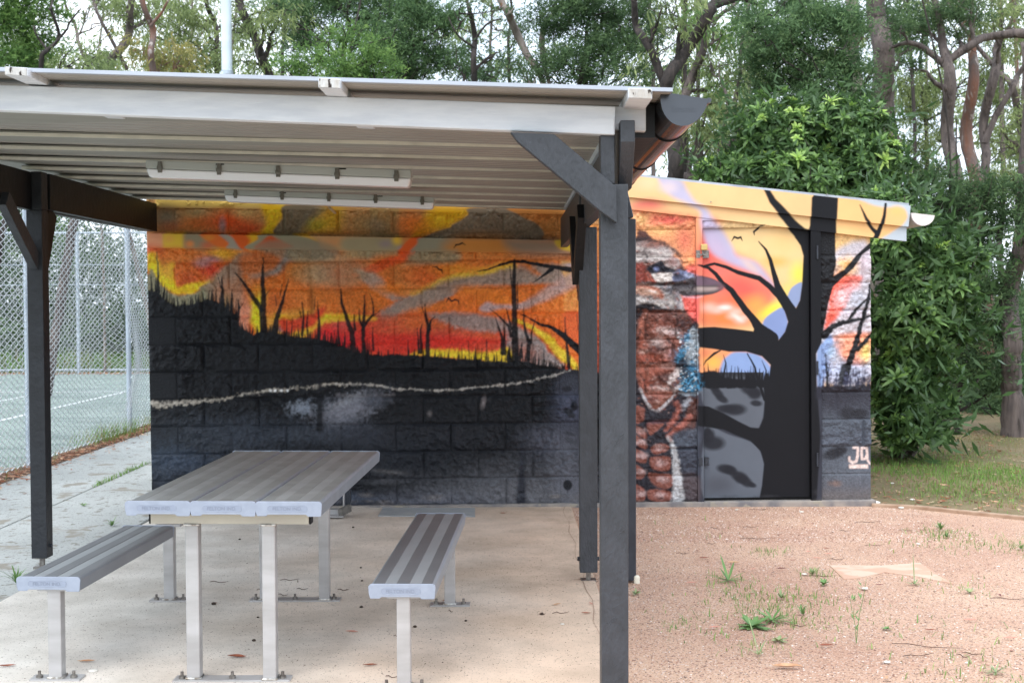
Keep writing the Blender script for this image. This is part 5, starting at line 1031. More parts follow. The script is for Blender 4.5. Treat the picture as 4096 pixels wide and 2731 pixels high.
# ------------------------------------------------------------------ grass blades
def blades(name, X, Y, h, wd, shade, m, z0=0., lean=.5, kind='stuff', label=None):
    n = len(X); z0 = z0+zga(X, Y); a = RNG.random(n)*6.28; ln = RNG.random(n)*lean; dx, dy = np.cos(a), np.sin(a); px, py = -dy*wd/2, dx*wd/2
    b1 = np.stack([X-px, Y-py, z0], -1); b2 = np.stack([X+px, Y+py, z0], -1)
    mx_, my_ = X+dx*ln*h*.4, Y+dy*ln*h*.4; m1 = np.stack([mx_-px*.8, my_-py*.8, z0+h*.6], -1); m2 = np.stack([mx_+px*.8, my_+py*.8, z0+h*.6], -1)
    tx, ty = X+dx*ln*h, Y+dy*ln*h; t1 = np.stack([tx-px*.1, ty-py*.1, z0+h*(1-.3*ln)], -1); t2 = np.stack([tx+px*.1, ty+py*.1, z0+h*(1-.3*ln)], -1)
    V = np.stack([b1, b2, m1, m2, t1, t2], 1).reshape(-1, 3); i = np.arange(n)[:, None]*6
    Fq = np.concatenate([i+np.array([[0, 1, 3, 2]]), i+np.array([[2, 3, 5, 4]])], 0)
    o = npmesh(name, V, Fq, m, shade=np.repeat(shade, 6), smooth=True)
    if kind: structure(o, kind)
    return o
M_grass = leafmat('grass_blades', [(0, s2l((132, 116, 84))), (.28, s2l((150, 138, 92))), (.38, s2l((92, 128, 58))), (.75, s2l((116, 156, 70))), (1, s2l((146, 182, 90)))], .3, .6)
def gnoise(X, Y, sc, seed):
    N_ = vnoise(300, 300, 30, seed, 3); return N_[np.clip((np.asarray(Y)*sc*10).astype(int) % 300, 0, 299), np.clip((np.asarray(X)*sc*10).astype(int) % 300, 0, 299)]
n = 170000; X = RNG.uniform(2.75, 9.5, n); Y = RNG.uniform(7.0, 17, n); edge = np.interp(X, [p[0] for p in ed], [p[1] for p in ed]); g1 = gnoise(X, Y, 1, 5); g2 = gnoise(X, Y, 2.2, 6)
off = Y-edge; dens = np.clip((off-.4)/.5, .06, 1)*np.clip((g2-.43)*5, .05, .8); keep = (off > .05) & (RNG.random(n) < dens) & (Y < 14.5-.0*X)
X, Y, g1 = X[keep], Y[keep], g1[keep]; green = .8*np.clip((g1-.42)*5, 0, 1)*np.clip(1.2-np.abs(Y-10.6)/2.2, .15, 1); sh = np.where(RNG.random(len(X)) < green+.12, RNG.uniform(.38, 1, len(X)), RNG.uniform(0, .3, len(X)))
blades('grass', X, Y, RNG.uniform(.018, .06, len(X))*(.6+.8*green), RNG.uniform(.003, .006, len(X)), sh, M_grass, -.012, .9)
n = 5000; X = RNG.uniform(-9, -4.6, n)*0-4.45+RNG.normal(0, .10, n); Y = RNG.uniform(8, 17, n); k = gnoise(X*0, Y, 1.3, 8); kp = RNG.random(n) < np.clip((k-.4)*5, .03, 1); X, Y = X[kp], Y[kp]
blades('grass', X, Y, RNG.uniform(.04, .22, len(X)), RNG.uniform(.003, .006, len(X)), RNG.uniform(.1, .8, len(X)), M_grass, -.01, .9)
n = 1500; X = -3.38+RNG.normal(0, .018, n); Y = RNG.uniform(6, 15, n); k = gnoise(X*0, Y, 2.5, 9); kp = RNG.random(n) < np.clip((k-.5)*6, 0, 1); X, Y = X[kp], Y[kp]
blades('grass', X, Y, RNG.uniform(.015, .06, len(X)), RNG.uniform(.003, .006, len(X)), RNG.uniform(.3, .9, len(X)), M_grass, -.005, 1.0)
n = 6000; X = RNG.uniform(-22, -4.6, n); Y = RNG.uniform(27.1, 28.5, n)
blades('grass', X, Y, RNG.uniform(.1, .6, n), RNG.uniform(.012, .02, n), RNG.uniform(.2, .8, n), M_grass, -.01, .6)
M_seed = leafmat('seedling_green', [(0, s2l((128, 140, 84))), (.5, s2l((104, 142, 74))), (1, s2l((150, 176, 96)))], .3, .6)
Xs, Ys = [], []
for cx, cy, sp, k in ((720,1010,.16,150),(560,1010,.14,120),(700,1085,.16,150),(1700,640,.14,60),(2050,620,.16,120),(2310,660,.16,130),(150,1190,.14,80),(2160,1500,.18,150),(640,690,.07,60),(330,890,.12,80),(800,1150,.10,80),(1790,560,.10,140),(940,840,.06,60),(1950,930,.12,50),(1500,1170,.2,40),(100,560,.2,30),(700,370,.1,70),(300,360,.1,20),(2000,1240,.3,40),(560,1330,.1,50)):
    p_ = atG(2696+cx*.5957, 1797+cy*.5957); Xs.append(p_.x+RNG.normal(0, sp, k)); Ys.append(p_.y+RNG.normal(0, sp*1.2, k))
Xs, Ys = np.concatenate(Xs), np.concatenate(Ys); kp = (Xs > .6) & (Ys < 8.95); Xs, Ys = Xs[kp], Ys[kp]
blades('seedlings', Xs, Ys, RNG.uniform(.008, .045, len(Xs)), RNG.uniform(.002, .006, len(Xs)), RNG.random(len(Xs)), M_seed, -.006, 1.3)
# dry fallen leaves that nobody could count: along the fence and under the trees
M_dead = leafmat('dry_leaves', [(0, s2l((96, 62, 46))), (.4, s2l((150, 96, 70))), (.8, s2l((196, 150, 118))), (1, s2l((216, 190, 160)))], .1, .7)
def flatleaves(name, X, Y, ln, shade, m, z0=.003, curl=.3, kind='stuff'):
    n = len(X); a = RNG.random(n)*6.28; dx, dy = np.cos(a), np.sin(a); w_ = ln*RNG.uniform(.16, .3, n); z0 = z0+zga(X, Y); z = z0+RNG.random(n)*.012; up_ = RNG.uniform(-.2, 1, n)*curl*ln*.3
    P0 = np.stack([X-dx*ln/2, Y-dy*ln/2, z+np.abs(up_)], -1); P2 = np.stack([X+dx*ln/2, Y+dy*ln/2, z+np.abs(up_)*.5], -1)
    P1 = np.stack([X-dy*w_/2, Y+dx*w_/2, z+up_*.6], -1); P3 = np.stack([X+dy*w_/2, Y-dx*w_/2, z], -1)
    V = np.stack([P0, P3, P2, P1], 1).reshape(-1, 3); V[:, 2] = np.maximum(V[:, 2], np.repeat(z0, 4))
    o = npmesh(name, V, np.arange(n*4).reshape(-1, 4), m, shade=np.repeat(shade, 4), smooth=False)
    if kind: structure(o, kind)
    return o
n = 3200; Y = RNG.uniform(8.5, 18, n); X = -4.33+np.abs(RNG.normal(0, .07, n))*np.where(RNG.random(n) < .3, 2.2, 1)*np.sign(RNG.random(n)-.35); flatleaves('leaf_litter', X, Y, RNG.uniform(.03, .08, n), RNG.random(n), M_dead, 0, .8)
n = 6500; X = RNG.uniform(2.7, 9, n); Y = RNG.uniform(7.3, 15, n); e_ = np.interp(X, [p[0] for p in ed], [p[1] for p in ed]); kp = (Y-e_ > .05) & (RNG.random(n) < np.where(Y-e_ < .9, 1, .45)); flatleaves('leaf_litter', X[kp], Y[kp], RNG.uniform(.03, .08, kp.sum()), RNG.random(kp.sum()), M_dead, -.005, .8)
n = 2600; X = RNG.uniform(-22, -4.6, n); Y = 26.9-np.abs(RNG.normal(0, .25, n)); flatleaves('leaf_litter', X, Y, RNG.uniform(.05, .12, n), RNG.random(n), M_dead, -.006, .8)
# ------------------------------------------------------------------ chain link fences
M_wire = mat('galvanised_wire', s2l((236, 240, 244)), s2l((222, 228, 234)), scale=4, rough=.5, metal=.1)
M_pole = mat('galvanised_pole', s2l((182, 192, 202)), s2l((160, 170, 182)), scale=3, rough=.5, metal=.3, bump=.1, bscale=30)
def chain(L0, L1, zt, P, pitch=.062, r=.0044, wob=None, cut=None):
    """zigzag wires; P(s, z, o) -> world point with o out of plane"""
    nW = int((L1-L0)/pitch); nz = int(zt/(pitch*.5)); zz = np.arange(nz+1)*pitch*.5+.02
    Vl, Fl, b = [], [], 0
    S0 = L0+pitch*np.arange(nW); sgn = np.where(np.arange(nz+1) % 2 == 0, -1, 1)
    for w_ in range(nW):
        s = S0[w_]+pitch/2+sgn*(pitch/2*1.02)*(1 if w_ % 2 == 0 else -1); o = sgn*.003
        C = P(s, zz, o)                                             # (nz+1,3)
        d = np.gradient(C, axis=0); d /= np.linalg.norm(d, axis=1)[:, None]
        u = np.cross(d, np.array([1., .37, .1])); u /= np.linalg.norm(u, axis=1)[:, None]; v = np.cross(d, u)
        ring = np.stack([C+r*(u*math.cos(t)+v*math.sin(t)) for t in (0, 2.09, 4.19)], 1)   # (n,3,3)
        n_ = len(C); k = np.arange(n_-1); F0 = np.concatenate([np.stack([k*3+a, k*3+(a+1) % 3, (k+1)*3+(a+1) % 3, (k+1)*3+a], -1) for a in range(3)])
        if cut is not None:
            mid = (C[:-1]+C[1:])/2; kk = ~cut(mid); F0 = F0[np.concatenate([kk]*3)]
        Vl.append(ring.reshape(-1, 3)); Fl.append(F0+b); b += n_*3
    return np.concatenate(Vl), np.concatenate(Fl)
XF = -4.40
fen = thing('chain_link_fence', 'near chain link fence beside the path, slightly bowed and torn at one post', 'fence', (XF, 13, 0))
BN = vnoise(200, 400, 50, 77, 3)-.5
def Pn(s, z, o):
    yi = np.clip((s-7)*20, 0, 399).astype(int)*np.ones_like(z, int); zi = np.clip(z*50, 0, 199).astype(int); bulge = BN[zi, yi]*.10
    bulge = bulge+.14*np.exp(-((s-14.0)/.5)**2)*np.exp(-((z-.9)/.5)**2)
    return np.stack([XF+o+bulge, s+BN[zi, (yi+37) % 400]*.03, z+BN[(zi+50) % 200, yi]*.03], -1)
cut = lambda m_: (np.abs(m_[:, 1]-(13.95+.10*(1.0-m_[:, 2]))) < .10*np.clip((1.75-m_[:, 2])/.9, 0, 1)*np.clip((m_[:, 2]-.3)/.3, 0, 1))
V, Fq = chain(7.6, 20.0, 3.05, Pn, cut=cut, r=.0046); npmesh('wire_mesh', V, Fq, M_wire, fen)
for y in (8.4, 11.4, 14.4, 17.4, 20.0):
    q = MB(); q.tube([(XF-.02, y, -.1), (XF-.02, y, 3.12)], .029, 14); q.tube([(XF-.02, y, 3.12), (XF-.02, y, 3.14)], [.031, .012], 14); q.build('post', M_pole, fen)
q = MB(); q.tube([(XF-.02, 7.6, 3.06), (XF-.02, 20, 3.06)], .02, 8); q.build('top_rail', M_pole, fen)
for z in (.05, 1.55):
    q = MB(); q.tube([(XF+.0, 7.6+i*.5, z+.01*math.sin(i)) for i in range(25)], .0022, 4); q.build('tension_wire', M_wire, fen)
far = thing('chain_link_fence', 'far chain link fence across the back end of the tennis court', 'fence', (-12, 27, 0))
V, Fq = chain(-23, -1.5, 3.0, lambda s, z, o: np.stack([s*np.ones_like(z), 27.02+o+z*0, z], -1), pitch=.09, r=.0045); npmesh('wire_mesh', V, Fq, M_wire, far)
for x in (-21.4, -18.4, -15.4, -12.4, -9.39, -6.39, -3.39):
    q = MB(); q.tube([(x, 27.06, -.1), (x, 27.06, 3.05)], .038, 10); q.build('post', M_pole, far)
for z in (.06, 1.9, 2.33, 3.02):
    q = MB(); q.tube([(-23, 27.06, z), (-1.5, 27.06, z)], .022 if z in (.06, 3.02) else .009, 8); q.build('rail', M_pole, far)
# light pole beyond the building
pb = atY(908, 280, 16.2)
lpz = thing('light_pole', 'tall pale blue grey lamp pole rising behind the shelter roof', 'pole', (pb.x, 16.2, 0))
for a, b_, r in ((-.1, 4.45, .074), (4.45, 9.5, .068)):
    q = MB(); q.tube([(pb.x-.0, 16.2, a), (pb.x-.02, 16.2, b_)], r, 20); q.build('shaft', mat('pale_pole_paint', s2l((205, 216, 222)), s2l((192, 204, 212)), scale=5, rough=.45), lpz)
q = MB(); q.tube([(pb.x, 16.2, 4.42), (pb.x, 16.2, 4.47)], .080, 20); q.build('collar', M_pole, lpz)
q = MB(); q.box((pb.x-.45, 16.05, 9.5), (pb.x-.05, 16.35, 9.64)); q.box((pb.x+.02, 16.05, 9.5), (pb.x+.42, 16.35, 9.64)); q.box((pb.x-.5, 16.17, 9.46), (pb.x+.5, 16.23, 9.5)); q.build('floodlight', M_darkmetal, lpz, .01)
# ------------------------------------------------------------------ trees and shrubs
K = 4096/2352.0          # photo positions below are read off the 2352-wide view
def at(x, y, Z): return atY(x*K, y*K, Z)
def M_of(x, Z): return x*K*Z/F
BARK = {
 'grey': mat('grey_bark', s2l((108, 97, 92)), s2l((78, 70, 68)), scale=5, rough=.9, bump=.9, bscale=9, stretch=(3, 3, .5), bdist=.04, speck=[(s2l((60, 52, 48)), 9, .62)]),
 'dark': mat('dark_bark', s2l((66, 58, 54)), s2l((44, 40, 38)), scale=6, rough=.9, bump=.9, bscale=9, stretch=(3, 3, .5), bdist=.04),
 'red': mat('red_brown_bark', s2l((122, 82, 64)), s2l((96, 86, 82)), scale=2.2, rough=.85, bump=.7, bscale=9, stretch=(3, 3, .5), bdist=.03, speck=[(s2l((150, 140, 134)), 5, .6)]),
 'pale': mat('pale_bark', s2l((136, 127, 119)), s2l((104, 94, 87)), scale=4, rough=.85, bump=.6, bscale=9, stretch=(3, 3, .6), bdist=.03, speck=[(s2l((110, 78, 60)), 4, .62)])}
G = lambda *c: s2l(c)
LEAF = {
 'acacia': leafmat('blue_green_leaves', [(0, G(50,72,50)), (.35, G(84,112,76)), (.7, G(122,150,100)), (1, G(178,196,126))], .4, .6, .2),
 'dark': leafmat('dark_green_leaves', [(0, G(44,62,44)), (.4, G(72,96,64)), (.75, G(106,130,84)), (1, G(152,168,108))], .4, .6, .2),
 'gum': leafmat('olive_gum_leaves', [(0, G(78,92,60)), (.35, G(114,130,84)), (.7, G(152,164,108)), (1, G(194,192,134))], .4, .6, .2),
 'yellow': leafmat('yellowing_gum_leaves', [(0, G(92,96,60)), (.4, G(136,136,84)), (.8, G(176,162,96)), (1, G(190,176,118))], .4, .6, .2),
 'bright': leafmat('bright_green_leaves', [(0, G(60,86,50)), (.35, G(92,124,68)), (.7, G(130,160,88)), (1, G(180,200,114))], .4, .6, .2),
 'bush': leafmat('glossy_shrub_leaves', [(0, G(46,68,42)), (.3, G(82,112,64)), (.6, G(122,156,86)), (.8, G(150,184,94)), (1, G(186,212,116))], .32, .42, .4)}
def leafcloud(c, rx, ry, rz, n, ln, wd, mode, rng):
    """leaves gathered on twigs inside an ellipsoid; returns V,F,shade"""
    nt = max(6, n//14); u = rng.normal(size=(nt, 3)); u /= np.linalg.norm(u, axis=1)[:, None]; rad = rng.random(nt)**.5; lob = np.zeros(nt)
    for _ in range(5): kv = rng.normal(size=3)*2.2; lob += np.sin(u@kv+rng.random()*6.28)
    rad = rad*(.92+.20*lob)
    T0 = u*rad[:, None]*np.array([rx, ry, rz]); tw = rng.normal(size=(nt, 3)); tw[:, 2] = tw[:, 2]*.5+(.4 if mode == 'acacia' else -.25); tw /= np.linalg.norm(tw, axis=1)[:, None]
    tl = rng.uniform(.5, 1.4, nt)*ln*3.2; k = rng.integers(0, nt, n); s_ = rng.random(n)
    P = T0[k]+tw[k]*(s_*tl[k])[:, None]+rng.normal(size=(n, 3))*ln*.35+np.array(c)
    d = tw[k]*.6+rng.normal(size=(n, 3))*.6
    if mode == 'gum': d[:, 2] -= .9
    if mode == 'bright': d[:, 2] += .3
    d /= np.linalg.norm(d, axis=1)[:, None]; w_ = np.cross(d, rng.normal(size=(n, 3))); w_ /= np.linalg.norm(w_, axis=1)[:, None]
    L_ = ln*rng.uniform(.6, 1.3, n)[:, None]; W_ = wd*rng.uniform(.7, 1.3, n)[:, None]
    V = np.stack([P, P+d*L_*.45+w_*W_/2, P+d*L_, P+d*L_*.45-w_*W_/2], 1).reshape(-1, 3)
    tsh = rng.random(nt); top = (T0[:, 2]/rz+1)/2
    sh = np.clip(.12+.45*tsh[k]+.25*rng.random(n)+.22*(s_-.3), 0, 1)*.85
    return V, np.arange(n*4).reshape(-1, 4), np.repeat(sh, 4)
def limb(q, a, b_, r0, r1, rng, n=7, wig=.08, sides=7):
    a, b_ = Vector(a), Vector(b_); L_ = (b_-a).length; ps = []
    for i in range(n+1):
        t = i/n; o = Vector(rng.normal(size=3))*wig*L_*math.sin(math.pi*t)*.5; ps.append(a.lerp(b_, t)+o+Vector((0, 0, -.12*L_*math.sin(math.pi*t)*.3)))
    q.tube(ps, [r0+(r1-r0)*i/n for i in range(n+1)], sides); return ps
tseed = [100]
def tree(name, label, Z, stems, clumps, bark, leaf, mode='gum', ln=.13, wd=.026, group=None, dens=1.0, twigs=14, ground=True):
    """stems: [[(x,y,width)...]...] from low to high, clumps: [(x,y,r,density[,dz])], photo positions at distance Z"""
    tseed[0] += 1; rng = np.random.default_rng(tseed[0]); st0 = stems[0]
    p0 = at(st0[0][0], st0[0][1], Z); base = Vector((p0.x, Z, -.02)); t = thing(name, label, 'tree' if name != 'shrub' else 'shrub', (base.x, Z, 0), group)
    q = MB(); allp = []
    for si, st in enumerate(stems):
        ps = [at(x, y, Z+(0 if si == 0 else .0)) for x, y, w_ in st]; rs_ = [M_of(w_, Z)/2 for x, y, w_ in st]
        if si == 0:
            if ps[0].z > .1:
                d0 = ps[0]-ps[1]; lean = max(-.35, min(.35, d0.x/max(-d0.z, .1) if d0.z < 0 else 0)); nb = 4 if ps[0].z > .8 else 1; bx_ = ps[0].x+lean*ps[0].z*.6; 
                low = [Vector((bx_+(ps[0].x-bx_)*(i/nb)**1.2, Z, -.05+(ps[0].z+.05)*i/nb)) for i in range(nb)]; ps = low+ps; rs_ = [rs_[0]*(1.35-.3*i/nb) for i in range(nb)]+rs_
            t.location = (ps[0].x, Z, 0)
            # carry on above the picture
            d1 = (ps[-1]-ps[-2]).normalized(); ps.append(ps[-1]+d1*1.2+Vector((rng.normal()*.2, rng.normal()*.3, .3))); rs_.append(rs_[-1]*.75)
            ps.append(ps[-1]+d1*1.0+Vector((rng.normal()*.3, rng.normal()*.3, .5))); rs_.append(rs_[-2]*.45)
        # refine with wobble in depth
        fp, fr = [], []
        for i in range(len(ps)-1):
            for j in range(8):
                u = j/8; pm = ps[max(i-1, 0)]; pn_ = ps[min(i+2, len(ps)-1)]; a, b_ = ps[i], ps[i+1]
                v = (a*2+(b_-pm)*u+(pm*2-a*5+b_*4-pn_)*u*u+(-pm+a*3-b_*3+pn_)*u**3)*.5; v = v+Vector((0, .12*math.sin(len(fp)*.3+si)*min(1, i*.5), 0)); fp.append(v+Vector(rng.normal(size=3))*rs_[i]*.03); fr.append((rs_[i]+(rs_[i+1]-rs_[i])*u)*rng.uniform(.96, 1.04))
        fp.append(ps[-1]); fr.append(rs_[-1]); q.tube(fp, fr, 18 if rs_[0] > .06 else 8, rough=.07 if rs_[0] > .06 else .03); allp += list(zip(fp, fr))
    Vs, Fs, Ss, b = [], [], [], 0
    for cl in clumps:
        x, y, r, dn = cl[:4]; dz = cl[4] if len(cl) > 4 else rng.uniform(-.6, .6); c = at(x, y, Z+dz); rm = M_of(r, Z)
        n = int(dn*dens*2300*(rm/.5)**2*(.13/ln)**1.2); n = max(n, 60)
        V, F_a, S_a = leafcloud(c, rm*1.15, rm*1.1, rm*.9, n, ln, wd, mode, rng); Vs.append(V); Fs.append(F_a+b); Ss.append(S_a); b += len(V)
        near = min(allp, key=lambda pr: (pr[0]-c).length-.6*(c.z-pr[0].z if c.z > pr[0].z else -3*(pr[0].z-c.z)))
        r0 = min(near[1]*.6, .05); ps = limb(q, near[0], c, r0, .008, rng)
        for k in range(twigs//3):
            s_ = ps[rng.integers(2, len(ps))]; e = c+Vector(rng.normal(size=3))*rm*.7; limb(q, s_, e, .012, .003, rng, 4, .15, 4)
    q.build('trunk', BARK[bark], t)
    if Vs: npmesh('crown', np.concatenate(Vs), np.concatenate(Fs), LEAF[leaf], t, shade=np.concatenate(Ss), smooth=False)
    return t
BT = 'trees behind the shelter and building'
tree('gum_tree', 'bright green bushy tree at the far left above the roof', 19, [[(-20,160,14),(0,80,12),(10,0,9)]], [(30,40,60,1),(90,100,55,1),(15,135,55,1.1),(70,150,50,1),(130,30,40,.5),(20,-20,60,1),(100,-30,50,.8)], 'dark', 'bright', 'bright', .09, .02, BT, 1.1)
tree('gum_tree', 'dark slender tree with crooked bare limbs near the left edge', 17, [[(95,160,12),(110,120,10),(128,80,8),(125,30,6),(118,0,5)], [(112,118,6),(90,90,5),(80,60,3)], [(118,110,6),(160,60,5),(185,20,3)]], [(170,150,45,.5),(220,130,45,.5),(240,150,45,.6)], 'dark', 'gum', 'gum', .10, .018, BT, .7)
tree('gum_tree', 'thin pale grey trunk leaning left over the roof', 21, [[(206,160,9),(182,95,8),(165,50,7),(152,0,6)]], [(265,20,40,.4),(200,20,26,.3)], 'pale', 'gum', 'gum', .11, .02, BT, .6)
tree('gum_tree', 'twin grey trunks crossing in an open pale canopy', 20, [[(252,160,17),(275,120,18),(292,70,17),(308,0,15)], [(292,160,9),(250,80,8),(225,30,7),(205,-10,6)]], [(300,20,60,.5),(260,-10,50,.5),(340,30,40,.4),(240,120,36,.35),(210,160,36,.5)], 'grey', 'gum', 'gum', .11, .02, BT, .7)
tree('gum_tree', 'red brown trunk with yellowing leaves at its foot', 19, [[(352,160,15),(350,110,14),(345,60,14),(330,0,12)], [(346,60,8),(375,25,6),(395,-5,4)]], [(330,110,50,.55),(380,130,55,.7),(420,130,45,.7)], 'red', 'yellow', 'gum', .10, .02, BT, .7)
tree('gum_tree', 'light olive tree behind the pale pole', 22, [[(498,170,11),(500,90,11),(488,45,11),(476,0,10)]], [(440,40,60,.45),(400,60,60,.5),(470,130,50,.7),(420,150,50,.8),(520,120,40,.6),(380,20,50,.4),(540,60,40,.4),(330,60,50,.4)], 'dark', 'gum', 'gum', .11, .02, BT, .9)
tree('gum_tree', 'thick dark trunk curving left just right of the pole', 16.8, [[(617,170,22),(600,130,21),(580,80,20),(562,35,20),(548,0,18)]], [(600,30,50,.45),(560,70,36,.35),(640,40,50,.6),(570,140,40,.6)], 'dark', 'gum', 'gum', .11, .02, BT, .8)
tree('acacia_tree', 'dense blue green wattle filling the middle left of the canopy', 18, [[(800,200,14),(790,120,12),(800,60,9),(810,0,6)]], [(690,20,70,1),(690,90,60,1),(770,10,80,1),(860,40,80,1),(950,30,80,1),(940,110,75,1),(1020,50,60,.9),(870,110,70,1),(1010,140,60,.9),(1080,170,50,.7),(640,20,40,.8),(930,170,60,1),(760,-40,80,.8),(900,-40,80,.8)], 'dark', 'acacia', 'acacia', .062, .015, BT, 1.15)
tree('acacia_tree', 'lighter green rounded wattle just above the roof edge', 15.5, [[(790,230,10),(795,180,8),(800,120,5)]], [(735,135,42,.8,0),(785,100,36,.7,0),(850,130,42,.8,-.2),(690,165,36,.8,.2),(780,165,56,.8,-.3),(885,165,36,.7,0),(650,150,26,.6,.2),(830,175,50,.8,.1),(740,95,22,.5,0),(820,88,20,.4,0)], 'dark', 'bright', 'acacia', .06, .014, BT, 1.3)
tree('acacia_tree', 'dark upright tree with fine bare twigs in the middle gap', 17, [[(1090,190,14),(1088,130,13),(1090,80,13),(1080,30,10),(1072,-5,8)], [(1090,95,6),(1115,60,5),(1150,45,3)], [(1090,110,6),(1050,80,4),(1030,40,3)]], [(1140,120,40,.3),(1120,170,40,.5),(1060,10,40,.4),(1050,150,30,.5)], 'dark', 'dark', 'acacia', .08, .017, BT, .6)
tree('gum_tree', 'light brown leaning trunk rising left past the gap', 18.5, [[(1248,195,13),(1218,140,16),(1190,80,18),(1165,30,17),(1148,-5,16)], [(1262,195,8),(1246,120,14),(1250,60,12),(1290,10,8)]], [(1200,170,46,.7),(1180,20,30,.3)], 'pale', 'dark', 'gum', .09, .02, BT, .7)
tree('acacia_tree', 'broad dark green wattle in the middle right of the canopy', 17.5, [[(1330,200,12),(1345,120,10),(1350,50,8),(1360,0,6)]], [(1270,60,66,.9),(1330,20,80,1),(1400,40,80,1),(1380,110,76,1),(1300,140,60,.9),(1450,100,60,.9),(1440,170,60,.8),(1350,180,60,.9),(1470,30,50,.8),(1260,150,50,.7),(1320,-40,80,.9)], 'dark', 'dark', 'acacia', .062, .015, BT, 1.05)
tree('gum_tree', 'big dark gum whose limb sweeps up to the right above the gutter', 15.2, [[(1552,420,36),(1548,350,34),(1535,260,30),(1530,190,28),(1560,140,28),(1600,80,26),(1628,30,26),(1655,-10,24)], [(1528,205,18),(1505,140,20),(1478,90,18),(1462,50,16),(1455,0,14)], [(1640,15,16),(1690,0,14),(1740,8,8)]], [(1560,40,40,.45),(1520,20,40,.45),(1500,120,34,.4)], 'dark', 'gum', 'gum', .12, .02, BT, .7)
tree('gum_tree', 'pale grey trunk rising behind the dark sweeping limb', 17, [[(1560,330,20),(1566,250,22),(1590,180,22),(1612,120,18),(1622,60,14),(1660,30,9),(1690,10,6)]], [(1660,80,50,.5),(1700,40,50,.5),(1640,200,50,.4),(1600,40,36,.4)], 'grey', 'bright', 'gum', .11, .02, BT, .7)
tree('gum_tree', 'crooked grey brown trunk bending up right of the gutter', 16.5, [[(1545,430,24),(1600,402,24),(1650,370,22),(1685,320,16),(1688,250,12),(1700,180,9),(1698,120,7)], [(1660,380,10),(1662,300,10),(1670,230,8),(1660,180,5)]], [(1625,240,44,.55),(1600,300,40,.55),(1650,330,40,.5),(1690,260,44,.5),(1710,140,50,.6),(1630,150,40,.5)], 'grey', 'gum', 'gum', .10, .02, BT, .75)
tree('acacia_tree', 'large feathery green wattle above the bright shrub', 15.8, [[(1960,330,10),(1960,240,10),(1945,160,8),(1920,80,6)]], [(1740,60,66,1),(1750,140,66,1),(1810,90,80,1),(1880,50,80,1),(1830,180,70,1),(1910,150,76,1),(1760,210,56,.9),(1950,60,60,.9),(1880,220,60,1),(1960,170,50,.9),(1820,20,70,.9),(1970,230,50,.9),(1850,-30,80,.9)], 'dark', 'acacia', 'acacia', .062, .015, BT, 1.1)
tree('gum_tree', 'thick straight grey trunk standing behind the bright shrub', 19, [[(2042,470,56),(2038,340,54),(2034,240,50),(2026,140,48),(2020,60,44),(2012,-10,40)]], [(2060,40,50,.8),(2020,10,40,.7),(2090,100,40,.6)], 'grey', 'dark', 'gum', .10, .02, BT, 1)
tree('gum_tree', 'mottled pale trunk half hidden behind feathery leaves', 23, [[(1990,400,30),(1975,250,30),(1962,120,30),(1952,0,28)]], [(2000,60,40,.6),(1930,20,40,.5)], 'pale', 'dark', 'gum', .11, .02, BT, 1)
tree('gum_tree', 'brown trunk with a branch arching to the left', 17.5, [[(2192,470,34),(2187,380,32),(2182,290,30),(2177,200,28),(2172,120,22),(2160,40,14)], [(2170,150,16),(2130,118,14),(2085,100,11),(2052,106,6)], [(2180,138,16),(2220,110,20),(2262,85,18),(2300,80,18),(2352,82,22),(2380,80,20)]], [(2110,60,56,.8),(2160,40,56,.8),(2200,80,40,.6),(2100,150,40,.5),(2220,20,50,.6),(2070,60,40,.6)], 'grey', 'dark', 'acacia', .062, .015, BT, .9)
tree('gum_tree', 'red brown trunk splitting in two at the right', 18, [[(2244,480,30),(2234,390,29),(2226,300,28),(2228,210,26),(2236,120,20),(2236,30,10)]], [(2240,40,36,.5),(2200,0,40,.6)], 'red', 'dark', 'acacia', .062, .015, BT, .9)
tree('gum_tree', 'smooth grey trunk with a forked limb near the right edge', 19, [[(2238,460,20),(2262,360,20),(2266,280,20),(2272,200,22),(2292,130,18),(2300,90,14),(2320,40,8)], [(2262,330,16),(2290,260,14),(2325,200,13),(2352,160,12),(2380,120,10)]], [(2300,30,40,.5),(2340,20,40,.5),(2270,150,30,.3)], 'grey', 'gum', 'gum', .10, .02, BT, .7)
tree('gum_tree', 'leaning grey limb tree at the right edge against the sky', 21, [[(2372,470,22),(2358,360,20),(2345,260,18),(2318,200,14),(2292,160,10)], [(2350,300,14),(2352,200,12),(2348,100,10)]], [(2330,260,40,.5),(2300,300,36,.5),(2340,330,40,.6)], 'grey', 'gum', 'gum', .10, .02, BT, .8)
tree('gum_tree', 'rough brown trunk at the right edge, low behind the shrubs', 13.8, [[(2325,900,44),(2318,800,42),(2325,700,40),(2336,600,38),(2345,520,34),(2360,440,30)]], [(2345,420,50,.6),(2370,520,40,.6)], 'grey', 'dark', 'gum', .09, .02, BT, .9)
tree('wattle_shrub', 'dark feathery shrub filling the right side between the trunks', 14.2, [[(2200,960,14),(2205,800,12),(2190,650,9),(2180,520,6)]], [(2130,440,66,.9),(2190,480,80,1),(2260,450,70,.9),(2310,500,60,.8),(2150,550,70,1),(2240,560,80,1),(2180,640,80,1),(2270,660,70,1),(2330,600,40,.8),(2230,740,80,1),(2290,760,60,1),(2180,800,60,1),(2250,850,70,1),(2300,880,60,1)], 'dark', 'dark', 'acacia', .062, .015, BT, 1.0)
tree('wattle_shrub', 'soft blue green shrub lower right behind the grass', 17, [[(2300,980,10),(2290,880,8),(2280,800,6)]], [(2300,900,60,.9),(2345,880,60,.9),(2340,780,50,.8),(2260,930,50,.8),(2330,940,50,.9),(2200,930,60,.8),(2390,900,60,.8)], 'dark', 'acacia', 'acacia', .062, .015, BT, 1.0)
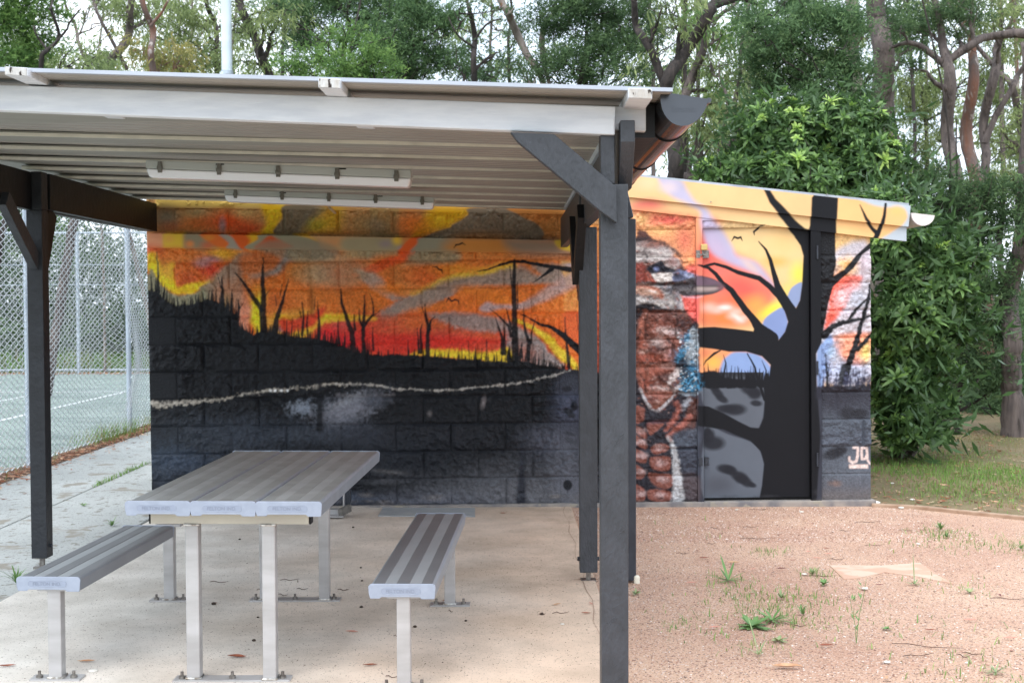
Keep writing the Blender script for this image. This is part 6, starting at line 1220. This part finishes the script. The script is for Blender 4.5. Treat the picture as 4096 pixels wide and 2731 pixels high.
tree('gum_tree', 'mid distance olive gum filling the gaps between the right hand trunks', 25, [[(2120,470,10),(2125,300,9),(2118,150,8),(2120,40,6)]], [(2095,250,50,.9),(2140,200,44,.9),(2110,330,44,.8),(2160,300,40,.7),(2080,190,40,.8),(2140,390,44,.9),(2090,410,44,.9),(2300,220,50,.8),(2260,170,40,.6),(2330,330,44,.8),(2250,60,50,.8),(2310,110,40,.7),(2290,400,44,.9),(2345,420,44,.9),(2250,420,40,.8),(2200,10,40,.8)], 'dark', 'gum', 'gum', .10, .02, BT, .9)
tree('gum_tree', 'mid distance dark gum filling the gap above the roof middle', 24, [[(1170,180,8),(1168,90,7),(1175,10,6)]], [(1130,170,34,.6),(1200,60,40,.6),(1180,140,34,.6),(1060,110,36,.6),(1110,40,30,.4),(1500,60,44,.8),(1560,150,40,.7),(1590,60,40,.5)], 'dark', 'dark', 'gum', .10, .02, BT, .9)
# slender far trunks
FT = 'slender far trunks in the wood'
fi = 0
for (x, w_, ybot, bk, Z, lab) in ((232,5,170,'pale',27,'thin far trunk left of the crossing grey trunks'), (410,6,170,'grey',29,'thin far trunk in the gap left of the pale pole'), (445,5,170,'pale',31,'hair thin far trunk nearest the pale pole on its left'), (536,7,180,'grey',26,'thin far trunk close to the right side of the pale pole'), (650,8,180,'dark',25,'far trunk behind the left end of the blue green wattle'),
                         (1130,7,200,'grey',28,'far trunk in the sky gap right of the dark upright tree'), (1500,9,200,'grey',26,'far trunk directly above the gutter cap'), (1600,10,400,'dark',22,'dark far trunk below the sweeping limb'), (1575,14,420,'dark',18,'second dark trunk close behind the gutter'), (1720,8,330,'grey',27,'far trunk behind the left shoulder of the bright shrub'),
                         (2095,9,480,'dark',24,'thin far trunk just right of the thick grey trunk'), (2130,7,480,'grey',29,'thin far trunk between the thick grey and brown trunks'), (2300,12,500,'grey',25,'far trunk between the forked grey trunk and the edge'), (2335,10,520,'red',28,'reddish far trunk at the right edge')):
    fi += 1; tree('slender_tree', lab, Z, [[(x,ybot,w_),(x-4+3*(fi % 3),ybot*.55,w_*.95),(x+6-4*(fi % 4),0,w_*.8)]], [(x+20,10,30,.5),(x-25,-10,30,.5),(x+30,60,22,.3)], bk, 'gum', 'gum', .13, .025, FT, .6)
# the wood far behind: one mass of foliage with sky holes
rng = np.random.default_rng(55); Vs, Fs, Ss, b = [], [], [], 0
def mass(n, xr, yr, Zr, rr_, mode, dens, ln, wd, hole=None):
    global b
    for _ in range(n):
        x, y, Z = rng.uniform(*xr), rng.uniform(*yr), rng.uniform(*Zr)
        if hole and hole(x, y): continue
        c = at(x, y, Z); rm = M_of(rng.uniform(*rr_), Z); k = int(dens*900*(rm/1.0)**2*(.2/ln)**1.2)
        V, F_a, S_a = leafcloud(c, rm*1.2, rm, rm*.8, max(k, 60), ln, wd, mode, rng); Vs.append(V); Fs.append(F_a+b); Ss.append(S_a); b += len(V)
hl = lambda x, y: any(((x-a)/c)**2+((y-d)/e)**2 < 1 for a, d, c, e in ((210,40,90,40),(420,30,50,40),(160,110,40,30),(1150,60,50,60),(2130,350,36,60),(2250,130,36,36),(1560,90,30,50),(2235,330,30,50),(540,20,40,24)))
mass(60, (0, 2352), (20, 260), (30, 48), (28, 52), 'gum', .9, .22, .05, hl)
mass(80, (1450, 2352), (60, 480), (26, 40), (34, 60), 'gum', 1.0, .2, .045, hl)
mass(16, (0, 700), (80, 200), (28, 40), (30, 50), 'gum', .8, .2, .045, hl)
npmesh('far_foliage', np.concatenate(Vs), np.concatenate(Fs), leafmat('far_pale_leaves', [(0, G(84,98,66)), (.4, G(120,136,88)), (.8, G(158,170,112)), (1, G(186,190,130))], .4), shade=np.concatenate(Ss), smooth=False)['kind'] = 'stuff'
Vs, Fs, Ss, b = [], [], [], 0
mass(150, (-500, 640), (760, 880), (29, 40), (50, 110), 'acacia', .8, .22, .06)
mass(80, (1950, 2420), (700, 860), (20, 34), (40, 90), 'acacia', 1.0, .18, .045)
mass(30, (2180, 2420), (880, 960), (15, 20), (30, 60), 'acacia', .8, .12, .03)
mass(60, (-500, 640), (500, 800), (30, 42), (60, 120), 'acacia', .8, .24, .06)
npmesh('undergrowth', np.concatenate(Vs), np.concatenate(Fs), LEAF['dark'], shade=np.concatenate(Ss), smooth=False)['kind'] = 'stuff'
# ---- broad leaved shrubs with leaves in rosettes
def shrub(label, ells, nros, n_in, seed, ln=.11, wd=.030, tipgreen=.5):
    rng = np.random.default_rng(seed); c0_ = at(ells[0][0], ells[0][1], ells[0][4]); t = thing('broadleaf_shrub', label, 'shrub', (c0_.x, c0_.y, 0), 'broad leaved shrubs by the building')
    tot = sum(e[2]*e[3] for e in ells); Vs, Fs, Ss, b = [], [], [], 0; q = MB()
    root_ = Vector((c0_.x, c0_.y, 0))
    for (x, y, rx, ry, Z) in ells:
        c = np.array(at(x, y, Z)); R3 = np.array([M_of(rx, Z), M_of((rx+ry)/2, Z)*.9, M_of(ry, Z)]); m = int(nros*rx*ry/tot)
        u = rng.normal(size=(m, 3)); u[:, 1] -= .25; u /= np.linalg.norm(u, axis=1)[:, None]; rad = 1-.55*rng.random(m)**1.2+rng.normal(size=m)*.10; rad = rad+.10*np.sin(u[:, 0]*7+x)+.10*np.sin(u[:, 2]*8+y)
        C = c+u*rad[:, None]*R3; ax = u/R3; ax /= np.linalg.norm(ax, axis=1)[:, None]; ax[:, 2] += .55; ax += rng.normal(size=(m, 3))*.25; ax /= np.linalg.norm(ax, axis=1)[:, None]
        ok = C[:, 2] > .08; C, ax, rad = C[ok], ax[ok], rad[ok]; m = len(C)
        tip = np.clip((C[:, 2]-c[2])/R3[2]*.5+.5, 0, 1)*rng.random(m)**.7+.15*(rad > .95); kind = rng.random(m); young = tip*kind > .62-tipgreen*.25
        rsz = rng.uniform(.5, 1.15, m)*np.where(young, .78, 1)
        for lay, (k, elev, sc) in enumerate(((6, .25, 1.0), (5, .7, .8), (3, 1.2, .5))):
            e1 = np.cross(ax, rng.normal(size=(m, 3))); e1 /= np.linalg.norm(e1, axis=1)[:, None]; e2 = np.cross(ax, e1)
            for j in range(k):
                a = 6.283*j/k+rng.normal(size=m)*.25+lay; el = elev+rng.normal(size=m)*.25
                d = (e1*np.cos(a)[:, None]+e2*np.sin(a)[:, None])*np.cos(el)[:, None]+ax*np.sin(el)[:, None]; side = np.cross(d, ax); side /= np.linalg.norm(side, axis=1)[:, None]+1e-6; nr = np.cross(side, d)
                L_ = (ln*sc*rsz*rng.uniform(.75, 1.2, m))[:, None]; W_ = (wd*rng.uniform(.8, 1.15, m)*(.6+.4*sc))[:, None]; P0 = C+d*.006
                A1 = P0+d*L_*.32; A2 = P0+d*L_*.68-ax*L_*.04; A3 = P0+d*L_-ax*L_*.16
                V = np.stack([P0, A1+side*W_*.5+nr*W_*.18, A2+side*W_*.42+nr*W_*.14, A3, A2-side*W_*.42+nr*W_*.14, A1-side*W_*.5+nr*W_*.18, A1, A2], 1).reshape(-1, 3); i = np.arange(m)[:, None]*8
                Fq = np.concatenate([i+np.array([[0, 1, 6, 5]])*1, i+np.array([[6, 1, 2, 7]]), i+np.array([[5, 6, 7, 4]]), i+np.array([[7, 2, 3, 4]])], 0)
                sh = np.where(young, rng.uniform(.72, 1, m)+.05*lay, rng.uniform(.12, .55, m)+.08*lay+.1*tip); Vs.append(V); Fs.append(Fq+b); Ss.append(np.repeat(np.clip(sh, 0, 1), 8)); b += len(V)
        m2 = int(n_in*rx*ry/tot); V, F_a, S_a = leafcloud(c, R3[0]*.8, R3[1]*.8, R3[2]*.8, m2, ln, wd, 'acacia', rng); V[:, 2] = np.maximum(V[:, 2], .01); Vs.append(V); Fs.append(F_a+b); Ss.append(S_a*.35); b += len(V)  # inner leaves coloured darker, standing for shade inside the shrub
        cv = Vector(c); limb(q, root_+Vector(rng.normal(size=3)*.05), cv, .035, .012, rng, 8, .1)
        for k in range(16):
            e = c+rng.normal(size=3)*R3*.45; e[2] = max(e[2], .1); limb(q, cv.lerp(root_, rng.random()*.3), e, .012, .004, rng, 4, .15, 5)
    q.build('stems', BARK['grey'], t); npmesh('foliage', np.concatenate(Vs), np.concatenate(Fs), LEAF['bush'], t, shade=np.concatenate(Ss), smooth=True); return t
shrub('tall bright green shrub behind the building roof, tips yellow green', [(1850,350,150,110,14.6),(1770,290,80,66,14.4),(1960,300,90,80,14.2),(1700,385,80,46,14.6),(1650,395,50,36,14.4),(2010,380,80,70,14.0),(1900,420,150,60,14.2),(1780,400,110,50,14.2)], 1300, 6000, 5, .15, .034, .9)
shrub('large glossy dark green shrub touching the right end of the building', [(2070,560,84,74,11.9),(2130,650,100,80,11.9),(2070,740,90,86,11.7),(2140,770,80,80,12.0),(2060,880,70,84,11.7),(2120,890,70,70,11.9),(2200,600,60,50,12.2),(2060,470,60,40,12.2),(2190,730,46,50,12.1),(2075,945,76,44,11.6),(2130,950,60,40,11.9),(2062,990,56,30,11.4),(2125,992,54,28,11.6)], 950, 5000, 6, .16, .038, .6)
# ------------------------------------------------------------------ weeds, twigs and single fallen leaves
M_weed = mat('weed_leaf', s2l((108, 142, 80)), s2l((88, 122, 66)), scale=12, rough=.5)
M_weed2 = mat('grey_green_weed', s2l((120, 140, 96)), s2l((150, 160, 112)), scale=12, rough=.6)
Q_ = T(2696, 1797, .5957)
def gp(cx, cy, ox=2696, oy=1797, k=.5957): return (atZ(ox+cx*k, oy+cy*k, 0) if atZ(ox+cx*k, oy+cy*k, 0).x < -2.5 else atG(ox+cx*k, oy+cy*k))
def weed(label, p, leaves, m=M_weed, name='weed', group='small weeds growing in the gravel', parent=None):
    """leaves: [(azimuth deg, length, width, elevation deg, droop)]"""
    q = MB()
    for az, ln, wd, el, dr in leaves:
        a, e = R(az), R(el); d = Vector((math.cos(a)*math.cos(e), math.sin(a)*math.cos(e), math.sin(e))); s_ = Vector((-math.sin(a), math.cos(a), 0)); n = 6; vs_ = []
        for i in range(n+1):
            t = i/n; c = p+d*ln*t+Vector((0, 0, -dr*ln*t*t)); c.z = max(c.z, p.z+.003); w_ = wd*math.sin(math.pi*min(.98, .12+t*.86))*.5; vs_ += [c-s_*w_, c+Vector((0, 0, -w_*.3)), c+s_*w_]
        q.add(vs_, [f for i in range(n) for f in ((3*i, 3*i+1, 3*i+4, 3*i+3), (3*i+1, 3*i+2, 3*i+5, 3*i+4))], True)
    o = q.build(name, m); return tag(o, label, 'weed', group)
rw = random.Random(11)
def ros(n, ln, wd, el=25, dr=.3): return [(360*i/n+rw.uniform(-20, 20), ln*rw.uniform(.6, 1.1), wd, el+rw.uniform(-15, 25), dr*rw.uniform(.5, 1.3)) for i in range(n)]
weed('strap leaved weed with two upright blades on the gravel right of the posts', gp(365, 880), [(115,.16,.016,62,.1),(60,.14,.014,50,.15)]+ros(9, .13, .012, 14, .2))
weed('broad flat dark green rosette in the foreground gravel', gp(530, 1185), ros(14, .10, .030, 12, .15))
weed('spiky grassy weed touching the flat rosette', gp(660, 1150), ros(18, .12, .012, 30, .3))
weed('small bright green tuft near the worn concrete patch', gp(1005, 905), ros(10, .05, .014, 30, .2))
weed('pale tuft with a white petal beside it, left of the concrete patch', gp(930, 838), ros(16, .07, .006, 40, .2), M_weed2)
weed('grass tuft near the timber edging at the right', gp(1790, 540), ros(26, .08, .007, 50, .3))
weed('thinner grass tuft in front of the one near the edging', gp(1830, 590), ros(16, .06, .006, 50, .3))
weed('wispy weed at the front edge of the concrete patch', gp(1615, 905), [(90,.16,.006,80,0)]+ros(8, .06, .008, 30, .3), M_weed2)
weed('low weed by the right corner of the concrete patch', gp(1985, 960), ros(9, .05, .010, 20, .2), M_weed2)
weed('flat pale weed in the lower left gravel', gp(700, 1285), ros(8, .05, .018, 15, .1), M_weed2)
weed('tiny green weed low in the right foreground', gp(1430, 1205), ros(8, .03, .012, 20, .1))
weed('thin arching grass stem in the lower left gravel', gp(570, 1380), [(110,.20,.006,62,.15),(60,.12,.006,40,.3),(150,.14,.005,30,.3)]+ros(7, .05, .006, 35, .3), M_weed2)
weed('sparse seedlings cluster between the strap weed and the rosette', gp(720, 1000), ros(9, .06, .009, 50, .2), M_weed2)
weed('small leafy seedling right of the rosette', gp(865, 1110), ros(8, .06, .010, 60, .2))
weed('straw coloured tuft at the lower right', gp(2160, 1500), ros(20, .07, .005, 30, .4), M_weed2)
weed('green weed by the foot of the front post', atG(2545, 2375), ros(10, .05, .010, 30, .3), M_weed2)
weed('wispy tuft at the far right of the gravel', gp(2330, 670), ros(16, .08, .006, 45, .3))
weed('grass tuft in the joint of the path by the left bench', gp(750, 515, 0), ros(16, .09, .008, 50, .35), group='grass tufts on the path')
weed('tall drooping tuft at the left edge behind the bench end', gp(110, 900, 0), ros(22, .16, .007, 60, .4), group='grass tufts on the path')
weed('tiny tuft in the cross joint of the path', gp(560, 380, 0), ros(12, .05, .006, 35, .3), group='grass tufts on the path')
# tall thin stem plant
p = gp(1225, 1300); q = MB(); tp = thing('stem_weed', 'tall thin two stemmed weed standing alone in the gravel', 'weed', p, 'small weeds growing in the gravel')
for dx, h, tw in ((.03, .27, .02), (-.02, .19, -.015)):
    q.tube([p, p+Vector((dx*.3, 0, h*.4)), p+Vector((dx, 0, h*.75)), p+Vector((dx+tw*.5, 0, h))], [.0015, .0013, .0012, .0008], 5)
q.build('stem', M_weed, tp); q = MB()
for i in range(22):
    h = rw.uniform(.05, .26); a = rw.random()*6.28; c = p+Vector((.03*h/.34 if i % 2 else -.02*h/.24, 0, min(h, .26 if i % 2 else .18))); d = Vector((math.cos(a), math.sin(a), .8)).normalized()*rw.uniform(.02, .04); s_ = d.cross(Vector((0, 0, 1))).normalized()*.004
    q.add([c, c+d*.5+s_, c+d, c+d*.5-s_], [(0, 1, 2, 3)])
q.build('leaves', M_weed, tp)
# twigs and leaves
for n_, cx, cy in (('the strap leaved weed',365,880),('the flat rosette',530,1185),('the small bright tuft',1005,905),('the tuft with white petal',930,838),('the edging tufts',1800,560),('the concrete patch',1400,820),('the two stemmed weed',1225,1300),('the arching grass stem',570,1380),('the straw coloured tuft',2160,1500),('the door threshold',600,360),('the building corner',1330,345),('the seedling cluster',720,1000),('the tiny foreground weed',1430,1205),('the pale flat weed',700,1285)):
    p = gp(cx, cy); LANDMARKS.append((n_, p.x, p.y))
for n_, cx, cy, ox in (('the front table foot',1570,1550,0),('the back table foot',2010,1035,0),('the left bench rear foot',1100,1020,0),('the left bench front foot',420,1550,0),('the right bench front end',430,1500,1350),('the right bench rear foot',670,1050,1350),('the middle post foot',1690,895,1350),('the flat metal sheet',400,420,1350),('the front post foot',1760,1500,1350)):
    p = gp(cx, cy, ox); LANDMARKS.append((n_, p.x, p.y))
def regn(p): return 'slab' if p.x < .52 else 'gravel'
M_twig = mat('dry_twig', s2l((92, 68, 54)), s2l((70, 52, 44)), scale=30, rough=.85)
def twig(p, ln, ang, label, group): 
    q = MB(); a = R(ang); n = 4; ps = [p+Vector((math.cos(a)*ln*(i/n-.5), math.sin(a)*ln*(i/n-.5), .004+.004*math.sin(i*2))) + Vector((0, rw.uniform(-.003, .003), 0)) for i in range(n+1)]
    q.tube(ps, [.0014, .0019, .0017, .0014, .0008], 5); tag(q.build('twig', M_twig), place_label(('long thin twig' if ln > .13 else 'thin twig' if ln > .07 else 'short twig'), p, regn(p)), 'twig', group)
MLF = [mat('fallen_leaf_tan', s2l((200, 160, 124)), s2l((176, 130, 96)), scale=30, rough=.7), mat('fallen_leaf_rust', s2l((158, 88, 60)), s2l((120, 68, 50)), scale=30, rough=.7), mat('fallen_leaf_pink', s2l((206, 150, 132)), s2l((186, 128, 110)), scale=30, rough=.7), mat('fallen_leaf_plum', s2l((110, 56, 56)), rough=.7)]
def leaf(p, ln, ang, k, label, group):
    q = MB(); a = R(ang); d = Vector((math.cos(a), math.sin(a), 0)); s_ = Vector((-d.y, d.x, 0)); n = 6; vs_ = []; cv = rw.uniform(.05, .25); w0 = ln*rw.uniform(.18, .3)
    for i in range(n+1):
        t = i/n; c = p+d*ln*(t-.5)+s_*cv*ln*math.sin(math.pi*t)*.4+Vector((0, 0, .004+ln*.16*abs(t-.5)**1.5*rw.uniform(.5, 1.6))); w_ = w0*math.sin(math.pi*(.04+t*.92))*.5; vs_ += [c-s_*w_+Vector((0, 0, w_*.5)), c, c+s_*w_+Vector((0, 0, w_*.7))]
    q.add(vs_, [f for i in range(n) for f in ((3*i, 3*i+1, 3*i+4, 3*i+3), (3*i+1, 3*i+2, 3*i+5, 3*i+4))], True); tag(q.build('fallen_leaf', MLF[k]), place_label(TL[k]+' leaf', p, regn(p)), 'leaf', group)
GL, GS = 'dry leaves scattered on the pink gravel', 'dry leaves scattered on the shelter slab'
TL = {0: 'tan', 1: 'rust brown', 2: 'pinkish', 3: 'plum coloured'}
for cx, cy, ln, an, k in ((400,765,.07,5,0),(350,815,.05,20,0),(535,808,.05,40,2),(720,805,.06,0,3),(800,748,.04,10,1),(120,900,.06,3,2),(905,690,.04,30,2),(960,735,.06,0,2),(1035,705,.05,20,2),(1020,668,.05,-10,1),(1380,915,.05,10,3),(270,1200,.05,15,2),(880,1100,.04,60,2),(1020,1322,.06,0,1),(760,1470,.12,-3,0),(1430,1540,.05,70,0),(2195,985,.05,70,3),(2255,1272,.06,-3,2),(1990,1152,.06,0,2),(885,485,.03,0,0),(440,570,.04,0,1),(85,375,.05,-50,1),(1720,1218,.05,-10,1),(920,975,.04,60,2),(960,985,.04,-20,2),(520,975,.03,30,1),(200,733,.06,8,1),(1210,1128,.04,0,1),(420,405,.03,10,0)):
    leaf(gp(cx, cy), ln, an, k, TL[k]+' dry leaf lying on the pink gravel', GL)
for cx, cy, ln, an, ox, oy, k in ((1590,1400,.08,-10,0,1797,1),(580,1430,.07,5,0,1797,0),(45,1460,.07,12,0,1797,1),(1440,1035,.03,0,0,1797,1),(220,1455,.06,10,1350,1797,1),(95,1230,.06,-12,1350,1797,2),(1475,1045,.05,40,1350,1797,0),(1110,432,.05,0,1350,1797,1),(730,1020,.04,5,1350,1797,1),(1670,1105,.05,-5,1350,1797,1),(1700,1040,.05,-70,1350,1797,2)):
    leaf(gp(cx, cy, ox, oy), ln, an, k, TL[k]+' dry leaf lying on the shelter slab', GS)
for cx, cy, ln, an in ((1300,490,.18,8),(1350,645,.12,5),(520,522,.12,15),(270,530,.06,-30),(1090,740,.10,-3),(1700,1325,.28,-18),(2250,1005,.18,-8),(845,1188,.07,10),(60,700,.08,0),(570,405,.14,3),(1150,548,.08,-8),(1640,1385,.14,14),(2000,1375,.08,-20),(1000,855,.10,0),(1940,1390,.06,-55),(1560,545,.10,-5),(250,635,.05,0),(560,600,.22,2)):
    twig(gp(cx, cy), ln, an, 'thin dry twig lying on the pink gravel', 'twigs on the gravel')
for cx, cy, ln, an, ox in ((1470,893,.10,-4,0),(1945,878,.10,8,0),(2030,940,.06,-10,0),(1900,980,.06,-30,0),(2000,890,.05,-80,0),(1750,943,.04,30,0),(2300,945,.05,-5,0),(365,1530,.05,-15,1350),(1500,1100,.08,8,1350),(760,1090,.04,-60,1350),(40,945,.06,0,1350),(400,1255,.03,0,1350),(1375,1110,.03,0,1350)):
    twig(gp(cx, cy, ox), ln, an, 'thin dry twig lying on the shelter slab', 'twigs on the slab')
# white chips and pods
M_chip = mat('white_chip', s2l((226, 222, 212)), s2l((206, 200, 190)), scale=30, rough=.8); M_pod = mat('gum_nut', s2l((70, 56, 44)), s2l((50, 40, 34)), scale=40, rough=.8)
def lump(p, r, m, name, label, cat, group, fl=.6):
    q = MB(); n = 7; q.tube([p+Vector((0, 0, r*fl*z)) for z in (.0, .25, .8, 1.15, 1.25)], [r*k_ for k_ in (.7, 1, .9, .5, .1)], n); tag(q.build(name, m), place_label({'paper_scrap': 'white scrap', 'stone_chip': 'pale stone', 'gum_nut': 'dark gum nut'}[name], p, regn(p)), cat, group)
for cx, cy, r, ox in ((1510,1172,.010,1350),(1440,528,.014,0),(625,1488,.020,0),(640,1145,.008,0)): lump(gp(cx, cy, ox), r, M_chip, 'paper_scrap', 'small white scrap lying on the shelter slab', 'scrap', 'white scraps on the slab', .3)
for cx, cy, r in ((1350,360,.040),(1390,375,.030),(1210,360,.040),(1525,393,.022),(855,420,.018),(420,405,.014),(1640,635,.014),(1600,338,.02),(1430,1428,.014),(1280,935,.018),(875,838,.016),(1465,228,.018)): lump(gp(cx, cy), r, M_chip, 'stone_chip', 'pale stone chip lying near the building and edging', 'stone', 'pale stone chips on the gravel', .35)
for cx, cy, r, ox in ((1435,1040,.012,0),(1705,1285,.009,0),(2150,712,.010,0),(1732,1128,.006,0),(1610,605,.008,0),(165,883,.007,1350),(160,1060,.009,1350),(157,795,.007,1350),(1372,1108,.010,1350),(520,1192,.009,1350),(862,1152,.007,1350),(105,525,.009,1350)): lump(gp(cx, cy, ox), r, M_pod, 'gum_nut', 'dark dry gum nut lying on the shelter slab', 'seed pod', 'gum nuts on the slab', .8)
